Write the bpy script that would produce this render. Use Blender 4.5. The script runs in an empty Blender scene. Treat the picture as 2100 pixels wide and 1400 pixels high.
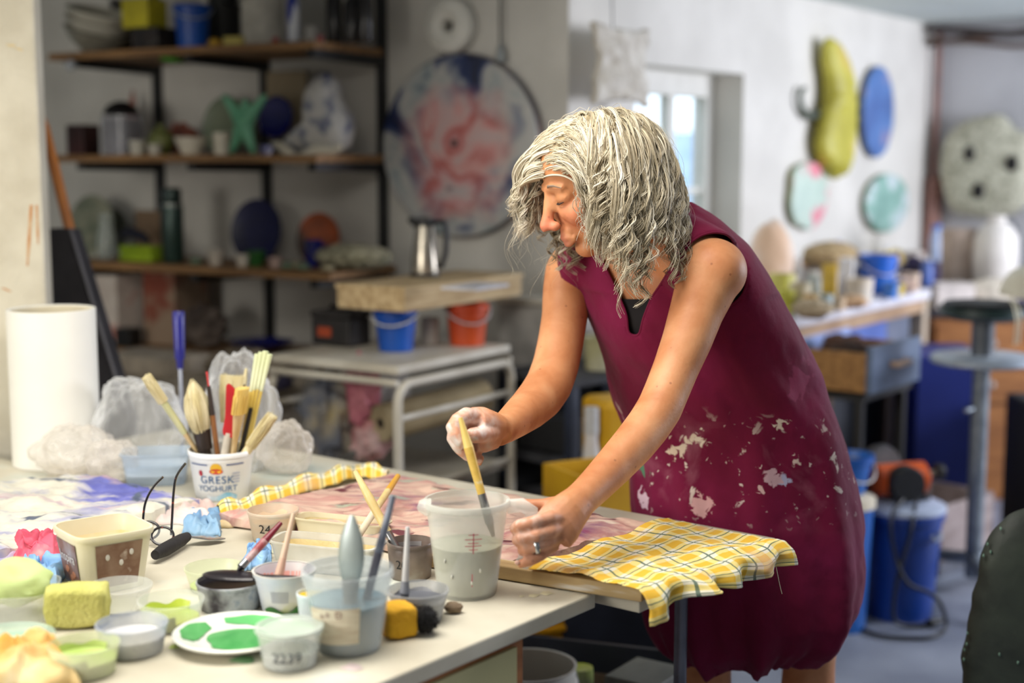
import bpy, bmesh, math, random
import numpy as np
from mathutils import Vector, Matrix, noise

random.seed(7)
SC = bpy.context.scene
COL = SC.collection
F = 2917.0                       # focal length in pixels of the 2100 x 1400 frame (50 mm on 36 mm)
PITCH = math.atan(375.0 / F)
CAMZ = 1.40
TZ = 0.74                        # work table height

# ---------------------------------------------------------------- camera
cd = bpy.data.cameras.new('camera')
cam = bpy.data.objects.new('camera', cd)
COL.objects.link(cam)
cam.location = (0, 0, CAMZ)
cam.rotation_euler = (math.pi / 2 - PITCH, 0, 0)
cd.sensor_width = 36.0
cd.lens = 50.0
cd.clip_start = 0.05
cd.dof.use_dof = True
cd.dof.focus_distance = 2.36
cd.dof.aperture_fstop = 1.7
SC.camera = cam

# ---------------------------------------------------------------- view, world, lamps
SC.view_settings.view_transform = 'Standard'
SC.view_settings.look = 'None'
SC.view_settings.exposure = 0.0
SC.view_settings.gamma = 1.0
SC.view_settings.use_curve_mapping = False
w = bpy.data.worlds.new('overcast_sky')
SC.world = w
w.use_nodes = True
bg = w.node_tree.nodes['Background']
bg.inputs[0].default_value = (0.72, 0.86, 1.0, 1)
bg.inputs[1].default_value = 2.3

def area(name, loc, target, size, sizey, power, color):
    l = bpy.data.lights.new(name, 'AREA')
    l.shape = 'RECTANGLE'
    l.size = size
    l.size_y = sizey
    l.energy = power
    l.color = color
    o = bpy.data.objects.new(name, l)
    COL.objects.link(o)
    o.location = loc
    o.rotation_euler = (Vector(target) - Vector(loc)).to_track_quat('-Z', 'Y').to_euler()
    return o

# added area lights for assumed sources out of view: warm on the camera's left, ceiling panel above the table, cool on the right
area('added_light_near', (-2.55, 0.6, 1.55), (-0.2, 2.4, 0.95), 1.4, 0.9, 54, (1.0, 0.95, 0.87))  # added area light; a window here is assumed, the wall has no opening
area('assumed_ceiling_light', (-0.35, 2.0, 2.035), (-0.35, 2.0, 0), 1.2, 0.6, 28, (1.0, 0.955, 0.88))  # added overhead light; the lamp is assumed, never in view
area('added_light_far', (4.2, 4.3, 1.5), (1.4, 5.6, 1.0), 1.4, 1.0, 118, (0.86, 0.89, 1.0))  # added cool area light; daylight from this side assumed, no opening built

# ---------------------------------------------------------------- projection helpers
_fw = Vector((0, math.cos(PITCH), -math.sin(PITCH)))
_up = Vector((0, math.sin(PITCH), math.cos(PITCH)))
_rt = Vector((1, 0, 0))
CAM = Vector((0, 0, CAMZ))

def ray(px, py):
    return _fw + _rt * ((px - 1050.0) / F) + _up * ((700.0 - py) / F)

def P(px, py, d):
    """place at distance d (metres along the room's depth) seen at a pixel"""
    r = ray(px, py)
    return CAM + r * (d / r.y)

def T(px, py, z=TZ):
    """place on the level z seen at a pixel"""
    r = ray(px, py)
    return CAM + r * ((z - CAMZ) / r.z)

def pix(p):
    q = Vector(p) - CAM
    k = q.dot(_fw)
    return 1050 + F * q.x / k, 700 - F * q.dot(_up) / k

def mpp(p):
    """metres per pixel at a place"""
    return (Vector(p) - CAM).dot(_fw) / F

# ---------------------------------------------------------------- materials
def lin(c):
    out = []
    for v in c[:3]:
        v = v / 255.0
        out.append(v / 12.92 if v <= 0.04045 else ((v + 0.055) / 1.055) ** 2.4)
    return (out[0], out[1], out[2], 1.0)

MATS = {}

def mat(name, c1, c2=None, c3=None, rough=0.6, scale=8.0, detail=4.0, metal=0.0, bump=0.0, bscale=None,
        alpha=None, stretch=(1, 1, 1), rot=(0, 0, 0), pos=(0.38, 0.62), spec=0.5, sss=0.0, emit=None, sheen=0.0, distort=0.0):
    if name in MATS:
        return MATS[name]
    m = bpy.data.materials.new(name)
    m.use_nodes = True
    nt = m.node_tree
    b = nt.nodes['Principled BSDF']
    b.inputs['Roughness'].default_value = rough
    b.inputs['Metallic'].default_value = metal
    b.inputs['Specular IOR Level'].default_value = spec
    if sheen:
        b.inputs['Sheen Weight'].default_value = sheen
    if sss:
        b.inputs['Subsurface Weight'].default_value = sss
        b.inputs['Subsurface Radius'].default_value = (0.012, 0.005, 0.003)
        b.inputs['Subsurface Scale'].default_value = 1.0
    tc = nt.nodes.new('ShaderNodeTexCoord')
    mp = nt.nodes.new('ShaderNodeMapping')
    mp.inputs['Scale'].default_value = stretch
    mp.inputs['Rotation'].default_value = rot
    nt.links.new(tc.outputs['Object'], mp.inputs[0])
    if c2 is None:
        c2 = tuple(max(0, v * 0.9) for v in c1)
    n = nt.nodes.new('ShaderNodeTexNoise')
    n.inputs['Scale'].default_value = scale
    n.inputs['Detail'].default_value = detail
    n.inputs['Distortion'].default_value = distort
    nt.links.new(mp.outputs[0], n.inputs['Vector'])
    r = nt.nodes.new('ShaderNodeValToRGB')
    r.color_ramp.elements[0].position = pos[0]
    r.color_ramp.elements[0].color = lin(c2)
    r.color_ramp.elements[1].position = pos[1]
    r.color_ramp.elements[1].color = lin(c1)
    if c3 is not None:
        e = r.color_ramp.elements.new(min(0.98, pos[1] + 0.10))
        e.color = lin(c3)
    nt.links.new(n.outputs['Fac'], r.inputs[0])
    nt.links.new(r.outputs[0], b.inputs['Base Color'])
    if bump:
        n2 = nt.nodes.new('ShaderNodeTexNoise')
        n2.inputs['Scale'].default_value = bscale or scale * 6
        n2.inputs['Detail'].default_value = 5
        nt.links.new(mp.outputs[0], n2.inputs['Vector'])
        bp = nt.nodes.new('ShaderNodeBump')
        bp.inputs['Strength'].default_value = bump
        bp.inputs['Distance'].default_value = 0.004
        nt.links.new(n2.outputs['Fac'], bp.inputs['Height'])
        nt.links.new(bp.outputs[0], b.inputs['Normal'])
    if emit:
        nt.links.new(r.outputs[0], b.inputs['Emission Color'])
        b.inputs['Emission Strength'].default_value = emit
    if alpha is not None:
        tr = nt.nodes.new('ShaderNodeBsdfTransparent')
        mx = nt.nodes.new('ShaderNodeMixShader')
        mx.inputs[0].default_value = alpha
        nt.links.new(tr.outputs[0], mx.inputs[1])
        nt.links.new(b.outputs[0], mx.inputs[2])
        nt.links.new(mx.outputs[0], nt.nodes['Material Output'].inputs[0])
    MATS[name] = m
    return m

def plain(c, rough=0.5, metal=0.0, alpha=None, spec=0.5):
    """a paint / plastic of one colour with slight mottling"""
    key = 'paint_%d_%d_%d_%d_%d_%s' % (c[0], c[1], c[2], int(rough * 100), int(metal * 10), alpha)
    return mat(key, c, tuple(v * 0.86 for v in c), rough=rough, scale=14, metal=metal, alpha=alpha, spec=spec)

# ---------------------------------------------------------------- mesh builder
class B:
    def __init__(s):
        s.v = []
        s.f = []

    def add(s, vs, fs):
        o = len(s.v)
        s.v += [Vector(x) for x in vs]
        s.f += [tuple(i + o for i in f) for f in fs]
        return s

    def box(s, c, size, rot=None, taper=1.0):
        hx, hy, hz = size[0] / 2, size[1] / 2, size[2] / 2
        vs = []
        for z in (-1, 1):
            k = taper if z < 0 else 1.0
            for x, y in ((-1, -1), (1, -1), (1, 1), (-1, 1)):
                p = Vector((x * hx * k, y * hy * k, z * hz))
                if rot is not None:
                    p = rot @ p
                vs.append(p + Vector(c))
        return s.add(vs, [(3, 2, 1, 0), (4, 5, 6, 7), (0, 1, 5, 4), (1, 2, 6, 5), (2, 3, 7, 6), (3, 0, 4, 7)])

    def lathe(s, prof, n=36, c=(0, 0, 0), sq=(1, 1), closed=False, wob=0.0, seed=0, pw=2.0):
        c = Vector(c)
        vs, fs = [], []
        k = len(prof)
        for i in range(n):
            a = 2 * math.pi * i / n
            ca, sa = math.cos(a), math.sin(a)
            if pw != 2.0:
                q = (abs(ca) ** pw + abs(sa) ** pw) ** (-1.0 / pw)
                ca, sa = ca * q, sa * q
            for j, (r, z) in enumerate(prof):
                rr = r
                if wob:
                    rr = r * (1 + wob * noise.noise(Vector((math.cos(a) * 1.3 + seed, math.sin(a) * 1.3, z * 6 + seed))))
                vs.append(c + Vector((rr * ca * sq[0], rr * sa * sq[1], z)))
        for i in range(n):
            i2 = (i + 1) % n
            for j in range(k - 1 if not closed else k):
                j2 = (j + 1) % k
                fs.append((i * k + j, i2 * k + j, i2 * k + j2, i * k + j2))
        return s.add(vs, fs)

    def tube(s, pts, rad, n=10, cap=True, up=None):
        """pts: path; rad: one radius, a list, or a list of (across, along-up) pairs"""
        pts = [Vector(p) for p in pts]
        m = len(pts)
        if not isinstance(rad, (list, tuple)):
            rad = [rad] * m
        vs, fs = [], []
        prev = Vector(up) if up is not None else None
        for i, p in enumerate(pts):
            t = (pts[min(i + 1, m - 1)] - pts[max(i - 1, 0)])
            t = t.normalized() if t.length > 1e-9 else Vector((0, 0, 1))
            if prev is None:
                prev = Vector((0, 0, 1)) if abs(t.z) < 0.9 else Vector((0, 1, 0))
            u = prev - t * prev.dot(t)
            if u.length < 1e-6:
                u = t.orthogonal()
            u.normalize()
            x = t.cross(u)
            if up is None:
                prev = u
            r = rad[i]
            ra, rb = r if isinstance(r, (list, tuple)) else (r, r)
            for k in range(n):
                a = 2 * math.pi * k / n
                vs.append(p + x * (ra * math.cos(a)) + u * (rb * math.sin(a)))
        for i in range(m - 1):
            for k in range(n):
                k2 = (k + 1) % n
                fs.append((i * n + k, i * n + k2, (i + 1) * n + k2, (i + 1) * n + k))
        if cap:
            fs.append(tuple(range(n - 1, -1, -1)))
            fs.append(tuple((m - 1) * n + k for k in range(n)))
        return s.add(vs, fs)

    def prism(s, poly, z0, z1, M=None):
        n = len(poly)
        vs = [Vector((x, y, z0)) for x, y in poly] + [Vector((x, y, z1)) for x, y in poly]
        if M is not None:
            vs = [M @ v for v in vs]
        fs = [tuple(range(n - 1, -1, -1)), tuple(range(n, 2 * n))]
        fs += [(i, (i + 1) % n, n + (i + 1) % n, n + i) for i in range(n)]
        return s.add(vs, fs)

    def grid(s, fn, nu, nv):
        vs = [fn(i / nu, j / nv) for i in range(nu + 1) for j in range(nv + 1)]
        fs = [(i * (nv + 1) + j, (i + 1) * (nv + 1) + j, (i + 1) * (nv + 1) + j + 1, i * (nv + 1) + j + 1)
              for i in range(nu) for j in range(nv)]
        return s.add(vs, fs)

    def ball(s, c, r, n=16, m=10, amp=0.0, fr=3.0, seed=0.0, rot=None):
        c = Vector(c)
        if not isinstance(r, (list, tuple)):
            r = (r, r, r)
        vs = []
        for j in range(m + 1):
            th = math.pi * j / m
            for i in range(n):
                ph = 2 * math.pi * i / n
                d = Vector((math.sin(th) * math.cos(ph), math.sin(th) * math.sin(ph), math.cos(th)))
                k = 1.0 + (amp * noise.noise(d * fr + Vector((seed, seed * 1.7, -seed))) if amp else 0)
                q = Vector((d.x * r[0] * k, d.y * r[1] * k, d.z * r[2] * k))
                if rot is not None:
                    q = rot @ q
                vs.append(c + q)
        fs = [(j * n + i, (j + 1) * n + i, (j + 1) * n + (i + 1) % n, j * n + (i + 1) % n) for j in range(m) for i in range(n)]
        return s.add(vs, fs)

    def disc(s, c, r, n=32, sq=(1, 1), M=None):
        c = Vector(c)
        vs = [c] + [c + Vector((r * math.cos(2 * math.pi * i / n) * sq[0], r * math.sin(2 * math.pi * i / n) * sq[1], 0)) for i in range(n)]
        return s.add(vs, [(0, 1 + i, 1 + (i + 1) % n) for i in range(n)])

    def shift(s, o):
        o = Vector(o)
        s.v = [v - o for v in s.v]
        return s

    def xf(s, M):
        s.v = [M @ v for v in s.v]
        return s

    def build(s, name, material, parent=None, smooth=True, bevel=0.0, solid=0.0, sub=0, loc=None, rotz=None, auto=40, weld=True):
        me = bpy.data.meshes.new(name)
        me.from_pydata([tuple(v) for v in s.v], [], s.f)
        bm = bmesh.new()
        bm.from_mesh(me)
        if weld:
            bmesh.ops.remove_doubles(bm, verts=bm.verts, dist=1e-6)
        bmesh.ops.recalc_face_normals(bm, faces=bm.faces)
        if smooth:
            lim = math.radians(auto)
            for f in bm.faces:
                f.smooth = True
            for e in bm.edges:
                if len(e.link_faces) == 2 and e.calc_face_angle(0) > lim:
                    e.smooth = False
        bm.to_mesh(me)
        bm.free()
        me.update()
        o = bpy.data.objects.new(name, me)
        COL.objects.link(o)
        me.materials.append(material)
        if loc is not None:
            o.location = loc
        if rotz is not None:
            o.rotation_euler = (0, 0, rotz)
        if parent is not None:
            o.parent = parent
        if sub:
            md = o.modifiers.new('sub', 'SUBSURF')
            md.levels = md.render_levels = sub
        if solid:
            md = o.modifiers.new('solid', 'SOLIDIFY')
            md.thickness = solid
            md.offset = 0
        if bevel:
            md = o.modifiers.new('bevel', 'BEVEL')
            md.width = bevel
            md.segments = 2
            md.limit_method = 'ANGLE'
        return o

def tag(o, label=None, cat=None, group=None, kind=None):
    if label:
        o['label'] = label
    if cat:
        o['category'] = cat
    if group:
        o['group'] = group
    if kind:
        o['kind'] = kind
    return o

def thing(name, label, cat, loc=(0, 0, 0), rotz=0.0, group=None):
    o = bpy.data.objects.new(name, None)
    COL.objects.link(o)
    o.empty_display_size = 0.05
    o.location = loc
    o.rotation_euler = (0, 0, rotz)
    return tag(o, label, cat, group)

def axis_thing(name, label, cat, a, b, group=None, roll=0.0):
    """an Empty at a whose local +Z points to b; returns it and the length"""
    o = thing(name, label, cat, a, 0, group)
    d = Vector(b) - Vector(a)
    q = d.to_track_quat('Z', 'Y').to_matrix() @ Matrix.Rotation(roll, 3, 'Z')
    o.rotation_euler = q.to_euler()
    return o, d.length

def struct(o):
    o['kind'] = 'structure'
    return o

def basis(ux, uy, o=(0, 0, 0)):
    """matrix with local x along ux, y along uy, z = up-ish cross"""
    ux = Vector(ux).normalized()
    uy = Vector(uy)
    uy = (uy - ux * uy.dot(ux)).normalized()
    uz = ux.cross(uy)
    M = Matrix.Identity(4)
    for i in range(3):
        M[i][0], M[i][1], M[i][2], M[i][3] = ux[i], uy[i], uz[i], o[i]
    return M

def text_verts(s, size, spacing=1.0):
    """flat lettering: vertices and faces in the xy plane, centred"""
    c = bpy.data.curves.new('lettering', 'FONT')
    c.body = s
    c.size = size
    c.space_character = spacing
    c.align_x = 'CENTER'
    c.align_y = 'CENTER'
    c.fill_mode = 'FRONT'
    o = bpy.data.objects.new('lettering', c)
    COL.objects.link(o)
    dg = bpy.context.evaluated_depsgraph_get()
    me = bpy.data.meshes.new_from_object(o.evaluated_get(dg))
    vs = [v.co.copy() for v in me.vertices]
    fs = [tuple(p.vertices) for p in me.polygons]
    bpy.data.objects.remove(o)
    bpy.data.curves.remove(c)
    bpy.data.meshes.remove(me)
    return vs, fs

def text_on_cyl(s, size, r, z, ang, material, parent, slope=0.0, spacing=1.0, bold=0.0, name='lettering'):
    """lettering wrapped on an upright round wall; ang = direction it faces"""
    vs, fs = text_verts(s, size, spacing)
    out = []
    for v in vs:
        rr = r + slope * v.y + 0.0006
        a = ang + v.x / r
        out.append(Vector((rr * math.cos(a), rr * math.sin(a), z + v.y)))
    return B().add(out, fs).build(name, material, parent, smooth=False)

def fbm(p, o=4):
    return noise.fractal(Vector(p), 0.9, 2.1, o, noise_basis='PERLIN_ORIGINAL')

def smooth_path(pts, k=6):
    pts = [Vector(p) for p in pts]
    out = []
    n = len(pts)
    for i in range(n - 1):
        p0, p1, p2, p3 = pts[max(i - 1, 0)], pts[i], pts[i + 1], pts[min(i + 2, n - 1)]
        for j in range(k):
            s = j / k
            out.append(0.5 * ((2 * p1) + (p2 - p0) * s + (2 * p0 - 5 * p1 + 4 * p2 - p3) * s * s + (3 * p1 - p0 - 3 * p2 + p3) * s ** 3))
    out.append(pts[-1])
    return out
# ================================================================= the room
SL = Vector((-1.675, 5.2, 0))                 # shelf front line, left and right
SR = Vector((-0.409, 4.5, 0))
WD = (SR - SL).normalized()                   # along the shelf wall
WN = Vector((-WD.y, WD.x, 0))                 # into that wall
SHD = 0.42                                    # shelf depth

def on_line(px, p0, d):
    """place on the vertical plane through p0 along d seen in pixel column px (at eye level)"""
    k = (px - 1050.0) * math.cos(PITCH) / F
    t = (k * p0.y - p0.x) / (d.x - k * d.y)
    return p0 + d * t

def on_plane(px, py, p0, n):
    r = ray(px, py)
    t = (Vector(p0) - CAM).dot(n) / r.dot(n)
    return CAM + r * t

WL0 = SR + WN * 0.36
SL = SL - WN * (SHD - 0.36)
SR = SR - WN * (SHD - 0.36)
C0 = on_line(1165, WL0, WD)
UD = Vector((0.588, 0.809, 0)).normalized()   # along the window wall, away from us
UN = Vector((UD.y, -UD.x, 0))                 # its room side
C1 = on_line(1905, C0, UD)
CEIL = 2.06
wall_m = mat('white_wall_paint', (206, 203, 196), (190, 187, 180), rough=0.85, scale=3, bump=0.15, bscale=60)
wallr_m = mat('lit_white_wall_paint', (226, 222, 214), (212, 208, 200), rough=0.85, scale=3, bump=0.12, bscale=60)  # same white paint as wall_m, the brighter light put into its colour

def vwall(name, a, b, z0, z1, out, th, m):
    """upright slab from a to b, its room face on the line, thickness towards out"""
    bb = B()
    o = Vector(out) * th
    vs = [a, b, b + o, a + o]
    bb.add([Vector((v.x, v.y, z0)) for v in vs] + [Vector((v.x, v.y, z1)) for v in vs],
           [(3, 2, 1, 0), (4, 5, 6, 7), (0, 1, 5, 4), (1, 2, 6, 5), (2, 3, 7, 6), (3, 0, 4, 7)])
    return bb

LW = WL0 - WD * 2.9
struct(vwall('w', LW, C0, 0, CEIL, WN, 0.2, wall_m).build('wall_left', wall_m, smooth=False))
# window wall with an opening
S0 = (on_line(1300, C0, UD) - C0).length
S1 = (on_line(1522, C0, UD) - C0).length
WZ0, WZ1 = 0.98, P(1522, 152, (C0 + UD * S1).y).z
wb = B()
LEN = (C1 - C0).length
for (a, b, z0, z1) in ((0, S0, 0, CEIL), (S1, LEN, 0, CEIL), (S0, S1, 0, WZ0), (S0, S1, WZ1, CEIL)):
    q = vwall('x', C0 + UD * a, C0 + UD * b, z0, z1, -UN, 0.2, None)
    wb.add(q.v, q.f)
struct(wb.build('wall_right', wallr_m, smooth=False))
FD = Vector((UN.x, UN.y, 0))
C2 = C1 + FD * 3.2
backm = mat('grey_back_wall', (196, 196, 200), (178, 178, 182), rough=0.9, scale=2)
struct(vwall('w', C1, C2, 0, CEIL, UD, 0.2, None).build('wall_back', backm, smooth=False))
# window: white timber casement set deep in the opening
win = thing('window_1', 'white timber casement window in the pale wall', 'window', C0 + UD * S0 - UN * 0.16 + Vector((0, 0, WZ0)))
del win['label'], win['category']
struct(win)
win.rotation_euler = (0, 0, math.atan2(UD.y, UD.x))
WW, WH = S1 - S0, WZ1 - WZ0
whitem = mat('white_gloss_paint', (236, 234, 226), (222, 220, 212), rough=0.45, scale=5)
fr = B()
fw = 0.055
for c, s in (((fw / 2, 0, WH / 2), (fw, 0.06, WH)), ((WW - fw / 2, 0, WH / 2), (fw, 0.06, WH)),
             ((WW / 2, 0, fw / 2), (WW - 2 * fw, 0.06, fw)), ((WW / 2, 0, WH - fw * 0.8), (WW - 2 * fw, 0.06, fw * 1.6))):
    fr.box(c, s)
fr.build('window_frame', whitem, win, smooth=False, bevel=0.004)
mu = B()
for fx in (0.27, 0.62):
    mu.box((WW * fx, 0.0, WH / 2), (0.034 if fx < .3 else 0.045, 0.045, WH - 2 * fw))
mu.build('mullion', whitem, win, smooth=False, bevel=0.003)
gb = B()
for fz in (0.40,):
    gb.box((WW / 2, 0.0, WH * fz), (WW - 2 * fw, 0.03, 0.022))
gb.build('glazing_bar', whitem, win, smooth=False, bevel=0.003)
glass_m = mat('window_glass', (235, 245, 250), rough=0.03, alpha=0.06)
for k, (x0, x1) in enumerate(((fw, WW * .27 - .017), (WW * .27 + .017, WW * .62 - .022), (WW * .62 + .022, WW - fw))):
    for z0, z1 in ((fw, WH * .4 - .011), (WH * .4 + .011, WH - fw * 1.6)):
        B().box(((x0 + x1) / 2, 0.0, (z0 + z1) / 2), (x1 - x0, 0.004, z1 - z0)).build('pane', glass_m, win, smooth=False)
B().box((WW / 2, -0.085, -0.012), (WW - .004, 0.13, 0.024)).build('window_sill', whitem, win, smooth=False, bevel=0.004)
wm = (C0 + UD * ((S0 + S1) / 2))

# what stands outside the window: a pale rendered house with a slate roof, a clipped hedge
hc = wm + Vector((0.9, 6.5, 0))
hs = thing('neighbouring_house', 'pale neighbouring house with blue grey roof seen through the window', 'house', (hc.x, hc.y, -1.3), 0.1)
B().box((0, 0, 0.95), (7.0, 2.5, 1.9)).build('house_wall', mat('pale_render', (206, 222, 226), (190, 208, 214), rough=0.9, scale=1), hs, smooth=False)
B().prism([(-1.5, 0), (1.5, 0), (0.0, 1.0)], -3.7, 3.7, Matrix.Translation((0, 0, 1.92)) @ Matrix(((0, 0, 1, 0), (1, 0, 0, 0), (0, 1, 0, 0), (0, 0, 0, 1)))).build('roof', mat('blue_slate', (170, 190, 210), (150, 174, 200), rough=0.6, scale=6), hs, smooth=False)
hg = B()
hc2 = wm + Vector((0.5, 3.0, 0))
hg.box((0, 0, 0.6), (4.0, 0.5, 1.2))
hg = hg.build('garden_hedge', mat('hedge_leaf', (150, 182, 150), (96, 134, 92), rough=0.9, scale=20, bump=0.8, bscale=60), None, smooth=False, bevel=0.06, loc=(hc2.x, hc2.y, -0.4))
tag(hg, 'soft green clipped hedge outside below the window', 'hedge')

# ceiling, floor
ceil_m = mat('ceiling_paint', (214, 222, 220), (202, 210, 208), rough=0.9, scale=2)
poly = [(-4.2, -1.2), (4.9, -1.2), (C2.x, C2.y), (C1.x, C1.y), (C0.x, C0.y), (LW.x, LW.y), (-4.2, LW.y)]
struct(B().prism(poly, CEIL, CEIL + 0.1).build('ceiling', ceil_m, smooth=False))
floor_m = mat('painted_concrete', (150, 156, 170), (118, 124, 140), c3=(170, 172, 180), rough=0.5, scale=2.4, detail=8, bump=0.1, bscale=30)
poly2 = [(-4.2, -1.2), (4.9, -1.2), (C2.x + .1, C2.y + .2), (C1.x + .1, C1.y + .2), (C0.x, C0.y + .2), (LW.x, LW.y + .2), (-4.2, LW.y)]
struct(B().prism(poly2, -0.1, 0).build('floor', floor_m, smooth=False))
struct(B().box((0, 12, -0.55), (40, 40, 0.2)).build('ground_outside', mat('garden_ground', (150, 160, 140), (120, 132, 110), rough=1.0), smooth=False))
for nm, a_, b_, o_ in (('wall_near', Vector((-4.2, -1.2, 0)), Vector((4.9, -1.2, 0)), (0, -1, 0)), ('wall_side_left', Vector((-3.0, -1.2, 0)), Vector((-3.0, LW.y, 0)), (-1, 0, 0)), ('wall_side_right', Vector((4.75, -1.2, 0)), Vector((4.75, C2.y + .3, 0)), (1, 0, 0))):
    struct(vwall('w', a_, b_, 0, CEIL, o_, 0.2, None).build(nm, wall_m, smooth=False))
# assumed lamp panel over the table, added out of view with its light
lp = thing('assumed_ceiling_lamp', 'assumed flat white ceiling lamp panel above the work table', 'lamp', (-0.35, 2.0, CEIL))
B().box((0, 0, -0.008), (1.3, 0.7, 0.016)).build('assumed_lamp_housing', whitem, lp, smooth=False, bevel=0.003)

# left pillar
PIL = 3.25
px1 = P(96, 620, PIL)
pm = mat('flaking_white_pillar', (214, 207, 188), (198, 190, 170), rough=0.85, scale=7, bump=0.9, bscale=40)
nt = pm.node_tree
# rust coloured drips
pa = math.atan2(px1.x, PIL) + .045
PR = Matrix.Rotation(-pa, 3, 'Z')
struct(B().box((-0.24, 0.16, CEIL / 2), (0.48, 0.32, CEIL)).build('pillar', pm, smooth=False, bevel=0.008, loc=(px1.x, PIL, 0), rotz=-pa))
PNRM = PR @ Vector((0, -1, 0))
def onpil(px, py):
    return on_plane(px, py, Vector((px1.x, PIL, 0)) + PNRM * .001, PNRM) - Vector((px1.x, PIL, 0))
rust = mat('rust_drip', (196, 140, 90), (206, 170, 130), rough=0.9, scale=30)
pil = bpy.data.objects['pillar']
for (x0, y0, x1_, y1, wd) in ((64, 420, 56, 545, 9), (75, 420, 78, 500, 6), (20, 90, 26, 96, 22), (34, 98, 45, 104, 16), (5, 590, 22, 598, 10)):
    a, b = onpil(x0, y0), onpil(x1_, y1)
    s = PIL / F
    bb = B()
    N = 8
    vs = []
    for i in range(N + 1):
        t = i / N
        c = a.lerp(b, t)
        hw = wd * s * (0.5 if t < .8 else .3) * (0.6 + 0.5 * abs(noise.noise(Vector((i * .7, x0, 0)))))
        vs += [PR.transposed() @ (c + PR @ Vector((-hw, 0, 0))), PR.transposed() @ (c + PR @ Vector((hw, 0, 0)))]
    bb.add(vs, [(2 * i, 2 * i + 1, 2 * i + 3, 2 * i + 2) for i in range(N)])
    bb.build('drip_stain', rust if wd < 15 else mat('bare_cream_patch', (224, 204, 160), rough=.9), pil, smooth=False)

# pipes in the far corner, cable bundle below the ceiling
pipe_m = mat('copper_brown_pipe', (140, 96, 82), (112, 74, 62), rough=0.5, scale=8)
cpt = C1 + UN * 0.05 - UD * 0.06
o = thing('heating_pipe', 'reddish brown pipe running down the far corner of the wall', 'pipe', (cpt.x, cpt.y, 0))
B().tube([(0, 0, 0.0), (0, 0, 2.04)], 0.016, 12).build('pipe_run', pipe_m, o)
B().box((0, 0, 1.0), (0.07, 0.05, 0.62)).build('pipe_cover', pipe_m, o, smooth=False, bevel=0.01)
a = C1 - UD * 0.14 + UN * 0.02
o = thing('cable_bundle', 'sagging brown cable bundle along the far ceiling edge', 'cable', (a.x, a.y, CEIL - 0.06))
for k in range(4):
    pts = []
    for i in range(14):
        t = i / 13
        q = UN * (2.6 * t) + UD * (0.02 * k - 0.02)
        pts.append((q.x, q.y, 0.0 - 0.018 * k - 0.05 * math.sin(t * 9 + k) ** 2 + .03))
    B().tube(pts, 0.012 + 0.006 * (k == 0), 8).build('cable', mat('brown_cable%d' % (k % 2), (96, 74, 62) if k % 2 else (62, 52, 50), rough=.6), o)
# ================================================================= shelf wall
wood_m = mat('oiled_shelf_wood', (150, 112, 70), (112, 80, 48), rough=0.6, scale=5, stretch=(1, 14, 14), detail=6)
black_m = mat('black_powder_coat', (22, 22, 24), (14, 14, 16), rough=0.5)

def lvl(px, py):
    return on_plane(px, py, SR, WN).z

Z_TOP, Z_MID, Z_BOT, Z_LOW = lvl(700, 88), lvl(700, 325), lvl(640, 566), lvl(520, 745)
SANG = math.atan2(WD.y, WD.x)

def sh(px, z, inset=0.12):
    inset += .03
    p = on_line(px, SL + WN * inset, WD)
    return Vector((p.x, p.y, z + 0.0125))

xa, xb = on_line(106, SL, WD), on_line(792, SL, WD)
for nm, z, lab, e in (('shelf_board', Z_TOP, 'top wooden wall shelf, holding bowls, a blue bucket and bottles', 792),
                      ('shelf_board', Z_MID, 'middle wooden wall shelf, holding the teal starfish', 792),
                      ('shelf_board', Z_BOT, 'wooden wall shelf holding the dark green flask and blue plate', 815),
                      ('shelf_board', Z_LOW, 'lowest wooden wall shelf, under a cobalt bowl', 792)):
    b_ = on_line(e - 7, WL0, WD) + WD * .03
    L = (b_ - xa).dot(WD)
    o = B().box((L / 2, SHD / 2 - .018, 0), (L, SHD - .04, 0.025)).build(nm, wood_m, smooth=False, bevel=0.002, loc=(xa.x, xa.y, z), rotz=SANG)
    tag(o, lab, 'shelf', 'wall shelves')

for px, lab in ((327, 'black shelf upright with brackets, by the clear jar with black lid'),
                (546, 'black shelf upright with brackets behind the starfish'),
                (785, 'black shelf upright with brackets next to the large painted disc')):
    wp = on_line(px, WL0 - WN * 0.016, WD)
    u = thing('shelf_upright', lab, 'shelf bracket', (wp.x, wp.y, 0), SANG, 'black shelf uprights')
    B().box((0, 0, 1.0), (0.028, 0.03, 2.0)).build('upright_post', black_m, u, smooth=False, bevel=0.002)
    for z in (Z_TOP, Z_MID, Z_BOT, Z_LOW):
        B().prism([(-0.40, -0.026), (0, -0.034), (0, 0), (-0.40, 0)], -0.016, 0.016,
                  Matrix.Translation((0, 0, z - 0.0135)) @ Matrix(((0, 0, 1, 0), (1, 0, 0, 0), (0, 1, 0, 0), (0, 0, 0, 1)))).build('bracket', black_m, u, smooth=False)

def cupb(r0, r1, h, th=0.004):
    return [(0.0001, 0.0), (r0, 0.0), (r1, h), (r1 - th, h), (r0 - th, th), (0.0001, th)]

def cup(name, label, p, r0, r1, h, m, cat='cup', n=24, th=0.004, inner=None, lvlf=0.7, group=None):
    t = thing(name, label, cat, p, 0, group)
    B().lathe(cupb(r0, r1, h, th), n).build('cup_body', m, t)
    if inner is not None:
        zz = h * lvlf
        B().disc((0, 0, zz), (r0 + (r1 - r0) * lvlf) - th * 1.02, n).build('contents', inner, t)
    return t

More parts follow.
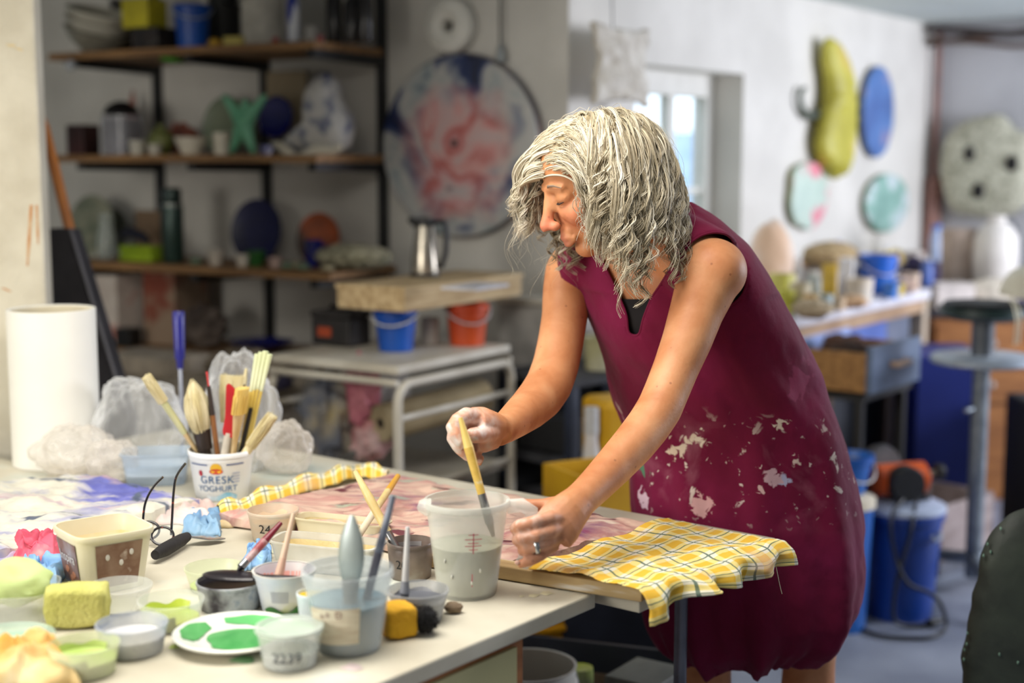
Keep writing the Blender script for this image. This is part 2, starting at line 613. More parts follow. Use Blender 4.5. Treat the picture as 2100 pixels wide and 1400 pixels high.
def bail(t, r, z, m, drop=0.35, ang=0.0, rad=0.0025, tilt=-0.5):
    """wire handle of a bucket lying against its front"""
    pts = []
    for i in range(15):
        a = math.pi * i / 14
        x = math.cos(a) * r * 1.03
        y = -math.sin(a) * r * 1.03
        pts.append(Matrix.Rotation(ang, 3, 'Z') @ Vector((x, y, z - math.sin(a) * r * drop)))
    B().tube(pts, rad, 8).build('bail_handle', m, t)

def bucket(name, label, p, r0, r1, h, m, hm=None, ang=0.0, cat='bucket', drop=.9, group=None, inner=None):
    t = thing(name, label, cat, p, 0, group)
    B().lathe([(0.0001, 0), (r0, 0), (r0 + (r1 - r0) * .86, h * .86), (r1 + .004, h * .86), (r1 + .005, h * .9), (r1, h * .91), (r1, h - .004), (r1 + .004, h),
               (r1 - .003, h), (r0 - .003, .004), (0.0001, .004)], 32).build('bucket_body', m, t)
    if hm:
        bail(t, r1 + .004, h * .93, hm, drop, ang, 0.003)
    if inner is not None:
        B().disc((0, 0, h * .8), r1 * .93, 32).build('contents', inner, t)
    return t

def plate_up(name, label, p, r, m, lean=0.25, yaw=None, cat='plate', foot=.35, wob=0.0, rim=0.012, sq=(1, 1)):
    """a plate standing on edge, leaning back against the wall"""
    yaw = SANG if yaw is None else yaw
    bb = B()
    bb.lathe([(0.0001, 0.004), (r * .55, 0.003), (r * .95, rim + .004), (r, rim + .006), (r * .99, rim + .0), (r * .55, -0.004), (r * foot, -.004), (r * foot, -.010), (r * foot * .9, -.010), (r * foot * .88, -.003), (0.0001, -.003)], 48, wob=wob, seed=r * 31, sq=sq)
    M = Matrix.Rotation(yaw, 4, 'Z') @ Matrix.Rotation(math.pi / 2 - lean, 4, 'X')
    bb.xf(M)
    mn = min(v.z for v in bb.v)
    bb.xf(Matrix.Translation((0, 0, -mn)))
    o = bb.build(name, m, loc=p)
    return tag(o, label, cat)

def crate(name, label, p, size, m, rotz=0.0, cat='box', lid=None, bevel=.003, **k):
    o = B().box((0, 0, size[2] / 2), size).build(name, m, smooth=False, bevel=bevel, loc=p, rotz=rotz)
    return tag(o, label, cat, **k)

def openbox(name, label, p, size, m, rotz=0.0, cat='box', th=0.012, inner=None):
    t = thing(name, label, cat, p, rotz)
    x, y, z = size
    B().box((0, 0, th / 2), (x, y, th)).build('base', m, t, smooth=False)
    for s in (-1, 1):
        B().box((s * (x - th) / 2, 0, z / 2 + th / 2), (th, y, z - th)).build('side_panel', m, t, smooth=False, bevel=.002)
        B().box((0, s * (y - th) / 2, z / 2 + th / 2), (x - 2 * th, th, z - th)).build('end_panel', m, t, smooth=False, bevel=.002)
    if inner is not None:
        B().box((0, 0, z * .35), (x - 2.2 * th, y - 2.2 * th, z * .5)).build('contents', inner, t, smooth=False)
    return t

# ---- top shelf
glaze = mat('off_white_glaze', (200, 196, 182), (176, 170, 156), rough=0.35, scale=10)
t0 = sh(205, Z_TOP, .14)
for k in range(3):
    t = thing('stoneware_bowl', ['outermost ribbed grey white bowl of the tilted stack on the top shelf', 'middle grey white bowl nested in the tilted stack', 'innermost white bowl nested in the tilted stack'][k], 'bowl', t0 + Vector((0.003 * k, 0, 0.006 + 0.034 * k)), 0, 'stack of bowls on the top shelf')
    t.rotation_euler = (0.05, 0.28, SANG)
    B().lathe([(0.0001, 0), (.05, 0), (.055, .008), (.10, .045), (.125, .085), (.121, .086), (.095, .048), (.05, .014), (0.0001, .012)], 32, wob=.03, seed=k).build('bowl_wall', glaze if k else mat('grey_ribbed_glaze', (150, 146, 132), (112, 108, 96), rough=.5, scale=20, stretch=(1, 1, 8)), t)
crate('carton', 'dark printed carton with a pale sticker on the top shelf', sh(328, Z_TOP, .12), (.12, .12, .082), mat('dark_print_card', (52, 44, 42), (30, 28, 30), c3=(150, 160, 150), rough=.6, scale=16, pos=(.45, .62)), SANG)
crate('box', 'yellow box sitting on the dark printed carton', sh(306, Z_TOP + .083, .12), (.12, .10, .10), plain((196, 184, 40)), SANG)
bluepl = mat('blue_bucket_plastic', (20, 84, 178), (12, 66, 150), rough=0.4)
wirem = plain((190, 196, 205), .35, .6)
bucket('bucket', 'blue plastic bucket with white handle on the top shelf', sh(402, Z_TOP, .10), .05, .062, .15, bluepl, plain((170, 180, 200)), .3, drop=.6)
t = crate('sponge', 'pale yellow sponge block on the top shelf beside the blue bucket', sh(488, Z_TOP, .08), (.07, .04, .035), mat('pale_yellow_sponge', (214, 200, 120), (190, 172, 90), rough=.95, bump=.6), SANG + .2, 'sponge')
t = thing('lemon', 'small yellow squeeze lemon on the top shelf', 'lemon', sh(446, Z_TOP, .06))
B().ball((0, 0, .016), (.022, .016, .016)).build('lemon_body', plain((206, 160, 40)), t)
B().tube([(.02, 0, .016), (.03, 0, .016)], [.006, .004], 8).build('cap', plain((190, 120, 30)), t)
t = thing('canister', 'large white canister with ribbed lid on the top shelf', 'canister', sh(545, Z_TOP, .15))
B().lathe([(0.0001, 0), (.07, 0), (.072, .01), (.072, .16), (.066, .165), (0.0001, .165)], 32).build('canister_body', plain((206, 202, 190)), t)
B().lathe([(0.0001, .19), (.07, .19), (.074, .185), (.074, .166), (.06, .166)], 32).build('lid', plain((190, 186, 176)), t)
for px, c, lab in ((570, (170, 24, 30), 'red cap lying on the top shelf before the white canister'), (660, (150, 30, 34), 'red cap lying on the top shelf before the white jar')):
    t = thing('red_stopper', lab, 'stopper', sh(px, Z_TOP, .03))
    B().lathe([(0.0001, 0), (.011, 0), (.011, .018), (.009, .02), (0.0001, .02)], 20).build('cap_shell', plain(c, .35), t)

def bottle(name, label, p, r, h, m, neck=.4, capm=None, cat='bottle', sh_=.7):
    t = thing(name, label, cat, p)
    B().lathe([(0.0001, 0), (r * .95, 0), (r, r * .15), (r, h * sh_), (r * neck * 1.3, h * (sh_ + .12)), (r * neck, h * (sh_ + .17)), (r * neck, h * .93), (0.0001, h * .93)], 24).build('bottle_body', m, t)
    B().lathe([(0.0001, h), (r * neck * 1.1, h), (r * neck * 1.15, h * .9), (r * neck * .8, h * .9)], 20).build('cap', capm or m, t)
    return t

bottle('spray_bottle', 'slim blue and white bottle on the top shelf', sh(607, Z_TOP, .07), .021, .19, mat('blue_white_print', (225, 228, 235), (30, 50, 150), rough=.35, scale=9, stretch=(3, 3, .6), pos=(.47, .52)), .45, plain((196, 190, 40)))
cup('jar', 'short white jar on the top shelf next to the black bottles', sh(643, Z_TOP, .09), .025, .026, .055, plain((190, 186, 180)), 'jar')
for px, hh, lab in ((690, .2, 'tall black bottle on the top shelf beside the white jar'), (726, .17, 'brown black bottle at the right end of the top shelf'), (752, .2, 'dark bottle next to the end upright of the top shelf')):
    bottle('bottle', lab, sh(px, Z_TOP, .12), .027, hh, mat('black_glass_%d' % px, (34, 28, 26), (22, 18, 18), rough=.2, c3=(90, 62, 50), pos=(.5, .75)), .5)
bottle('dark_canister', 'dark wide canister behind the stacked bowls on the top shelf', sh(258, Z_TOP, .33), .05, .22, plain((46, 40, 38)), .7)
bottle('black_jar', 'wide black jar behind the blue bucket on the top shelf', sh(465, Z_TOP, .27), .06, .2, plain((26, 26, 26)), .8)
# glass knob lamp at the left end and a green tag below the top shelf
t = thing('glass_float', 'small clear glass ball hanging at the left end of the top shelf', 'ornament', on_line(152, SL - WN * .03, WD) + Vector((0, 0, Z_TOP - .035)))
B().ball((0, 0, 0), .02).build('glass_ball', mat('clear_grey_glass', (190, 196, 205), rough=.08, alpha=.55), t)
B().tube([(0, 0, .02), (0, .03, .05)], .0015, 6).build('cord', plain((120, 120, 110)), t)
o = B().box((0, 0, 0), (.07, .05, .012), Matrix.Rotation(.15, 3, 'Y')).build('paper_tag', plain((60, 150, 30)), smooth=False, loc=sh(362, Z_TOP - .034, .05), rotz=SANG)
tag(o, 'bright green tag stuck below the top shelf', 'tag')

# ---- middle shelf
crate('tin', 'dark reddish brown tin on the left of the middle shelf', sh(172, Z_MID, .14), (.085, .085, .11), mat('oxblood_tin', (62, 30, 30), (40, 20, 22), rough=.4), SANG, 'tin')
t = thing('storage_jar', 'clear jar of dark grains with a domed black lid on the middle shelf', 'jar', sh(252, Z_MID, .12), SANG)
B().lathe(cupb(.062, .062, .14), 28, pw=4).build('jar_wall', mat('clear_acrylic', (205, 205, 214), rough=.1, alpha=.3), t)
B().lathe([(0.0001, .006), (.056, .006), (.056, .125), (0.0001, .13)], 28, pw=4).build('grains', mat('dark_grain', (56, 46, 44), (30, 26, 26), rough=.8, scale=60), t)
B().lathe([(.062, .142), (.065, .15), (.05, .175), (.02, .19), (0.0001, .192)], 28).build('lid', plain((26, 24, 26), .4), t)
o = B().prism([(-.05, 0), (.05, 0), (.0, .19)], -.004, .004, Matrix.Rotation(math.pi / 2 - .1, 4, 'X')).build('triangle_card', mat('faded_pink_card', (170, 112, 100), (150, 96, 84), rough=.8, scale=6), smooth=False, loc=sh(270, Z_MID, .30) + Vector((0, 0, .055)), rotz=SANG)
tag(o, 'faded pink triangular ceramic tile behind the black lidded jar', 'tile')
B_ = crate('block', 'low wooden riser block behind the clear jar', sh(276, Z_MID, .30), (.10, .05, .05), wood_m, SANG, 'block')
cup('beaker', 'small off white beaker beside the clear jar on the middle shelf', sh(283, Z_MID, .04), .024, .03, .05, glaze)
cup('beaker', 'small grey white beaker in front of the green gourd pot', sh(318, Z_MID, .03), .02, .026, .036, glaze)
t = thing('gourd_pot', 'round olive green gourd shaped pot on the middle shelf', 'pot', sh(332, Z_MID, .09))
B().lathe([(0.0001, 0), (.025, 0), (.045, .03), (.048, .05), (.035, .08), (.014, .095), (.014, .105), (0.0001, .105)], 26, wob=.08, seed=4).build('pot_body', mat('olive_glaze', (122, 126, 70), (92, 98, 52), rough=.5), t)
t = thing('coral_lump', 'rusty red coral shaped ceramic on the middle shelf', 'sculpture', sh(372, Z_MID, .22))
B().ball((0, 0, .055), (.055, .045, .055), 22, 14, .5, 2.6, 3).build('coral_body', mat('rust_glaze', (176, 96, 70), (120, 66, 54), rough=.6), t)
cup('bowl', 'small plain white footed bowl in front on the middle shelf', sh(392, Z_MID, .05), .032, .058, .06, mat('white_glaze', (226, 218, 200), (206, 198, 180), rough=.35), 'bowl', 28)
bluedots = mat('pale_green_plate_glaze', (128, 136, 112), (108, 120, 98), c3=(150, 150, 128), rough=.4, scale=7)
plate_up('plate', 'pale sage green plate standing behind the starfish', sh(470, Z_MID, .29), .105, bluedots, .12)
cup('mug', 'plain white mug next to the starfish', sh(456, Z_MID, .10), .028, .032, .075, mat('white_glaze', (226, 218, 200)), 'mug')
# starfish figure
t = thing('starfish_figure', 'mint green ceramic starfish standing on its legs on the middle shelf', 'sculpture', sh(502, Z_MID, .06), SANG)
sf = mat('mint_glaze', (122, 186, 150), (98, 164, 128), rough=.45, scale=12, bump=.3)
cc = Vector((0, 0, .105))
for ex, ez, nm in ((-.085, .20, 'arm'), (.095, .195, 'arm'), (-.06, 0.0, 'arm'), (.04, .0, 'arm'), (.01, .185, 'arm')):
    e = Vector((ex, 0, ez + .001))
    dd = e - cc
    pts = [cc + dd * k for k in (0, .2, .45, .75, .95, 1)]
    B().tube(pts, [.034, .028, .020, .014, .009, .002], 12).build(nm, sf, t)
B().ball(cc, (.034, .026, .036)).build('star_body', sf, t)
cobalt = mat('cobalt_glaze', (14, 24, 120), (8, 14, 84), rough=.25, scale=10)
plate_up('plate', 'small glossy cobalt blue plate behind the starfish', sh(572, Z_MID, .25), .072, cobalt, .15).location.z += .06
crate('plate_stand', 'small dark block propping up the cobalt plate', sh(572, Z_MID, .25), (.08, .06, .058), plain((40, 36, 40)), SANG, 'block')
crate('book', 'tan cardboard folder leaning on the wall above the shell sculpture', sh(592, Z_MID, .32), (.17, .02, .29), mat('tan_card', (150, 136, 112), (138, 124, 100), rough=.9), SANG, 'folder')
# big shell
t = thing('shell_sculpture', 'large white and blue mottled shell sculpture on the middle shelf', 'sculpture', sh(655, Z_MID, .16), SANG)
shell = mat('blue_white_mottle', (196, 194, 190), (60, 76, 120), rough=.6, scale=16, detail=6, pos=(.36, .52), bump=.5, bscale=50)
bb = B()
pts = [(-.135, .035), (-.10, .05), (-.06, .08), (-.04, .14), (-.03, .20), (.0, .255), (.04, .27), (.07, .25), (.075, .20), (.105, .14), (.13, .08), (.12, .03), (.07, .005), (-.06, .002), (-.12, .01)]
def pill(bb, poly, th, c, rings=5):
    """pillow: an outline puffed up to a rounded solid"""
    n = len(poly)
    cx = sum(p[0] for p in poly) / n
    cz = sum(p[1] for p in poly) / n
    vs, fs = [], []
    lay = []
    for i in range(rings * 2 + 1):
        a = -math.pi / 2 + math.pi * i / (rings * 2)
        k = max(0.02, math.cos(a)) ** .6
        y = math.sin(a) * th
        lay.append([(cx + (x - cx) * k, y, cz + (z - cz) * k) for x, z in poly])
    for l in lay:
        vs += [Vector(q) + Vector(c) for q in l]
    for i in range(len(lay) - 1):
        for j in range(n):
            fs.append((i * n + j, i * n + (j + 1) % n, (i + 1) * n + (j + 1) % n, (i + 1) * n + j))
    fs.append(tuple(range(n)))
    fs.append(tuple((len(lay) - 1) * n + j for j in range(n - 1, -1, -1)))
    return bb.add(vs, fs)
def dens(poly, k=3):
    out = []
    n = len(poly)
    for i in range(n):
        p0, p1, p2, p3 = [Vector((*poly[(i + q) % n], 0)) for q in (-1, 0, 1, 2)]
        for j in range(k):
            s = j / k
            v = 0.5 * ((2 * p1) + (p2 - p0) * s + (2 * p0 - 5 * p1 + 4 * p2 - p3) * s * s + (3 * p1 - p0 - 3 * p2 + p3) * s ** 3)
            out.append((v.x, v.y))
    return out
pill(bb, dens(pts), .07, (0, 0, 0))
for v in bb.v:
    v += Vector((1, .4, .6)) * 0.012 * noise.noise(v * 22)
bb.build('shell_body', shell, t)
B().tube([(-.145 + .03 * i, -.06 - .012 * math.sin(i * .5), .035 - .002 * i * (9 - i) + .012 * math.sin(i * 1.3)) for i in range(10)], [.010, .016, .02, .022, .022, .022, .022, .02, .016, .010], 12).build('shell_lip', mat('white_glaze', (226, 218, 200)), t)
cup('patterned_cup', 'tiny blue and white patterned cup before the shell sculpture', sh(548, Z_MID, .03), .016, .022, .03, mat('blue_pattern', (190, 190, 210), (40, 50, 130), rough=.4, scale=50, pos=(.45, .55)))

# ---- lower shelf
plate_up('plate', 'speckled pale grey green plate leaning at the left of the lower shelf', sh(188, Z_BOT, .22), .115, mat('speckled_plate', (150, 150, 130), (104, 112, 96), c3=(176, 174, 150), rough=.3, scale=14), .14)
t = thing('glass_jug', 'clear glass carafe in front of the speckled plate', 'carafe', sh(212, Z_BOT, .12))
B().lathe([(0.0001, 0), (.034, 0), (.038, .03), (.034, .09), (.022, .13), (.026, .165), (.023, .165), (.019, .13), (.031, .088), (.034, .03), (0.0001, .004)], 26).build('glass_wall', mat('carafe_glass', (205, 215, 208), rough=.05, alpha=.28), t)
plate_up('dish', 'dark olive dish behind the glass carafe', sh(226, Z_BOT, .30), .09, plain((72, 74, 56)), .1)
o = B().tube([(-.06, 0, .06), (-.02, -.01, .075), (.03, 0, .06), (.06, 0, .04)], [.012, .02, .018, .012], 10).build('cloth', plain((24, 26, 44), .9), loc=sh(272, Z_BOT + .0, .10) + Vector((0, 0, .028)), rotz=SANG)
tag(o, 'dark navy rolled cloth above the lime scrubbing pad', 'cloth')
t = thing('scrub_brush', 'lime green scrubbing brush lying on the lower shelf', 'brush', sh(282, Z_BOT, .07), SANG)
B().box((0, 0, .012), (.155, .06, .022)).build('brush_back', plain((150, 176, 30)), t, smooth=False, bevel=.006)
bb = B()
for i in range(15):
    for j in range(5):
        bb.tube([(-.07 + i * .01, -.022 + j * .011, .022), (-.072 + i * .0103, -.026 + j * .013, .055)], [.0035, .004], 5)
tag(bb.build('bristle_field', mat('lime_bristle', (172, 198, 40), (130, 160, 24), rough=.8), t), kind='stuff')
crate('cardboard', 'brown cardboard sheet standing behind the dark green flask', sh(300, Z_BOT, .30), (.12, .012, .17), plain((126, 104, 82), .9), SANG, 'cardboard')
t = thing('vacuum_flask', 'dark green steel vacuum flask on the lower shelf', 'flask', sh(350, Z_BOT, .08))
grm = mat('green_enamel', (52, 74, 66), (40, 60, 54), rough=.28, metal=.4)
B().lathe([(0.0001, 0), (.034, 0), (.037, .006), (.037, .19), (.033, .205), (0.0001, .205)], 30).build('flask_body', grm, t)
B().lathe([(.031, .206), (.033, .21), (.033, .25), (.029, .26), (0.0001, .262)], 30).build('flask_cup', mat('dark_green_cap', (40, 56, 52), rough=.25, metal=.5), t)
B().lathe([(.0375, .195), (.0385, .2), (.0375, .207)], 30).build('steel_band', plain((150, 156, 150), .3, .9), t)
for px, r, h, c, lab in ((437, .03, .052, (200, 190, 176), 'white cup left of the big navy plate'), (492, .024, .04, (214, 205, 190), 'small white cup in front of the navy plate'),
                         (560, .026, .035, (196, 170, 160), 'small pinkish bowl in front of the navy plate')):
    cup('cup', lab, sh(px, Z_BOT, .06), r * .7, r, h, plain(c, .4), 'cup')
cup('bowl', 'small bright green bowl in front of the navy plate', sh(520, Z_BOT, .10), .024, .036, .05, plain((40, 96, 40), .4), 'bowl')
navy = mat('navy_plate_glaze', (16, 20, 74), (10, 12, 50), rough=.4, scale=5)
plate_up('plate', 'large round navy blue plate leaning on the wall', sh(527, Z_BOT, .27), .112, navy, .14)
plate_up('plate', 'orange rimmed brown plate standing behind the blue mug', sh(655, Z_BOT, .27), .09, mat('orange_brown_glaze', (190, 92, 42), (60, 36, 28), rough=.35, scale=5, pos=(.4, .55)), .14)
t = thing('mug', 'cobalt blue mug in front of the orange rimmed plate', 'mug', sh(640, Z_BOT, .18), SANG)
B().lathe(cupb(.028, .03, .09), 24).build('mug_body', cobalt, t)
B().tube([(.029, 0, .075), (.05, 0, .07), (.055, 0, .045), (.045, 0, .022), (.028, 0, .02)], .005, 8).build('handle', cobalt, t)
bb = B()
bb.ball((0, 0, .042), (.14, .09, .042), 40, 18, .16, 9, 2)
o = bb.build('coral_loaf', mat('pitted_stoneware', (186, 178, 152), (120, 118, 96), c3=(150, 168, 140), rough=.9, scale=40, bump=1.0, bscale=70), loc=sh(722, Z_BOT, .13), rotz=SANG)
tag(o, 'pitted grey green coral like stoneware loaf on the lower shelf', 'sculpture')
for i, (px, ins) in enumerate(((585, .04), (602, .06), (618, .03), (668, .02), (396, .05))):
    o = B().ball((0, 0, .011), (.024, .018, .011), 12, 8, .4, 3, i).build('clay_scrap', mat('clay_scrap%d' % (i % 2), (170, 160, 130) if i % 2 else (120, 140, 116), rough=.9), loc=sh(px, Z_BOT, ins))
    tag(o, ['green grey clay scrap right of the small pinkish bowl', 'beige clay scrap before the blue mug', 'green grey clay scrap at the shelf edge under the orange plate', 'beige clay scrap in front of the coral like loaf', 'green grey clay scrap between the flask and the white cup'][i], 'clay scrap', 'clay scraps on the lower shelf')

# ---- below: low shelf things and boxes
t = crate('carton', 'white carton with red print under the lower shelf', sh(232, Z_LOW, .10), (.16, .18, .25), mat('white_red_carton', (206, 196, 186), (190, 178, 168), c3=(170, 70, 52), rough=.8, scale=7, pos=(.4, .56)), SANG)
crate('carton', 'rust printed brown carton beside the white carton', sh(352, Z_LOW, .2), (.15, .18, .27), mat('brown_print_carton', (150, 128, 108), (128, 66, 50), rough=.9, scale=6, pos=(.38, .5)), SANG)
crate('black_box', 'small black box at the foot of the dark board', sh(250, Z_LOW, .03), (.07, .06, .065), plain((14, 14, 15)), SANG)
t = thing('crumpled_sack', 'grey brown crumpled sack on the low shelf', 'sack', sh(408, Z_LOW, .14), SANG)
B().ball((0, 0, .07), (.085, .07, .07), 28, 18, .5, 2.6, 8).build('sack_cloth', mat('sack_grey', (110, 98, 90), (70, 60, 56), rough=.95, scale=9), t)
cup('bowl', 'shallow cobalt blue bowl on the low shelf', sh(527, Z_LOW, .12), .05, .115, .04, cobalt, 'bowl', 36)
fl = on_line(352, SL - WN * .30, WD)
t = thing('low_bench', 'low pale bench with rounded edge below the wall shelves', 'bench', (fl.x, fl.y, 0), SANG)
cream = mat('dusty_cream_laminate', (176, 164, 146), (150, 138, 122), rough=.8, scale=4)
ZB = lvl(400, 800) + .09
B().box((0, 0, ZB), (.92, .42, .05)).build('bench_top', cream, t, smooth=False, bevel=.015)
for x in (-.4, .40):
    B().box((x, 0, ZB / 2 - .0125), (.05, .36, ZB - .025)).build('bench_leg', cream, t, smooth=False)
def bench_p(px, off=.0):
    p = on_line(px, SL - WN * (.30 + off), WD)
    return Vector((p.x, p.y, ZB + .025))
crate('plaster_mould', 'pale plaster mould block on the low bench', bench_p(300), (.3, .2, .055), plain((178, 166, 150), .9), SANG, 'mould')
o = B().ball((0, 0, .045), (.13, .09, .045), 28, 14, .4, 3, 5).build('clay_lump', plain((140, 126, 108), .95), loc=bench_p(492), rotz=SANG)
tag(o, 'rounded heap of dry clay on the low bench', 'clay')
for i, (px, c, lab) in enumerate(((548, (150, 110, 90), 'terracotta shard on the low bench'), (566, (70, 66, 96), 'blue grey shard on the low bench'), (440, (70, 58, 54), 'dark brown shard on the low bench'))):
    o = B().ball((0, 0, .02), (.05, .03, .02), 12, 8, .5, 3, i + 20).build('pottery_shard', plain(c, .9), loc=bench_p(px, .10), rotz=i)
    tag(o, lab, 'shard')

# ---- wall pieces right of the shelves
def wallpt(px, py, off=0.0):
    return on_plane(px, py, WL0 - WN * off, WN)

def face_wall(p, n, spin=0.0):
    """matrix whose +Z leaves the wall (n points into the wall)"""
    z = -Vector(n)
    y = Vector((0, 0, 1))
    x = y.cross(z)
    M = Matrix.Identity(4)
    for i in range(3):
        M[i][0], M[i][1], M[i][2], M[i][3] = x[i], y[i], z[i], p[i]
    return M

dp = wallpt(953, 300, 0.0)
rad = (488 - 112) / 2 * mpp(dp) * 0.985
disc_m = bpy.data.materials.new('abstract_painted_disc')
disc_m.use_nodes = True
def ramp_noise(nt, vec, scale, stops, detail=5, distort=1.0, off=(0, 0, 0)):
    mp = nt.nodes.new('ShaderNodeMapping')
    mp.inputs['Location'].default_value = off
    nt.links.new(vec, mp.inputs[0])
    n = nt.nodes.new('ShaderNodeTexNoise')
    n.inputs['Scale'].default_value = scale
    n.inputs['Detail'].default_value = detail
    n.inputs['Distortion'].default_value = distort
    nt.links.new(mp.outputs[0], n.inputs['Vector'])
    r = nt.nodes.new('ShaderNodeValToRGB')
    e = r.color_ramp.elements
    e[0].position, e[0].color = stops[0][0], lin(stops[0][1])
    e[1].position, e[1].color = stops[-1][0], lin(stops[-1][1])
    for p_, c_ in stops[1:-1]:
        k = e.new(p_)
        k.color = lin(c_)
    nt.links.new(n.outputs['Fac'], r.inputs[0])
    return r, n
def mixc(nt, fac, a, b_):
    m = nt.nodes.new('ShaderNodeMix')
    m.data_type = 'RGBA'
    if isinstance(fac, float):
        m.inputs[0].default_value = fac
    else:
        nt.links.new(fac, m.inputs[0])
    nt.links.new(a, m.inputs[6])
    nt.links.new(b_, m.inputs[7])
    return m.outputs[2]
nt = disc_m.node_tree
tc = nt.nodes.new('ShaderNodeTexCoord')
pink, _ = ramp_noise(nt, tc.outputs['Object'], 6.0, [(.30, (190, 176, 176)), (.42, (206, 150, 146)), (.50, (176, 84, 80)), (.57, (200, 150, 150)), (.66, (186, 176, 176)), (.74, (110, 40, 56))], off=(3.1, .2, 0))
dark, _ = ramp_noise(nt, tc.outputs['Object'], 5.0, [(.30, (22, 26, 44)), (.42, (34, 50, 96)), (.47, (120, 126, 140)), (.54, (180, 178, 174)), (.62, (150, 158, 160)), (.70, (44, 84, 104))], off=(1.0, 5.0, 0))
ln = nt.nodes.new('ShaderNodeVectorMath')
ln.operation = 'LENGTH'
nz = nt.nodes.new('ShaderNodeTexNoise')
nz.inputs['Scale'].default_value = 6
nt.links.new(tc.outputs['Object'], nz.inputs['Vector'])
av = nt.nodes.new('ShaderNodeVectorMath')
av.operation = 'MULTIPLY_ADD'
nt.links.new(nz.outputs['Color'], av.inputs[0])
av.inputs[1].default_value = (.26, .26, 0)
nt.links.new(tc.outputs['Object'], av.inputs[2])
sb = nt.nodes.new('ShaderNodeVectorMath')
sb.operation = 'SUBTRACT'
nt.links.new(av.outputs[0], sb.inputs[0])
sb.inputs[1].default_value = (.14, .11, 0)
nt.links.new(sb.outputs[0], ln.inputs[0])
mr = nt.nodes.new('ShaderNodeMapRange')
nt.links.new(ln.outputs['Value'], mr.inputs[0])
mr.inputs[1].default_value = rad * .5
mr.inputs[2].default_value = rad * .85
nt.links.new(mixc(nt, mr.outputs[0], pink.outputs[0], dark.outputs[0]), nt.nodes['Principled BSDF'].inputs['Base Color'])
nt.nodes['Principled BSDF'].inputs['Roughness'].default_value = .4
t = thing('painted_disc', 'large round ceramic disc painted with pink, red and blue clouds on the wall', 'wall art', (0, 0, 0))
t.matrix_world = face_wall(dp, WN)
B().lathe([(0.0001, .045), (rad * .9, .047), (rad * .985, .044), (rad, .034), (rad * .99, .02), (rad * .9, .008), (0.0001, .008)], 72).build('disc_face', disc_m, t)
B().lathe([(rad * 1.0, .036), (rad * 1.012, .03), (rad * 1.012, .016), (rad * .98, .012)], 72).build('disc_rim', mat('rust_grey_rim', (150, 120, 112), (86, 88, 96), rough=.5, scale=6), t)
B().ball((-.012, .01, .048), (.012, .012, .006)).build('centre_hole', plain((20, 20, 24)), t)
# white ring plate above it
rp = wallpt(932, 55)
t = thing('ring_plate', 'white round ring shaped ceramic with a dark hole, above the painted disc', 'wall art', (0, 0, 0))
t.matrix_world = face_wall(rp, WN)
rr = 58 * mpp(rp)
B().lathe([(rr * .2, .02), (rr * .24, .045), (rr * .55, .06), (rr * .9, .045), (rr, .02), (rr * .95, .004), (rr * .2, .004)], 48, closed=True).build('ring_body', mat('matt_white_clay', (226, 224, 216), (214, 212, 204), rough=.7), t)
B().disc((0, 0, .006), rr * .24, 24).build('hole_back', plain((40, 34, 28)), t)
# hanging chain with a bell
cp = wallpt(1026, 110, .03)
t = thing('hanging_bell', 'small metal bell on a dark rod between the disc and the wall corner', 'bell', cp)
B().tube([(0, 0, .01), (0, 0, CEIL - cp.z - .001)], .004, 8).build('rod', plain((52, 52, 50)), t)
B().lathe([(0.0001, .03), (.008, .03), (.012, .01), (.018, -.025), (.016, -.026), (0.0001, -.01)], 20).build('bell_body', plain((186, 190, 190), .3, .8), t)
# hanging white rock slab at the corner (in front of the window wall)
hp = on_plane(1262, 135, C0 + UN * .10, UN)
t = thing('hanging_relief', 'rough white relief slab hanging by wire left of the window', 'wall art', (hp.x, hp.y, hp.z), math.atan2(UD.y, UD.x))
bb = B()
W2, H2 = .15, .105
M = None
def relief(u, v):
    x = (u - .5) * 2 * W2 * (1 + .12 * math.cos(v * 6.28))
    z = (v - .5) * 2 * H2 * (1 + .2 * (u - .5) * (u - .5) * 4)
    return Vector((x, -.02 * math.sin(u * 3.14) - .02 + .016 * fbm((u * 5, v * 5, 2)), z))
bb.grid(relief, 30, 22)
o = bb.build('relief_face', mat('chalk_white_relief', (224, 218, 206), (196, 188, 174), rough=.9, scale=20, bump=.8, bscale=60), t, solid=.022)
B().tube([(-.05, -.02, H2), (-.05, -.01, CEIL - hp.z - .001)], .002, 6).build('wire', plain((90, 90, 90)), t)

# ---- trolley with its load
ZTR = 0.86
ca = T(815, 752, ZTR)       # near corner
cb = T(632, 716, ZTR)       # left corner
cc_ = T(1048, 706, ZTR)     # right corner
ex = (cc_ - ca)
ey = (cb - ca)
LX, LY = ex.length, ey.length
t = thing('trolley', 'white tubular steel trolley with rounded corners beside the shelves', 'trolley', (ca.x, ca.y, 0), math.atan2(ex.y, ex.x))
trm = mat('dusty_white_steel', (206, 200, 186), (186, 178, 162), rough=.5, scale=6)
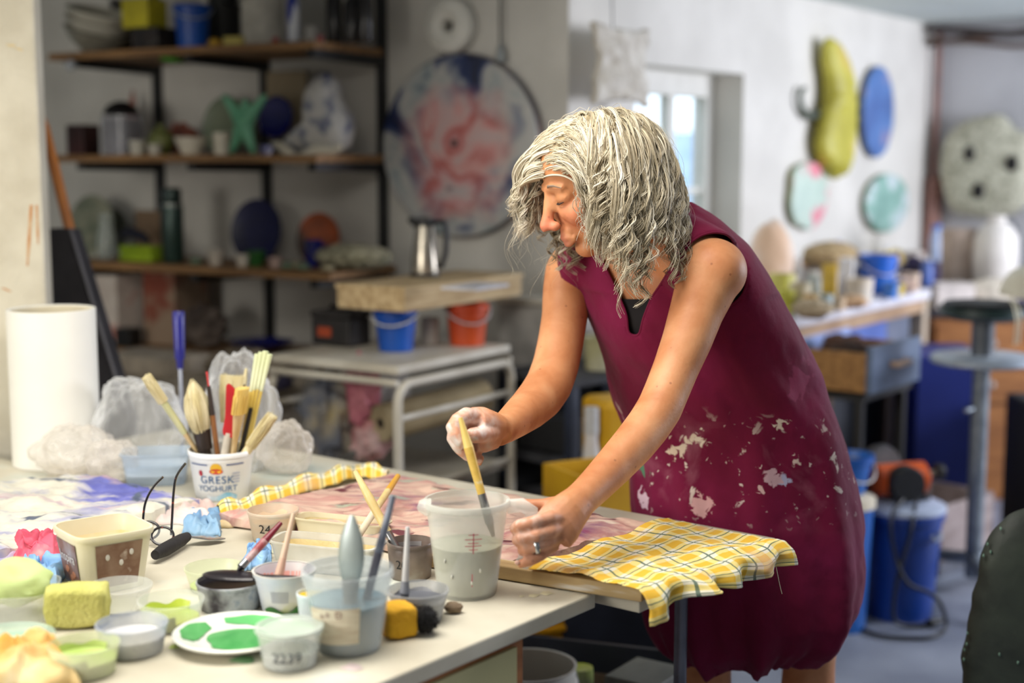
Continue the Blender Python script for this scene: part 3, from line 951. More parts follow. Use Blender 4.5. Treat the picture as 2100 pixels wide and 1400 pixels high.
# local frame: x towards the right corner, y to the left corner (made square)
B().box((LX / 2, LY / 2, ZTR - .012), (LX, LY, .024)).build('tray', trm, t, smooth=False, bevel=.006)
for y in (0, LY):
    r = .05
    pts = [(0, y, 0), (0, y, ZTR - .05 - r)]
    for i in range(1, 7):
        a = math.pi - math.pi / 2 * i / 6
        pts.append((r + r * math.cos(a), y, ZTR - .05 - r + r * math.sin(a)))
    for i in range(0, 7):
        a = math.pi / 2 - math.pi / 2 * i / 6
        pts.append((LX - r + r * math.cos(a), y, ZTR - .05 - r + r * math.sin(a)))
    pts.append((LX, y, 0))
    B().tube(pts, .013, 10).build('tube_frame', trm, t)
for z in (ZTR - .14, .52, .2):
    for y in (0, LY):
        B().tube([(0, y, z), (LX, y, z)], .009, 8).build('rail', trm, t)
for x in (0, LX):
    for z in (ZTR - .045, .5):
        B().tube([(x, 0, z), (x, LY, z)], .010, 8).build('cross_rail', trm, t)
B().box((LX / 2, LY / 2, .5), (LX - .02, LY - .02, .012)).build('lower_tray', trm, t, smooth=False)
TM = Matrix.Translation((ca.x, ca.y, 0)) @ Matrix.Rotation(math.atan2(ex.y, ex.x), 4, 'Z')
TA = math.atan2(ex.y, ex.x)
def tp(px, py, z=ZTR):
    p = T(px, py, z)
    return Vector((p.x, p.y, z + .001))
q = tp(700, 706)
t = thing('toolbox', 'black toolbox with an orange panel on the trolley', 'toolbox', q, TA + math.pi / 2)
B().box((0, 0, .04), (.145, .10, .08)).build('tool_case', mat('dirty_black_plastic', (44, 40, 40), (26, 24, 24), rough=.6, scale=9), t, smooth=False, bevel=.008)
B().box((0, 0, .09), (.15, .105, .018)).build('lid', mat('dirty_black_plastic', (44, 40, 40)), t, smooth=False, bevel=.006)
B().tube([(-.04, 0, .098), (-.035, 0, .112), (.035, 0, .112), (.04, 0, .098)], .006, 8).build('handle', plain((30, 28, 28)), t)
for sy in (-.0515, .0515):
    B().box((0.02, sy, .04), (.05, .003, .028)).build('panel', plain((170, 70, 36)), t, smooth=False)
bucket('bucket', 'bright blue bucket with white handle on the trolley', tp(812, 718), .048, .06, .115, mat('blue_bucket_plastic', (20, 84, 178)), plain((206, 206, 206)), -.2, drop=.5)
cup('jar', 'white plastic jar between the blue and orange buckets on the trolley', tp(882, 704), .026, .027, .075, plain((208, 200, 188)), 'jar')
bucket('bucket', 'orange red bucket with pale handle on the trolley', tp(958, 706), .05, .062, .12, mat('orange_bucket', (206, 80, 30), (180, 62, 22), rough=.45), plain((200, 190, 190)), .3, drop=.7)
zb = ZTR + .122
plk = mat('weathered_pine', (196, 172, 132), (166, 140, 100), rough=.8, scale=5, stretch=(1, 9, 9))
a_, b2, c2_ = T(830, 640, zb), T(712, 622, zb), T(1035, 600, zb)
t = thing('wooden_box', 'shallow pale pine box lying across the buckets on the trolley', 'box', (a_.x, a_.y, zb), TA)
L1, L2 = (c2_ - a_).length * .93, .24
for k in range(3):
    B().box((L1 / 2, L2 * (k + .5) / 3, .006), (L1, L2 / 3 - .003, .012)).build('plank', plk, t, smooth=False)
for y in (.006, L2 - .006):
    B().box((L1 / 2, y, .034), (L1, .012, .045)).build('side_panel', plk, t, smooth=False)
for x in (.006, L1 - .006):
    B().box((x, L2 / 2, .034), (.012, L2 - .024, .045)).build('end_panel', plk, t, smooth=False)
B().box((L1 / 2, L2 / 2, .062), (L1 + .01, L2 + .01, .012)).build('lid', plk, t, smooth=False, bevel=.002)
tz = zb + .069
q = T(872, 566, tz)
t = thing('pump_flask', 'steel vacuum jug with black handle and spout on the pine box', 'jug', (q.x, q.y, tz), -.3)
B().lathe([(0.0001, 0), (.042, 0), (.043, .01), (.04, .06), (.032, .12), (.028, .15), (0.0001, .15)], 32).build('steel_wall', mat('brushed_steel', (196, 186, 170), (150, 144, 132), rough=.25, metal=.9), t)
B().lathe([(.0435, .012), (.046, .004), (.045, 0), (.03, 0)], 32).build('base_ring', plain((24, 24, 24)), t)
B().lathe([(.029, .15), (.031, .158), (.028, .172), (0.0001, .178)], 32).build('lid', plain((34, 34, 34)), t)
B().tube([(.028, 0, .16), (.06, 0, .165), (.07, 0, .14), (.066, 0, .07), (.052, 0, .03), (.038, 0, .03)], [(.010, .008)] * 6, 10).build('handle', plain((28, 28, 32)), t)
B().tube([(-.025, 0, .155), (-.05, 0, .17)], [.014, .008], 10).build('spout', plain((34, 34, 34)), t)
o = B().box((0, 0, .004), (.17, .11, .008)).build('papers', plain((204, 202, 206), .9), smooth=False, loc=T(975, 590, tz + .001), rotz=TA + .05)
tag(o, 'pale sheaf of papers on the pine box', 'papers')
# cloths and rolls in the trolley
for (px, py, c1, c2, lab, s, sd) in ((672, 855, (150, 140, 120), (96, 100, 110), 'grey and yellow rag hanging in the trolley', (.07, .06, .13), 1),
                                     (742, 810, (206, 130, 140), (170, 96, 110), 'pink rag hanging at the front of the trolley', (.05, .04, .10), 2),
                                     (762, 900, (200, 170, 168), (180, 120, 120), 'pale pink and white rag low in the trolley', (.06, .05, .06), 3)):
    p = P(px, py, 3.92)
    o = B().ball((0, 0, 0), s, 24, 18, .5, 3.2, sd).build('rag', mat('rag_%d' % sd, c1, c2, c3=(190, 170, 110) if sd == 1 else None, rough=.95, scale=12), loc=p)
    tag(o, lab, 'rag')
p0, p1 = P(780, 868, 3.86), P(990, 812, 4.1)
o, L = axis_thing('canvas_roll', 'thick roll of beige canvas lying inside the trolley', 'roll', p0, p1)
rolm = mat('beige_canvas', (176, 160, 128), (156, 140, 108), rough=.9, scale=8)
B().lathe([(.016, 0), (.05, 0), (.052, .004), (.052, L), (.016, L)], 28).build('canvas', rolm, o)
B().lathe([(.016, .002), (.016, L - .002), (.012, L - .002), (.012, .002)], 20, closed=True).build('core', plain((70, 60, 50)), o)
crate('white_carton', 'white carton on the lower tray of the trolley', P(770, 832, 4.15) , (.16, .14, .11), plain((200, 194, 186), .8), TA)
crate('black_crate', 'black crate at the bottom of the trolley', Vector((P(905, 940, 4.0).x, 4.05, 0.21)), (.28, .18, .2), mat('grimy_black', (40, 36, 34), (18, 18, 18), rough=.8), TA, 'crate')
# white board against the wall beside trolley
p = on_line(1096, WL0 - WN * .10, WD)
t = thing('white_cabinet', 'low pale cabinet against the wall behind the trolley', 'cabinet', (p.x, p.y, 0), SANG)
zc = P(1092, 606, p.y).z
B().box((0, 0, zc / 2 - .012), (.18, .15, zc - .024)).build('cabinet_body', plain((196, 194, 188), .7), t, smooth=False, bevel=.004)
B().box((0, -.005, zc - .011), (.20, .17, .022)).build('cabinet_top', plain((206, 200, 186), .6), t, smooth=False, bevel=.004)

# ---- dark shelving and yellow boxes behind the woman
bz = P(1180, 770, 4.2).z
p = P(1206, 900, 4.30)
t = thing('dark_rack', 'dark steel storage rack in shadow behind the painter', 'rack', (p.x, p.y, 0), TA - .25)
dkb = mat('dark_blue_steel', (34, 42, 62), (24, 30, 46), rough=.6)
for x in (-.21, .21):
    for y in (-.14, .14):
        B().box((x, y, bz / 2), (.03, .03, bz)).build('rack_post', dkb, t, smooth=False)
for z in (bz, bz - .24, bz - .46, .12):
    B().box((0, 0, z), (.46, .32, .02)).build('rack_shelf', mat('dusty_black_board', (60, 60, 64), (36, 36, 40), rough=.8), t, smooth=False)
B().box((0, .155, bz / 2), (.46, .01, bz)).build('rack_back', plain((12, 12, 13), .9), t, smooth=False)
RM = Matrix.Translation((p.x, p.y, 0)) @ Matrix.Rotation(TA - .25, 4, 'Z')
for i, (x, z, s, c, lab) in enumerate(((-.12, bz - .23, (.16, .2, .1), (20, 20, 22), 'black folder box in the dark rack'), (.1, bz - .23, (.18, .2, .12), (26, 24, 26), 'charcoal box on the right of the dark rack'),
                                     (-.1, bz - .45, (.18, .2, .05), (70, 62, 56), 'brown stack of boards low in the dark rack'), (-.1, bz - .395, (.18, .2, .03), (50, 48, 50), 'grey stack of boards low in the dark rack'), (.12, bz - .45, (.14, .2, .12), (14, 14, 16), 'black crate low in the dark rack'))):
    crate('storage_box', lab, RM @ Vector((x, 0, z + .011)), s, plain(c, .8), TA - .25)
cup('paint_tub', 'white paint tub on top of the dark rack', Vector((RM @ Vector((.1, 0, bz + .011)))), .05, .055, .13, plain((190, 188, 180)), 'tub', 28)
bucket('paint_bucket', 'grey white bucket with yellow band on the dark rack', Vector((RM @ Vector((.0, -.05, bz + .011)))), .045, .052, .10, mat('grimy_white_pail', (180, 176, 150), (150, 146, 96), rough=.6, scale=5), None)
yel = mat('yellow_plastic', (214, 166, 24), (190, 142, 14), rough=.5, scale=4)
pz = P(1235, 945, 3.6)
openbox('yellow_crate', 'open yellow plastic crate behind the painter', Vector((P(1230, 1000, 3.62).x, 3.62, P(1230, 1030, 3.62).z - .12)), (.24, .18, .22), yel, .5)
crate('crate_stand', 'dark stand under the open yellow crate', Vector((P(1230, 1000, 3.62).x, 3.62, 0)), (.16, .14, P(1230, 1030, 3.62).z - .122), plain((30, 30, 34)), .5, 'stand')
crate('yellow_bin', 'tall yellow bin standing in the shadow behind the painter', Vector((P(1262, 900, 3.95).x, 3.95, 0)), (.15, .15, P(1262, 812, 3.95).z), yel, .4, 'bin', bevel=.02)
t = bottle('glue_bottle', 'white bottle with orange label before the yellow bin', Vector((P(1213, 900, 3.85).x, 3.86, 0)), .03, P(1213, 836, 3.85).z, mat('white_orange_label', (205, 200, 196), (220, 96, 40), rough=.5, scale=5, stretch=(.1, .1, 3), pos=(.4, .45)), .6, plain((200, 200, 200)))
# ================================================================= right hand side of the room
BZ = 0.88
UANG = math.atan2(UD.y, UD.x)
bp0 = T(1622, 652, BZ)
benchw = mat('pale_blue_white_worktop', (214, 212, 218), (190, 188, 196), rough=.5, scale=4)
greyblue = mat('blue_grey_paint', (92, 108, 132), (78, 94, 118), rough=.5, scale=6)
bluec = mat('blue_cabinet_paint', (88, 112, 180), (74, 98, 164), rough=.5, scale=6)
oak = mat('oak_drawer_side', (168, 122, 66), (138, 96, 48), rough=.6, scale=6, stretch=(1, 8, 8))
sA = (bp0 - C0).dot(UD)
off = (bp0 - C0).dot(UN)
sB = (T(1922, 592, BZ) - C0).dot(UD)
t = thing('workbench', 'pale work bench crowded with pots along the window wall', 'bench', (C0.x, C0.y, 0), UANG)
# local: x along the wall away from us, y negative towards the room
def BL(s, o, z):
    return (s, -o, z)
S_ = sA - .45
B().box(((S_ + sB) / 2, -(off + .012) / 2, BZ - .02), (sB - S_, off - .02, .04)).build('worktop', benchw, t, smooth=False, bevel=.004)
B().box(((S_ + sB) / 2, -off + .03, BZ - .065), (sB - S_ - .02, .03, .05)).build('apron', mat('raw_wood_edge', (176, 146, 116), (150, 120, 92), rough=.7), t, smooth=False)
for s in (S_ + .06, sB - .03):
    for o_ in (.06, off - .04):
        B().box((s, -o_, (BZ - .04) / 2), (.055, .055, BZ - .04)).build('bench_leg', mat('pale_wood_leg', (206, 190, 170), (186, 168, 146), rough=.6), t, smooth=False, bevel=.003)
# drawer unit of the bench, top row, open big drawer below
UM = Matrix.Translation((C0.x, C0.y, 0)) @ Matrix.Rotation(UANG, 4, 'Z')
sd = lambda px, py, o_: (on_plane(px, py, C0 + UN * o_, UN) - C0)
q0 = sd(1650, 690, off)
q1 = sd(1752, 665, off)
q2 = sd(1862, 640, off)
t2 = thing('drawer_cabinet', 'blue painted drawer cabinet under the crowded work bench', 'cabinet', (C0.x, C0.y, 0), UANG)
sL, sM, sR = q0.dot(UD), q1.dot(UD), sB - .075
zl = .60
B().box(((sL + sR) / 2, -(off - .06) / 2 - .02, (BZ - .095 + .0) / 2 + .0), (sR - sL, off - .12, BZ - .095)).build('carcass', mat('dark_carcass', (36, 38, 46), (26, 28, 34), rough=.7), t2, smooth=False)
def drawer(par, s0, s1, z0, z1, out, m, open_=0.0, handle=None, hm=None):
    """drawer front with handle; open_ pulls it into the room"""
    o_ = out + open_
    f = B().box(((s0 + s1) / 2, -o_, (z0 + z1) / 2), (s1 - s0, .02, z1 - z0)).build('drawer_front', m, par, smooth=False, bevel=.003)
    if open_ > .02:
        dl = open_ + .02
        for s in (s0 + .012, s1 - .012):
            B().box((s, -o_ + .01 + dl / 2, (z0 + z1) / 2 - .01), (.014, dl, (z1 - z0) * .82)).build('drawer_side', oak, par, smooth=False)
        B().box(((s0 + s1) / 2, -o_ + .01 + dl / 2, z0 + .02), (s1 - s0 - .04, dl, .008)).build('drawer_bottom', oak, par, smooth=False)
    if handle:
        c = Vector(((s0 + s1) / 2, -o_ - .011, (z0 + z1) / 2))
        B().tube([c + Vector((-.035, 0, 0)), c + Vector((-.03, -.022, 0)), c + Vector((.03, -.022, 0)), c + Vector((.035, 0, 0))], [(.007, .009)] * 4, 8).build('handle', hm, f)
    return f
hm = plain((206, 170, 140), .4)
drawer(t2, sL, sM - .01, .69, .80, off - .07, mat('pale_blue_drawer', (150, 168, 214), (132, 150, 200), rough=.4), .05)
drawer(t2, sM + .03, (sM + sR) / 2 + .06, .64, .80, off - .07, bluec, .02, True, plain((206, 196, 206)))
drawer(t2, (sM + sR) / 2 + .08, sR, .66, .80, off - .07, mat('slate_grey_paint', (110, 118, 136), (96, 104, 122), rough=.5), .0)
# big open drawer, pulled far out
p = P(1742, 795, 4.35)
t3 = thing('open_drawer', 'blue grey drawer with wooden handle pulled out of the bench', 'drawer', (0, 0, 0), UANG)
f0, f1 = P(1775, 770, 4.42), P(1876, 742, 4.72)
fd = (f1 - f0)
W3 = math.hypot(fd.x, fd.y)
z0, z1 = P(1775, 808, 4.42).z, P(1775, 712, 4.42).z
t3.location = (f0.x, f0.y, z0)
t3.rotation_euler = (0, 0, math.atan2(fd.y, fd.x))
H3 = z1 - z0
B().box((W3 / 2, -.01, H3 / 2), (W3, .02, H3)).build('drawer_front', greyblue, t3, smooth=False, bevel=.003)
for x in (.012, W3 - .012):
    B().box((x, .17, H3 / 2 - .01), (.014, .34, H3 * .84)).build('drawer_side', oak, t3, smooth=False)
B().box((W3 / 2, .17, .02), (W3 - .04, .33, .008)).build('drawer_bottom', oak, t3, smooth=False)
B().box((W3 / 2, .33, H3 / 2 - .01), (W3 - .04, .012, H3 * .8)).build('drawer_back', oak, t3, smooth=False)
B().tube([(W3 / 2 - .05, -.02, H3 * .55), (W3 / 2 - .045, -.045, H3 * .55), (W3 / 2 + .045, -.045, H3 * .55), (W3 / 2 + .05, -.02, H3 * .55)], [(.008, .010)] * 4, 8).build('handle', hm, t3)
D3 = Matrix.Translation(t3.location) @ Matrix.Rotation(t3.rotation_euler.z, 4, 'Z')
for i, (x, y, s, c) in enumerate(((.1, .1, (.07, .05, .04), (66, 46, 36)), (.26, .2, (.08, .06, .04), (92, 62, 46)))):
    o = B().ball((0, 0, s[2]), s, 14, 10, .5, 3, i + 40).build('clay_tool_bundle', plain(c, .8), loc=D3 @ Vector((x, y, H3 * .45)))
    tag(o, ['dark brown bundle in the pulled out drawer', 'lighter brown bundle at the back of the pulled out drawer'][i], 'bundle')
dpz = thing('drawer_stand', 'black metal rack carrying the pulled out drawer', 'rack', (f0.x, f0.y, 0), math.atan2(fd.y, fd.x))
for x in (.03, W3 - .03):
    for y in (.03, .3):
        B().box((x, y, (z0 - .03) / 2), (.025, .025, z0 - .03)).build('rack_leg', plain((96, 66, 40), .6) if y > .1 and x > .1 else plain((20, 20, 22)), dpz, smooth=False)
B().box((W3 / 2, .17, z0 - .018), (W3 - .01, .33, .018)).build('rack_top', plain((20, 21, 24)), dpz, smooth=False)
B().box((W3 / 2, .31, (z0 - .05) / 2), (W3 - .02, .012, z0 - .06)).build('rack_back', plain((18, 20, 22), .8), dpz, smooth=False)
# royal blue panel cabinet to the right
zb_ = P(1885, 728, 5.2).z
pA, pB = P(1882, 900, 5.15), P(2030, 900, 5.15)
t4 = thing('blue_cupboard', 'plain royal blue cupboard standing next to the sculpting stand', 'cupboard', ((pA.x + pB.x) / 2, 5.15 + .2, 0), -.05)
wd = pB.x - pA.x
zf = P(1950, 1015, 5.15).z
royal = mat('royal_blue_board', (26, 44, 128), (20, 36, 112), rough=.5, scale=3)
B().box((0, 0, (zb_ + zf) / 2), (wd, .38, zb_ - zf)).build('cupboard_body', royal, t4, smooth=False, bevel=.003)
B().box((0, -.196, (zb_ + zf) / 2), (wd - .006, .012, zb_ - zf - .006)).build('door', royal, t4, smooth=False, bevel=.003)
B().box((0, .02, zf / 2), (wd - .04, .3, zf)).build('plinth', plain((140, 112, 84), .7), t4, smooth=False)
# wooden drawers bench far right
pw0 = P(1925, 690, 5.6)
t5 = thing('wooden_chest', 'orange brown wooden chest of drawers at the far right', 'chest', (P(2112, 680, 6.0).x, 6.0, 0), 0)
zt = P(2000, 635, 5.7).z
cw = .98
chest = mat('orange_brown_wood', (170, 112, 60), (140, 88, 44), rough=.5, scale=5, stretch=(1, 6, 6))
B().box((0, 0, zt / 2 - .02), (cw, .5, zt - .04)).build('chest_body', chest, t5, smooth=False, bevel=.004)
B().box((0, 0, zt - .018), (cw + .04, .54, .036)).build('chest_top', mat('dark_top', (60, 54, 58), (44, 40, 46), rough=.4), t5, smooth=False, bevel=.003)
for k in range(2):
    for j in range(2):
        f = B().box((-cw / 4 + j * cw / 2, -.256, zt - .14 - .17 * k), (cw / 2 - .03, .014, .15)).build('drawer_front', chest, t5, smooth=False, bevel=.003)
        B().ball((-cw / 4 + j * cw / 2, -.275, zt - .14 - .17 * k), .014).build('knob', plain((190, 180, 170)), f)

# ---- clutter on the bench
def bt(px, py, z=BZ):
    p = T(px, py, z)
    return Vector((p.x, p.y, z + .001))
speck = mat('speckled_tan', (206, 180, 138), (168, 140, 98), rough=.9, scale=60, bump=.8)
o = B().ball((0, 0, .145), (.085, .07, .145), 24, 16, .12, 2, 3).build('plaster_bust', mat('warm_plaster', (232, 214, 200), (226, 190, 160), rough=.8, scale=6), loc=bt(1580, 612))
tag(o, 'cream plaster boulder with a yellow stain on the bench near the painter\'s shoulder', 'sculpture')
riser = crate('wooden_riser', 'pale wooden riser under the tan stone loaf on the bench', bt(1697, 602), (.2, .16, .10), plain((196, 184, 176), .7), UANG, 'riser')
o = B().ball((0, 0, .052), (.135, .10, .05), 32, 16, .14, 8, 5).build('stone_loaf', speck, loc=bt(1700, 602) + Vector((0, 0, .10)), rotz=UANG)
tag(o, 'speckled tan stone loaf on the bench below the pale heart disc', 'sculpture')
def pail(px, py, r, h, m, lab, hm=None, inner=None, nm='pail'):
    return bucket(nm, lab, bt(px, py), r * .82, r, h, m, hm, .2, inner=inner, drop=.8)
wht = plain((226, 222, 216), .4)
pail(1798, 602, .075, .15, mat('white_blue_pail', (40, 110, 210), (30, 96, 196), rough=.4), 'blue pail with a white band and handle on the crowded bench', plain((216, 205, 200)), None)
cup('tub', 'white tub standing before the blue pail on the bench', bt(1762, 618), .045, .05, .085, mat('white_tub', (228, 218, 204), (214, 198, 176), rough=.5), 'tub')
t = crate('packet', 'white paper packet with a yellow side on the bench', bt(1735, 612), (.11, .05, .15), mat('white_packet', (228, 224, 222), (212, 208, 208), rough=.7), UANG + .35, 'packet')
crate('yellow_packet', 'slim yellow packet standing left of the white packet', bt(1700, 628), (.035, .05, .15), plain((230, 190, 70), .6), UANG + .3, 'packet')
bottle('squeeze_bottle', 'small white bottle with blue cap on the bench', bt(1716, 575), .022, .17, wht, .5, plain((40, 80, 190)))
cup('jar', 'glass jar with olive paste at the near end of the bench', bt(1602, 632), .045, .045, .12, mat('olive_jar', (206, 196, 120), (180, 176, 60), rough=.4, scale=4), 'jar')
cup('jar', 'cream jar standing at the front edge of the bench', bt(1640, 640), .035, .037, .10, plain((206, 192, 160), .5), 'jar')
bottle('orange_bottle', 'amber orange bottle behind the cream jar', bt(1652, 600), .03, .13, mat('amber_plastic', (226, 150, 50), (200, 170, 140), rough=.4, scale=6), .6)
bottle('clear_bottle', 'pale clear bottle beside the cream jar on the bench', bt(1668, 625), .026, .12, mat('clear_pale_plastic', (205, 214, 212), rough=.2, alpha=.6), .6, wht)
cup('grey_tin', 'grey tin in the middle of the crowded bench', bt(1672, 590), .06, .06, .09, plain((150, 140, 140), .4, .3), 'tin')
o = B().ball((0, 0, .03), (.07, .05, .03), 18, 12, .4, 3, 9).build('clay_piece', plain((200, 180, 150), .9), loc=bt(1655, 655) + UD * .05)
tag(o, 'crumbly beige clay piece at the bench edge', 'clay')
o = B().ball((0, 0, .022), (.06, .05, .022), 18, 12, .4, 3, 11).build('clay_piece', plain((220, 180, 140), .9), loc=bt(1745, 632))
tag(o, 'peach coloured clay piece before the white packet', 'clay')
o = B().ball((0, 0, .03), (.05, .045, .03), 18, 12, .5, 3, 13).build('clay_piece', plain((220, 190, 170), .9), loc=bt(1855, 600))
tag(o, 'pinkish clay piece at the far end of the bench', 'clay')
cup('yellow_cup', 'small yellow cup at the far end of the bench', bt(1838, 606), .025, .03, .045, plain((236, 206, 70)), 'cup')
o = B().ball((0, 0, .05), (.10, .08, .05), 22, 14, .45, 2.5, 21).build('yellow_bag', mat('yellow_film', (240, 216, 80), (226, 190, 120), rough=.4, scale=8), loc=bt(1840, 556))
tag(o, 'crumpled yellow bag behind the blue pail', 'bag')
o = B().ball((0, 0, .05), (.085, .06, .05), 22, 14, .5, 2.5, 23).build('purple_cloth', mat('dark_purple_cloth', (56, 46, 84), (36, 30, 56), rough=.9), loc=bt(1888, 580))
tag(o, 'dark purple cloth heap on the bench end', 'cloth')
bottle('blue_bottle', 'tall pale blue bottle at the end of the bench', bt(1918, 560), .03, .22, mat('pale_blue_plastic', (196, 210, 236), (170, 186, 220), rough=.3), .6, plain((60, 120, 210)))
crate('white_box', 'white box on the chest next to the bench end', Vector((P(1958, 555, 5.75).x, 5.8, zt + .001)), (.16, .12, .10), plain((232, 220, 212), .6), .1)
cup('pot', 'peach flower pot at the back beside the white vase', Vector((P(1966, 520, 6.2).x, 6.2, zt + .001)), .07, .08, .3, plain((196, 176, 160), .8), 'pot')
o = B().ball((0, 0, .05), (.12, .08, .06), 22, 12, .2, 3, 31).build('bread_like_stone', plain((236, 224, 206), .8), loc=Vector((P(2040, 560, 5.85).x, 5.88, zt + .001)))
tag(o, 'cream rounded stone in front of the white vase', 'stone')
t = thing('vase', 'tall white shouldered vase at the right on the chest', 'vase', Vector((P(2050, 520, 6.05).x, 6.1, zt + .001)))
B().lathe([(0.0001, 0), (.075, 0), (.085, .02), (.095, .18), (.09, .27), (.06, .32), (.035, .335), (.04, .36), (.034, .36), (.03, .335), (0.0001, .33)], 36).build('vase_body', mat('white_rib_glaze', (232, 226, 218), (216, 210, 204), rough=.5), t)
B().tube([(.035, 0, .335), (.07, 0, .34), (.09, 0, .30)], .008, 8).build('vase_handle', plain((96, 96, 104)), t)
for i, (px, c, lab) in enumerate(((1960, (120, 110, 130), 'lilac box row at the back of the chest'), (2085, (70, 60, 100), 'dark purple box at the right end of the chest'))):
    crate('box', lab, Vector((P(px, 560, 5.9).x, 5.98 + .05 * i, zt + .001)), (.14, .1, .06), plain(c), .1)
o = B().box((0, 0, .01), (.5, .22, .02)).build('paper_stack', plain((226, 226, 236), .7), smooth=False, loc=Vector((P(2010, 580, 5.75).x, 5.82, zt + .102)), rotz=.05)
bpy.data.objects.remove(o)
for i, (px, py, kind, r, hh, c, lab) in enumerate((
        (1615, 616, 0, .035, .09, (226, 214, 190), 'cream beaker by the cream plaster boulder'), (1634, 610, 1, .022, .15, (236, 232, 226), 'white bottle left of the grey tin'),
        (1690, 640, 0, .03, .06, (190, 206, 206), 'pale teal cup at the bench edge'), (1718, 636, 0, .028, .045, (226, 196, 160), 'apricot saucer cup before the yellow packet'),
        (1775, 600, 0, .04, .10, (236, 232, 228), 'tall white pot left of the blue pail'), (1818, 586, 1, .02, .16, (240, 214, 90), 'yellow bottle behind the blue pail'),
        (1826, 612, 0, .03, .06, (70, 130, 214), 'small sky blue cup right of the blue pail'), (1868, 596, 0, .035, .07, (232, 206, 180), 'beige cup near the purple cloth'),
        (1900, 588, 1, .024, .12, (90, 120, 200), 'blue bottle at the end of the bench beside the purple cloth'), (1662, 646, 0, .026, .07, (206, 170, 110), 'ochre jar by the crumbly beige clay'),
        (1748, 590, 0, .05, .05, (206, 206, 220), 'lilac white bowl behind the white packet'), (1612, 644, 0, .028, .08, (190, 186, 60), 'olive cup at the near end of the bench'))):
    if kind:
        bottle('bottle', lab, bt(px, py), r, hh, plain(c, .4), .5, plain((230, 230, 230)))
    else:
        cup('cup', lab, bt(px, py), r * .85, r, hh, plain(c, .5), 'cup', 20)
# cream discs and figures behind the bench
t = thing('stacked_dish', 'pale blue grey dish standing behind the yellow bag', 'dish', bt(1790, 578))
B().lathe([(0.0001, 0), (.05, 0), (.09, .03), (.087, .033), (.048, .006), (0.0001, .006)], 28).build('dish_body', plain((206, 216, 232)), t)
cup('white_mug', 'white beaker behind the purple cloth', bt(1872, 572), .04, .045, .12, plain((220, 208, 200)), 'beaker')

# ---- art on the window wall
def wart(px, py):
    return on_plane(px, py, C0, UN)
def hang(name, lab, px, py):
    p = wart(px, py)
    t = thing(name, lab, 'wall art', (0, 0, 0))
    t.matrix_world = face_wall(p, -UN)
    return t, mpp(p), p
# gourd
t, s, p = hang('gourd_relief', 'large yellow green ribbed gourd shaped ceramic with a curled tail on the wall', 1690, 225)
k = 1 / 0.46
gm = mat('yellow_green_gourd', (196, 188, 74), (160, 150, 44), c3=(212, 190, 96), rough=.5, scale=4, pos=(.35, .55))
pts, rd = [], []
path = [(-16, -138, 6), (-18, -128, 15), (-12, -105, 21), (2, -75, 26), (12, -40, 31), (14, 0, 37), (8, 40, 44), (2, 80, 46), (-2, 108, 36), (-6, 128, 17), (-8, 134, 4)]
Np = 44
for i in range(Np + 1):
    f = i / Np * (len(path) - 1)
    j = min(int(f), len(path) - 2)
    u = f - j
    a, b = path[j], path[j + 1]
    x, y, r = [a[q] + (b[q] - a[q]) * u for q in range(3)]
    rib = 1 + (.05 if i % 2 else -.06)
    pts.append(((x - 8) * s * 1.7, -y * s, .062))
    rd.append((r * s * 1.75 * rib, min(r * s * 1.0, .06) * rib))
B().tube(pts, rd, 20, up=(0, 0, 1)).build('gourd_body', gm, t, auto=80)
tl = []
for (x, y) in ((-36, 10), (-54, 16), (-68, 10), (-78, -4), (-82, -20), (-78, -34), (-70, -38)):
    tl.append((x * s * 1.8, -y * s, .03))
tl = smooth_path([(-16 * s, -6 * s, .04)] + tl, 4)
B().tube(tl, [.018 - .0003 * i for i in range(len(tl))], 10).build('curled_tail', mat('grey_green_tail', (96, 104, 92), (70, 78, 70), rough=.6), t)
# discs
def wdisc(name, lab, px, py, hpx, m, sq=(1, 1), th=.05, wob=.0, rimc=(110, 108, 80)):
    t, s, p = hang(name, lab, px, py)
    r = hpx / 2 * s
    B().lathe([(0.0001, th), (r * .85, th * .95), (r * .97, th * .8), (r, th * .6)], 56, sq=sq, wob=wob, seed=px * .1).build('disc_face', m, t)
    B().lathe([(r, th * .6), (r * .99, th * .2), (r * .9, .001), (0.0001, .001)], 56, sq=sq, wob=wob, seed=px * .1).build('disc_rim', mat('rim_%d' % px, rimc, tuple(v * .7 for v in rimc), rough=.6), t)
    return t, r
wdisc('blue_disc', 'upright oval disc in soft blue on the window wall', 1787, 230, 186, mat('cloudy_blue', (92, 130, 190), (70, 100, 160), c3=(170, 140, 160), rough=.5, scale=5, pos=(.35, .6)), (.86, 1), rimc=(90, 92, 84))
wdisc('heart_disc', 'pale green heart like disc with pink spots below the gourd', 1644, 402, 138, mat('pale_mint_pink', (200, 218, 204), (188, 208, 196), c3=(232, 140, 156), rough=.5, scale=7, pos=(.36, .53)), (1.3, 1), wob=.18, rimc=(150, 150, 90))
wdisc('melon_disc', 'teal and white speckled round disc above the bench', 1806, 416, 120, mat('teal_speckle', (150, 190, 178), (120, 160, 150), c3=(206, 216, 220), rough=.5, scale=9, pos=(.35, .55)), (1.9, 1), rimc=(120, 130, 80))
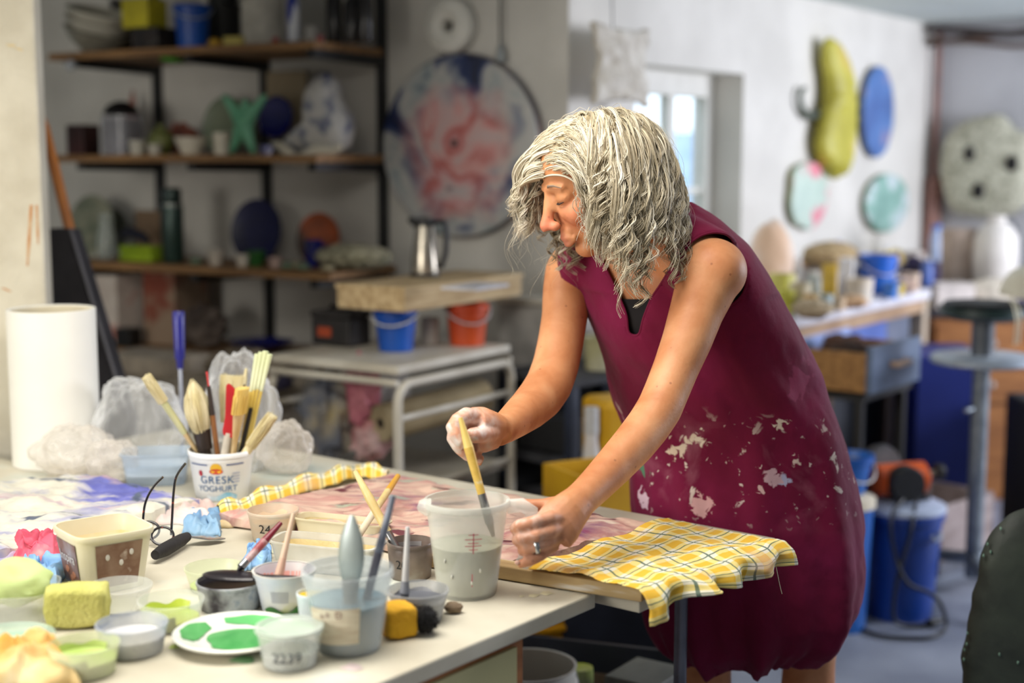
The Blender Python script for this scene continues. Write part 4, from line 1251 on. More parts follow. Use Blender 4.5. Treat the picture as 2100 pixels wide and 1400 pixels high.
# white lump with three holes on the far wall
fw0 = C1
p = on_plane(2022, 345, C1 - UD * .0, UD)
t = thing('holed_relief', 'big knobbly cream relief with three dark holes on the far wall', 'wall art', (0, 0, 0))
t.matrix_world = face_wall(p, UD)
s = mpp(p)
poly = dens([(-72, 40), (-80, -10), (-70, -62), (-40, -92), (-5, -104), (35, -108), (62, -80), (95, -60), (98, 20), (88, 75), (40, 100), (-20, 96), (-55, 85)], 4)
bb = B()
pill(bb, [(x * s * 1.05, -y * s) for x, y in poly], .07, (0, 0, 0), 7)
bb.v = [Vector((v.x, v.z, v.y + .072)) for v in bb.v]
for v in bb.v:
    k = noise.noise(v * 26)
    v.z += .01 * k
bb.build('relief_body', mat('knobbly_cream', (206, 204, 184), (160, 158, 138), rough=.9, scale=40, bump=1.0, bscale=60), t)
for x, y in ((-16, -30), (68, -10), (4, 45)):
    B().ball((x * s, -y * s, .135), (13 * s, 17 * s, .014), 16, 8).build('hole', plain((30, 28, 28), .9), t)

# ---- sculpting stand with turntables and dust mask
D = 4.5
bx_ = P(2014, 735, D)
t = thing('sculpting_stand', 'grey steel sculpting stand with two round turntables', 'stand', (bx_.x, bx_.y, 0))
steel = mat('grey_hammered_steel', (150, 158, 164), (120, 128, 136), rough=.4, metal=.5, scale=20)
zd = bx_.z
zu = P(2010, 636, D).z
B().tube([(0, 0, .05), (0, 0, zd - .01)], .027, 16).build('column', steel, t)
B().tube([(0, 0, zd - .01), (0, 0, zu - .03)], .036, 16).build('upper_column', mat('dark_grey_steel', (96, 100, 106), rough=.4, metal=.4), t)
B().lathe([(0.0001, zd - .016), (.15, zd - .016), (.16, zd - .01), (.16, zd + .004), (.15, zd + .012), (0.0001, zd + .012)], 48).build('lower_turntable', mat('pale_steel', (186, 196, 206), (160, 170, 182), rough=.35, metal=.4), t)
B().lathe([(0.0001, zu - .03), (.10, zu - .03), (.13, zu - .012), (0.0001, zu - .012)], 40).build('turntable_hub', mat('dark_hub', (60, 66, 66), rough=.5), t)
B().lathe([(0.0001, zu - .012), (.14, zu - .012), (.14, zu + .012), (0.0001, zu + .012)], 48).build('upper_turntable', mat('dark_green_disc', (36, 58, 56), (28, 46, 44), rough=.4), t)
B().tube([(-.03, -.02, zd - .16), (-.06, -.05, zd - .16)], [.008, .008], 8).build('clamp_screw', steel, t)
for a in (2.5, 4.6, .4):
    e = Vector((math.cos(a), math.sin(a), 0))
    B().tube([Vector((0, 0, .11)) + e * .02, Vector((0, 0, .09)) + e * .3, Vector((0, 0, .04)) + e * .34], [.022, .02, .02], 12).build('foot', steel, t)
    B().lathe([(0.0001, 0), (.02, 0), (.024, .02), (.018, .04), (0.0001, .04)], 14, c=e * .34).build('castor', plain((60, 60, 64)), t)
# a black round bat above the turntable
t = thing('black_bat', 'black round wheel bat lying on the dark green turntable', 'wheel bat', (bx_.x - .005, bx_.y, zu + .013))
B().lathe([(0.0001, 0), (.118, 0), (.122, .006), (.118, .014), (0.0001, .014)], 40).build('bat_disc', plain((20, 22, 26), .5), t)
mz = zu + .029
mp_ = P(2078, 632, D - .02)
t = thing('dust_mask', 'cream moulded dust mask with hanging elastic straps on the stand', 'mask', (mp_.x + .015, mp_.y - .03, mz))
def mask(u, v):
    th = v * math.pi / 2
    ph = u * 2 * math.pi
    r = .078 * (1 + .08 * math.cos(3 * ph))
    return Vector((r * math.cos(ph) * math.cos(th) ** .7 * .9, r * math.sin(ph) * math.cos(th) ** .7 * 1.0, .10 * math.sin(th) * (1 + .12 * math.cos(ph - .5))))
mb = B().grid(mask, 36, 14)
mb.xf(Matrix.Rotation(.18, 4, 'Y'))
mn = min(v.z for v in mb.v)
mb.xf(Matrix.Translation((0, 0, -mn)))
mb.build('mask_shell', mat('cream_filter_fleece', (232, 226, 206), (222, 214, 192), rough=.95, bump=.3), t, solid=.003)
for dx in (-.058, -.046):
    B().tube([(dx, -.05, .02), (dx - .002, -.10, .0), (dx + .002, -.12, -.04), (dx * .9 - .006, -.12, -.12 + (dx + .058) * .5)], [(.003, .0012)] * 4, 8).build('strap', plain((236, 228, 200)), t)

# ---- blue barrel, sander, pails, cord, box
bq = T(1842, 1258, 0)
t = thing('blue_barrel', 'dark blue plastic barrel with a pale lid on the floor', 'barrel', (bq.x, bq.y, 0))
hb = P(1842, 1040, bq.y).z
br = 84 * mpp(Vector((bq.x, bq.y, .2)))
bm_ = mat('deep_blue_plastic', (16, 62, 150), (10, 48, 124), rough=.4, scale=4)
B().lathe([(0.0001, 0), (br * .78, 0), (br * .8, .01), (br * .96, hb - .03), (br * 1.02, hb - .028), (br * 1.03, hb - .008), (br, hb)], 44).build('barrel_wall', bm_, t)
B().lathe([(br * 1.0, hb - .006), (br * 1.05, hb), (br * 1.04, hb + .012), (br * .8, hb + .026), (0.0001, hb + .03)], 44).build('lid', mat('pale_lid', (190, 200, 220), (160, 172, 196), rough=.4), t)
B().tube([(br * .5, -br * .86, hb - .06), (br * .55, -br * .95, hb - .075), (br * .72, -br * .8, hb - .07), (br * .74, -br * .66, hb - .055)], .006, 8).build('side_handle', plain((150, 160, 180)), t)
lz = hb + .031
so = Vector((P(1838, 985, bq.y).x, bq.y - .01, lz))
t = thing('bench_grinder', 'orange and black bench grinder lying on the blue barrel', 'grinder', so, .2)
org = mat('orange_machine', (222, 96, 30), (196, 76, 20), rough=.4)
B().tube([(-.085, 0, .058), (-.07, 0, .058), (.085, 0, .062), (.10, 0, .062)], [.025, .05, .05, .025], 24).build('motor_case', org, t)
B().lathe([(0.0001, -.03), (.05, -.03), (.055, -.02), (.055, .02), (.05, .03), (0.0001, .03)], 30).xf(Matrix.Translation((.0, -.055, .058)) @ Matrix.Rotation(math.pi / 2, 4, 'X')).build('black_guard', plain((20, 20, 22), .5), t)
B().lathe([(0.0001, -.02), (.07, -.02), (.075, 0), (.07, .02), (0.0001, .02)], 32).xf(Matrix.Translation((-.035, .05, .085)) @ Matrix.Rotation(math.pi / 2, 4, 'X') @ Matrix.Rotation(.3, 4, 'Y')).build('grinding_wheel', mat('grey_disc_guard', (86, 84, 84), (60, 58, 60), rough=.5), t)
B().tube([(.10, 0, .07), (.125, 0, .075)], .010, 10).build('spindle', plain((190, 180, 160), .3, .7), t)
B().lathe([(0.0001, -.012), (.024, -.012), (.026, 0), (.024, .012), (0.0001, .012)], 20).xf(Matrix.Translation((.138, 0, .077)) @ Matrix.Rotation(math.pi / 2, 4, 'Y')).build('knob', plain((26, 24, 24)), t)
B().box((.03, 0, .008), (.12, .09, .016)).build('foot_plate', plain((40, 40, 44)), t, smooth=False, bevel=.004)
# its cord
pts = [so + Vector((.02, -.06, .03)), P(1828, 1060, bq.y - br - .015), P(1836, 1140, bq.y - br - .02), P(1862, 1195, bq.y - br - .03), P(1905, 1215, bq.y - br - .02), P(1930, 1240, bq.y - br - .03), T(1940, 1285, .008), T(1915, 1305, .008), T(1860, 1308, .008), T(1800, 1302, .008), T(1768, 1288, .008)]
t = thing('power_cord', 'black power cord looping down the blue barrel to the floor', 'cord', T(1860, 1308, 0))
B().tube(smooth_path(pts), .006, 8).shift(t.location).build('cord_run', plain((22, 22, 24)), t)
B().tube(smooth_path([so + Vector((.05, -.05, .03)), P(1870, 1075, bq.y - br - .02), P(1862, 1110, bq.y - br - .02), P(1840, 1190, bq.y - br - .02), P(1834, 1270, bq.y - br - .03), T(1880, 1282, .008), T(1915, 1275, .01)]), .006, 8).shift(t.location).build('cord_end', plain((22, 22, 24)), t)
B().tube([T(1905, 1278, .014), T(1930, 1272, .016)], [.014, .010], 10).shift(t.location).build('plug', plain((22, 22, 24)), t)
# stack of pails left of the barrel, partly behind the dress
d2 = bq.y - .13
x0 = P(1738, 950, d2).x
hz = P(1724, 945, d2).z
t = bucket('pail', 'upper blue pail with white handle beside the grinder', Vector((x0, d2, P(1724, 1008, d2).z)), .052, .075, hz - P(1724, 1008, d2).z + .02, mat('mid_blue_pail', (40, 100, 180), (28, 84, 164), rough=.4), plain((210, 206, 200)), .5, drop=.8, inner=plain((150, 140, 130)))
z_ = P(1724, 1010, d2).z
t = thing('lidded_pail', 'lower blue pail with cream lid under the upper blue pail', 'bucket', Vector((x0, d2, 0)))
B().lathe([(0.0001, 0), (.066, 0), (.08, z_ - .03), (.078, z_ - .03), (0.0001, z_ - .03)], 32).build('pail_body', mat('mid_blue_pail', (40, 100, 180)), t)
B().lathe([(.08, z_ - .04), (.086, z_ - .038), (.086, z_ - .012), (.07, z_ - .004), (0.0001, z_ - .003)], 32).build('lid', plain((226, 214, 190)), t)
# wooden box on castors behind the barrel
pb = T(1950, 1176, 0)
openbox('wooden_crate', 'grey weathered wooden box on the floor behind the stand', Vector((pb.x - .02, pb.y + .12, .06)), (.34, .24, .19), mat('weathered_grey_wood', (166, 150, 146), (140, 124, 120), rough=.8, scale=5, stretch=(1, 6, 6)), .75, 'box', .016)
crate('box_riser', 'low dark riser under the grey wooden box', Vector((pb.x - .02, pb.y + .12, 0)), (.28, .2, .058), plain((110, 112, 122)), .75, 'riser')
# dark things in the far right under the chest
crate('black_bin', 'black bin in the shadow right of the sculpting stand', Vector((P(2080, 960, 5.0).x + .14, 5.0, 0)), (.26, .3, .55), plain((20, 18, 20), .8), 0, 'bin', bevel=.01)

# ---- dark green standing slab in the right foreground
d = 2.62
c0 = P(2085, 1250, d)
t = thing('patinated_slab', 'dark green patinated standing ceramic slab at the right edge', 'sculpture', (c0.x, c0.y, 0), -.15)
sil = [(2150, 1030), (2100, 1042), (2066, 1060), (2034, 1092), (2018, 1130), (2008, 1180), (1996, 1230), (1992, 1262), (1986, 1300), (1977, 1340), (1976, 1400), (1978, 1500), (1990, 1640)]
lp = [(P(x, y, d).x - c0.x, P(x, y, d).z) for x, y in sil]
lp = [(x, max(z, 0.0)) for x, z in lp]
bot = [(x, z) for x, z in lp]
xr = .30
outline = lp + [(lp[-1][0] + .02, 0.0), (xr - .02, 0.0), (xr, .3), (xr - .02, .6), (xr - .1, .76)]
outline = dens(outline, 4)
outline = [(x + .004 * noise.noise(Vector((x * 30, z * 30, 0))), max(0.0, z)) for x, z in outline]
bb = B()
pill(bb, outline, .035, (0, 0, 0), 4)
bb.v = [Vector((v.x, v.y, max(0, v.z))) for v in bb.v]
slabm = mat('green_black_patina', (62, 70, 60), (38, 44, 40), c3=(120, 136, 122), rough=.55, scale=9, detail=8, pos=(.36, .64), bump=.5, bscale=30)
bb.build('slab_body', slabm, t)
pt = B()
rim = mat('verdigris_fleck', (140, 176, 156), (96, 130, 112), rough=.7)
for i, (x, y) in enumerate(((2024, 1112), (2030, 1128), (2016, 1136), (1984, 1296), (1978, 1330), (1977, 1350), (1982, 1318), (2050, 1080), (2044, 1330), (2080, 1345))):
    p = P(x, y, d) - c0
    o = B().ball((p.x, -.036 if i > 7 else -.02, P(x, y, d).z), (.002, .003, .0035), 10, 6, .4, 3, i).build('glaze_fleck', rim, t)
# small dark ball at frame edge
# ================================================================= work table and everything on it
PC = T(1222, 1214)                              # visible corner of the table top
DU = (PC - T(785, 1397)).normalized()           # along the right edge, away from us
DV = Vector((DU.y, -DU.x, 0))                   # towards the right
TANG = math.atan2(DV.y, DV.x)
def uv(u, v, z=0.0):
    return Vector((PC.x, PC.y, 0)) + DU * u + DV * v + Vector((0, 0, z))
topm = mat('paint_stained_worktop', (212, 206, 188), (192, 184, 164), c3=(206, 213, 204), rough=.6, scale=5, detail=8, pos=(.34, .60), bump=.15, bscale=40)
t = thing('work_table', 'cream paint stained work table covered with pots', 'table', uv(0, 0), TANG)
# local x = DV, local y = DU
B().box((-1.05, -.62, TZ - .0125), (2.1, 1.24, .025)).build('table_top', topm, t, smooth=False, bevel=.003)
edge = on_plane(1082, 1300, uv(0, -.016), DV)
ue = (edge - uv(0, 0)).dot(DU)
creamp = mat('cream_cabinet_panel', (206, 200, 150), (196, 190, 138), rough=.5, scale=4)
orng = mat('orange_wood_edge', (176, 112, 58), (150, 92, 44), rough=.6, scale=8, stretch=(1, 1, 6))
zc_ = TZ - .026
B().box((-.30, ue - .45, zc_ / 2), (.55, .90, zc_ - .002)).build('cabinet_body', orng, t, smooth=False)
B().box((-.0215, ue - .012 - .41, zc_ / 2 - .008), (.006, .80, zc_ - .018)).build('cabinet_panel', creamp, t, smooth=False)
for (u_, v_) in ((-.06, -1.98), (-1.15, -1.98), (-.06, -1.0)):
    B().box((v_, u_, (TZ - .025) / 2), (.06, .06, TZ - .025)).build('table_leg', orng, t, smooth=False)
# spilt paint on the top
for i, (px, py, w_, c) in enumerate(((1095, 1221, 22, (232, 226, 190)), (1122, 1216, 26, (236, 230, 196)), (1070, 1222, 12, (230, 224, 190)), (560, 1350, 40, (170, 196, 110)), (500, 1352, 46, (120, 170, 120)), (360, 1325, 30, (190, 206, 110)),
                                     (720, 1368, 40, (226, 206, 204)), (620, 1185, 30, (206, 216, 226)), (560, 1130, 34, (206, 206, 180)))):
    p = T(px, py, TZ + .0006)
    r = w_ / 2 * mpp(p)
    o = B().lathe([(0.0001, .0006), (r * .7, .0005), (r, 0)], 20, wob=.5, seed=i * 3.1, c=(0, 0, 0)).build('paint_spot', plain(c, .5), t)
    o.location = Matrix.Rotation(-TANG, 3, 'Z') @ (p - Vector((PC.x, PC.y, 0)))
# second panel behind, on steel legs
t = thing('side_table', 'board on steel legs pushed against the work table, under the pink slab', 'table', uv(0, 0), TANG)
B().box((-.755, .235, TZ - .012), (1.65, .44, .024)).build('table_top', topm, t, smooth=False, bevel=.003)
for (v_, u_) in ((-.10, .42), (-1.0, .42), (-1.5, .42)):
    B().tube([(v_, u_, 0), (v_, u_, TZ - .024)], .012, 10).build('table_leg', plain((120, 124, 140), .4, .4), t)
# wooden batten along the seam
ba, bb_ = T(1005, 1156, TZ + .024), T(1316, 1206, TZ + .024)
dirb = (bb_ - ba).normalized()
Lb = (bb_ - ba).length + .12
t0_ = bb_ - dirb * Lb
o = B().box((Lb / 2, .018, .012), (Lb, .036, .022)).build('wooden_batten', mat('worn_batten_wood', (196, 168, 120), (164, 134, 90), c3=(222, 214, 200), rough=.7, scale=6, stretch=(1, 7, 7), pos=(.3, .62)), smooth=False, bevel=.002,
                                                        loc=(t0_.x, t0_.y, TZ + .001), rotz=math.atan2(dirb.y, dirb.x))
tag(o, 'paint spattered wooden batten sticking out past the table edge', 'batten')

# ---- relief slabs
def slab(name, label, quad, z, th, m, nu=70, nv=46, amp=.006, edge_amp=.012, seed=0, fr=14):
    q = [T(x, y, z + th) for x, y in quad]
    c = sum(q, Vector()) / 4
    c.z = z
    vs, fs = [], []
    def pt(u, v):
        eu = edge_amp * fbm((v * 6 + seed, u * .5, 1)) * (1 if u in (0, 1) else 0)
        p = (q[0] * (1 - u) + q[1] * u) * (1 - v) + (q[3] * (1 - u) + q[2] * u) * v
        d = (p - c)
        d.z = 0
        e = min(u, 1 - u, v, 1 - v)
        w_ = max(0, 1 - e / .05)
        p = p + d.normalized() * (edge_amp * fbm((p.x * 22, p.y * 22, seed)) * w_)
        p.z = z + th - .35 * th * w_ ** 2 + amp * fbm((p.x * fr, p.y * fr, seed * 1.3)) * 1.6
        return p
    for i in range(nu + 1):
        for j in range(nv + 1):
            vs.append(pt(i / nu, j / nv))
    fs = [(i * (nv + 1) + j, (i + 1) * (nv + 1) + j, (i + 1) * (nv + 1) + j + 1, i * (nv + 1) + j + 1) for i in range(nu) for j in range(nv)]
    loop = [i * (nv + 1) for i in range(nu + 1)] + [nu * (nv + 1) + j for j in range(1, nv + 1)] + [i * (nv + 1) + nv for i in range(nu - 1, -1, -1)] + [j for j in range(nv - 1, 0, -1)]
    o0 = len(vs)
    for k, i in enumerate(loop):
        v = vs[i].copy()
        v.z = z
        vs.append(v)
    n = len(loop)
    for k in range(n):
        fs.append((loop[k], loop[(k + 1) % n], o0 + (k + 1) % n, o0 + k))
    fs.append(tuple(o0 + k for k in range(n)))
    b = B().add(vs, fs)
    b.shift(c)
    o = b.build(name, m, loc=c, weld=False)
    return tag(o, label, 'ceramic slab')

def painted(name, layers, scale, stretch, rotz, rough=.5, bump=.35):
    m = bpy.data.materials.new(name)
    m.use_nodes = True
    nt = m.node_tree
    tc = nt.nodes.new('ShaderNodeTexCoord')
    mp = nt.nodes.new('ShaderNodeMapping')
    mp.inputs['Rotation'].default_value = (0, 0, rotz)
    mp.inputs['Scale'].default_value = stretch
    nt.links.new(tc.outputs['Object'], mp.inputs[0])
    col = None
    for i, (sc, stops, ms, mo, lo, hi) in enumerate(layers):
        r, n = ramp_noise(nt, mp.outputs[0], sc, stops, 7, 1.2, (i * 3.7, i * 1.9, 0))
        if col is None:
            col = r.outputs[0]
        else:
            k, n2 = ramp_noise(nt, mp.outputs[0], ms, [(lo, (0, 0, 0)), (hi, (255, 255, 255))], 5, .6, (mo, mo * .7, 0))
            col = mixc(nt, k.outputs[0], col, r.outputs[0])
    b = nt.nodes['Principled BSDF']
    nt.links.new(col, b.inputs['Base Color'])
    b.inputs['Roughness'].default_value = rough
    n3 = nt.nodes.new('ShaderNodeTexNoise')
    n3.inputs['Scale'].default_value = 60
    n3.inputs['Detail'].default_value = 6
    nt.links.new(tc.outputs['Object'], n3.inputs['Vector'])
    bp = nt.nodes.new('ShaderNodeBump')
    bp.inputs['Strength'].default_value = bump
    bp.inputs['Distance'].default_value = .005
    nt.links.new(n3.outputs['Fac'], bp.inputs['Height'])
    nt.links.new(bp.outputs[0], b.inputs['Normal'])
    return m
pinkslab = painted('pink_mauve_glaze', [(6, [(.3, (196, 150, 140)), (.45, (214, 184, 166)), (.58, (190, 140, 132)), (.7, (222, 204, 186))], 0, 0, 0, 0),
                                        (8, [(.3, (150, 110, 120)), (.5, (130, 70, 112)), (.65, (160, 90, 96))], 5, 2.0, .57, .68),
                                        (9, [(.3, (190, 190, 160)), (.6, (150, 160, 150))], 7, 7.0, .60, .68),
                                        (12, [(.3, (96, 60, 66)), (.7, (120, 50, 60))], 9, 11.0, .60, .66)], 1, (1, 2.4, 1), -TANG - .1)
blueslab = painted('blue_cream_glaze', [(9, [(.3, (206, 200, 186)), (.5, (226, 222, 206)), (.7, (186, 186, 190))], 0, 0, 0, 0),
                                        (6, [(.3, (120, 124, 196)), (.5, (96, 100, 186)), (.7, (150, 150, 206))], 3.2, 4.0, .50, .58),
                                        (8, [(.3, (170, 140, 160)), (.6, (206, 180, 186))], 5, 8.0, .58, .66),
                                        (14, [(.3, (70, 80, 110)), (.7, (110, 120, 130))], 8, 13.0, .60, .66)], 1, (1, 2.0, 1), -TANG)
TZ2 = TZ + .004
slab('glazed_relief', 'large pink and mauve glazed relief slab in the middle of the table', [(452, 1046), (800, 966), (1342, 1070), (1046, 1140)], TZ2, .026, pinkslab, seed=3)
slab('glazed_relief', 'large blue and cream glazed relief slab at the left of the table', [(-150, 1150), (404, 1016), (190, 966), (-260, 1010)], TZ2, .03, blueslab, seed=9, amp=.007)

# ---- checked cloths
def check_mat():
    m = bpy.data.materials.new('yellow_check_cotton')
    m.use_nodes = True
    nt = m.node_tree
    u = nt.nodes.new('ShaderNodeUVMap')
    sp = nt.nodes.new('ShaderNodeSeparateXYZ')
    nt.links.new(u.outputs[0], sp.inputs[0])
    def M_(op, a, b=None):
        n = nt.nodes.new('ShaderNodeMath')
        n.operation = op
        for i, x in enumerate((a, b)):
            if x is None:
                continue
            if isinstance(x, (int, float)):
                n.inputs[i].default_value = x
            else:
                nt.links.new(x, n.inputs[i])
        return n.outputs[0]
    band, line = [], []
    for k in (0, 1):
        f = M_('FRACT', sp.outputs[k])
        band.append(M_('LESS_THAN', f, .5))
        line.append(M_('LESS_THAN', M_('ABSOLUTE', M_('SUBTRACT', f, .75)), .035))
    s = M_('MULTIPLY', M_('ADD', band[0], band[1]), .5)
    ln_ = M_('MULTIPLY', M_('MAXIMUM', line[0], line[1]), .85)
    r = nt.nodes.new('ShaderNodeValToRGB')
    r.color_ramp.interpolation = 'CONSTANT'
    e = r.color_ramp.elements
    e[0].color = lin((236, 230, 208))
    e[1].position = .25
    e[1].color = lin((238, 216, 136))
    k = e.new(.75)
    k.color = lin((232, 184, 58))
    nt.links.new(s, r.inputs[0])
    g = nt.nodes.new('ShaderNodeRGB')
    g.outputs[0].default_value = lin((60, 96, 84))
    c = mixc(nt, ln_, r.outputs[0], g.outputs[0])
    n = nt.nodes.new('ShaderNodeTexNoise')
    n.inputs['Scale'].default_value = 9
    n.inputs['Detail'].default_value = 5
    rr = nt.nodes.new('ShaderNodeValToRGB')
    rr.color_ramp.elements[0].position = .56
    rr.color_ramp.elements[0].color = (0, 0, 0, 1)
    rr.color_ramp.elements[1].position = .70
    rr.color_ramp.elements[1].color = (.6, .6, .6, 1)
    tc = nt.nodes.new('ShaderNodeTexCoord')
    nt.links.new(tc.outputs['Object'], n.inputs['Vector'])
    nt.links.new(n.outputs['Fac'], rr.inputs[0])
    d = nt.nodes.new('ShaderNodeRGB')
    d.outputs[0].default_value = lin((206, 160, 140))
    c = mixc(nt, rr.outputs[0], c, d.outputs[0])
    b = nt.nodes['Principled BSDF']
    nt.links.new(c, b.inputs['Base Color'])
    b.inputs['Roughness'].default_value = .9
    w_ = nt.nodes.new('ShaderNodeTexNoise')
    w_.inputs['Scale'].default_value = 55
    nt.links.new(tc.outputs['Object'], w_.inputs['Vector'])
    bp = nt.nodes.new('ShaderNodeBump')
    bp.inputs['Strength'].default_value = .25
    bp.inputs['Distance'].default_value = .004
    nt.links.new(w_.outputs['Fac'], bp.inputs['Height'])
    nt.links.new(bp.outputs[0], b.inputs['Normal'])
    return m
CHECK = check_mat()
def cloth(name, label, fn, nu, nv, ku, kv, org):
    b = B().grid(fn, nu, nv)
    b.shift(org)
    o = b.build(name, CHECK, loc=org, weld=False, solid=.0016, auto=180)
    me = o.data
    uvl = me.uv_layers.new(name='uv')
    for lp_ in me.loops:
        i, j = divmod(lp_.vertex_index, nv + 1)
        uvl.data[lp_.index].uv = (i / nu * ku, j / nv * kv)
    return tag(o, label, 'cloth')
# right cloth: bilinear over the board, spilling over its right edge
# right cloth: flat part follows the board, then rolls over the board edge (built in metres on the table frame)
CZ = TZ + .030
QA, QB = T(1086, 1163, CZ), T(1306, 1203, CZ)      # front edge on the batten: left, right end
QC, QD = T(1602, 1116, CZ), T(1372, 1058, CZ)      # back edge: right, left
def cl(u, v):
    # u across (left -> right and over the edge), v front -> back
    ue_ = min(u / .74, 1.0)
    p = (QA * (1 - ue_) + QB * ue_) * (1 - v) + (QD * (1 - ue_) + QC * ue_) * v
    p.z = CZ + .0035 * math.sin(v * 17 + u * 5) + .004 * fbm((u * 5, v * 5, 3)) + .006 * math.exp(-((u - .35 - .4 * v) / .06) ** 2)
    if v < .03:
        p += Vector((0, 0, 1)) * -.002
    if u > .74:
        t_ = (u - .74) / .26
        hang_ = .052 * (1 - .55 * math.exp(-((v - .34) / .13) ** 2)) * (1 - .45 * v)
        out = DV * (.022 * math.sin(min(t_ * 2.4, 1.5)) + .012 * t_ * math.sin(v * 26) + .03 * t_ * math.exp(-((v - .36) / .09) ** 2))
        p = p + out + Vector((0, 0, -hang_ * t_ ** 1.4))
    p += DU * .004 * fbm((u * 9, v * 3, 7)) + DV * .006 * fbm((v * 8, u * 2, 5)) * (1 if u > .6 else .2)
    return p
cloth('checked_cloth', 'yellow and white checked cloth hanging over the table edge', cl, 90, 64, 9, 6.6, QB.copy())
# a loose thread
th0 = cl(1.0, .92)
o = B().tube([th0, th0 + Vector((.002, -.004, -.012)), th0 + Vector((.006, -.004, -.03)), th0 + Vector((.010, -.004, -.045))], .0006, 5).build('loose_thread', plain((226, 216, 180)), None)
o.parent = bpy.data.objects['checked_cloth']
o.matrix_parent_inverse = Matrix.Translation(-QB)
# left cloth strip tucked behind the pink slab
def cl2(u, v):
    a = [(455, 1052), (520, 1034), (600, 1004), (680, 980), (735, 964), (790, 970)]
    b_ = [(440, 1034), (505, 1012), (590, 984), (670, 962), (730, 950), (800, 958)]
    f = u * (len(a) - 1)
    i = min(int(f), len(a) - 2)
    k = f - i
    pa_ = T(a[i][0] * (1 - k) + a[i + 1][0] * k, a[i][1] * (1 - k) + a[i + 1][1] * k, TZ + .025)
    pb_ = T(b_[i][0] * (1 - k) + b_[i + 1][0] * k, b_[i][1] * (1 - k) + b_[i + 1][1] * k, TZ + .025)
    p = pa_.lerp(pb_, v)
    p.z = TZ + .012 + .020 * math.sin(math.pi * v) * (1 + .3 * math.sin(u * 30)) + .005 * fbm((u * 12, v * 4, 2))
    return p
cloth('checked_cloth', 'rolled strip of yellow checked cloth along the far side of the pink slab', cl2, 90, 14, 14, 2, T(620, 1000, TZ))

# ---- round pots
PL_CLEAR = mat('clear_polypropylene', (238, 240, 238), (226, 230, 226), rough=.2, alpha=.30)
PL_MILK = mat('milky_polypropylene', (228, 230, 224), (214, 218, 210), rough=.35, alpha=.62)

def pot(name, label, cx, ybot, wr, wb, h, body, cat='pot', fill=None, lvl_=.5, rimw=.045, dry=None, n=40, group=None, lip=True, z0=TZ):
    dep = .32
    cy = ybot - dep * wb / 2
    p = T(cx, cy, z0 + .0005)
    s = mpp(p)
    rb, rt, H = wb / 2 * s, wr / 2 * s, h * s / .94
    th = max(.0011, rt * .025)
    t = thing(name, label, cat, p, 0, group)
    prof = [(0.0001, 0), (rb * .96, 0), (rb, H * .03), (rb + (rt - rb) * .78, H * .82)]
    if lip:
        prof += [(rt * .965, H * .83), (rt * .965, H * .90), (rt, H * .905), (rt * 1.005, H * .93), (rt, H * .985), (rt * .985, H)]
    else:
        prof += [(rt * .99, H * .99), (rt, H)]
    prof += [(rt * .985 - th, H), (rb + (rt - rb) * .78 - th, H * .82), (rb - th, H * .04), (0.0001, H * .03)]
    B().lathe(prof, n).build('pot_wall', body, t)
    if fill is not None:
        k = .04
        rf = (rb + (rt - rb) * lvl_) - th * 1.3
        B().lathe([(0.0001, H * k), (rb - th * 1.4, H * k), (rf, H * lvl_), (rf * .8, H * lvl_ * .985), (0.0001, H * lvl_ * .97)], n, wob=.012).build('paint_fill', fill, t)
    if dry is not None:
        a0 = 1.1
        bb = B()
        def f(u, v):
            a = a0 + u * 4.0
            z = H * (lvl_ + (v) * (.9 - lvl_) * (.5 + .5 * noise.noise(Vector((u * 7, H * 99, 0)))))
            r = rb + (rt - rb) * z / H - th * 1.5
            return Vector((r * math.cos(a), r * math.sin(a), z))
        bb.grid(f, 40, 6)
        bb.build('dried_paint', dry, t)
    return t, p, s, rb, rt, H

lime = mat('lime_paint', (206, 216, 100), (186, 204, 70), rough=.3, scale=9)
limepale = mat('pale_lime_paint', (206, 220, 150), (180, 206, 110), rough=.35, scale=9)
pot('clear_pot', 'empty clear plastic pot in front of the square tub', 246, 1264, 134, 106, 47, PL_CLEAR, 'pot', mat('grey_residue', (206, 206, 190), rough=.5), .12)
pot('lime_pot', 'clear pot with bright lime paint left of the green plate', 352, 1300, 136, 108, 54, PL_CLEAR, 'pot', lime, .34, dry=lime)
pot('clear_pot', 'clear pot with faint green residue behind the dark spoon', 441, 1222, 124, 98, 44, mat('green_tinted_clear', (228, 234, 206), (214, 224, 180), rough=.25, alpha=.30), 'pot', limepale, .2)
pot('white_paint_pot', 'clear pot of white paint with blue smears', 272, 1354, 146, 122, 58, mat('white_smeared_clear', (226, 228, 228), (176, 186, 206), rough=.35, alpha=.5, scale=14, c3=(120, 120, 130), pos=(.35, .66)), 'pot', mat('white_paint', (232, 230, 226), (206, 206, 210), rough=.35, scale=10), .55)
pot('pale_lime_pot', 'clear pot of pale lime glaze nearest the lower left corner', 174, 1398, 144, 122, 60, mat('lime_smeared_clear', (236, 238, 220), (220, 228, 186), rough=.3, alpha=.40), 'pot', limepale, .5, dry=limepale)
tt, p, s, rb, rt, H = pot('dark_paint_pot', 'clear pot mottled with dark and blue paint under a black spoon', 473, 1262, 138, 122, 52, mat('mottled_dark_clear', (196, 200, 204), (66, 62, 72), c3=(120, 140, 170), rough=.4, scale=22, alpha=.85, pos=(.40, .60)), 'pot', mat('black_paint', (34, 30, 36), (22, 20, 26), rough=.3), .86)
dk_pot = (p, s, rb, rt, H)
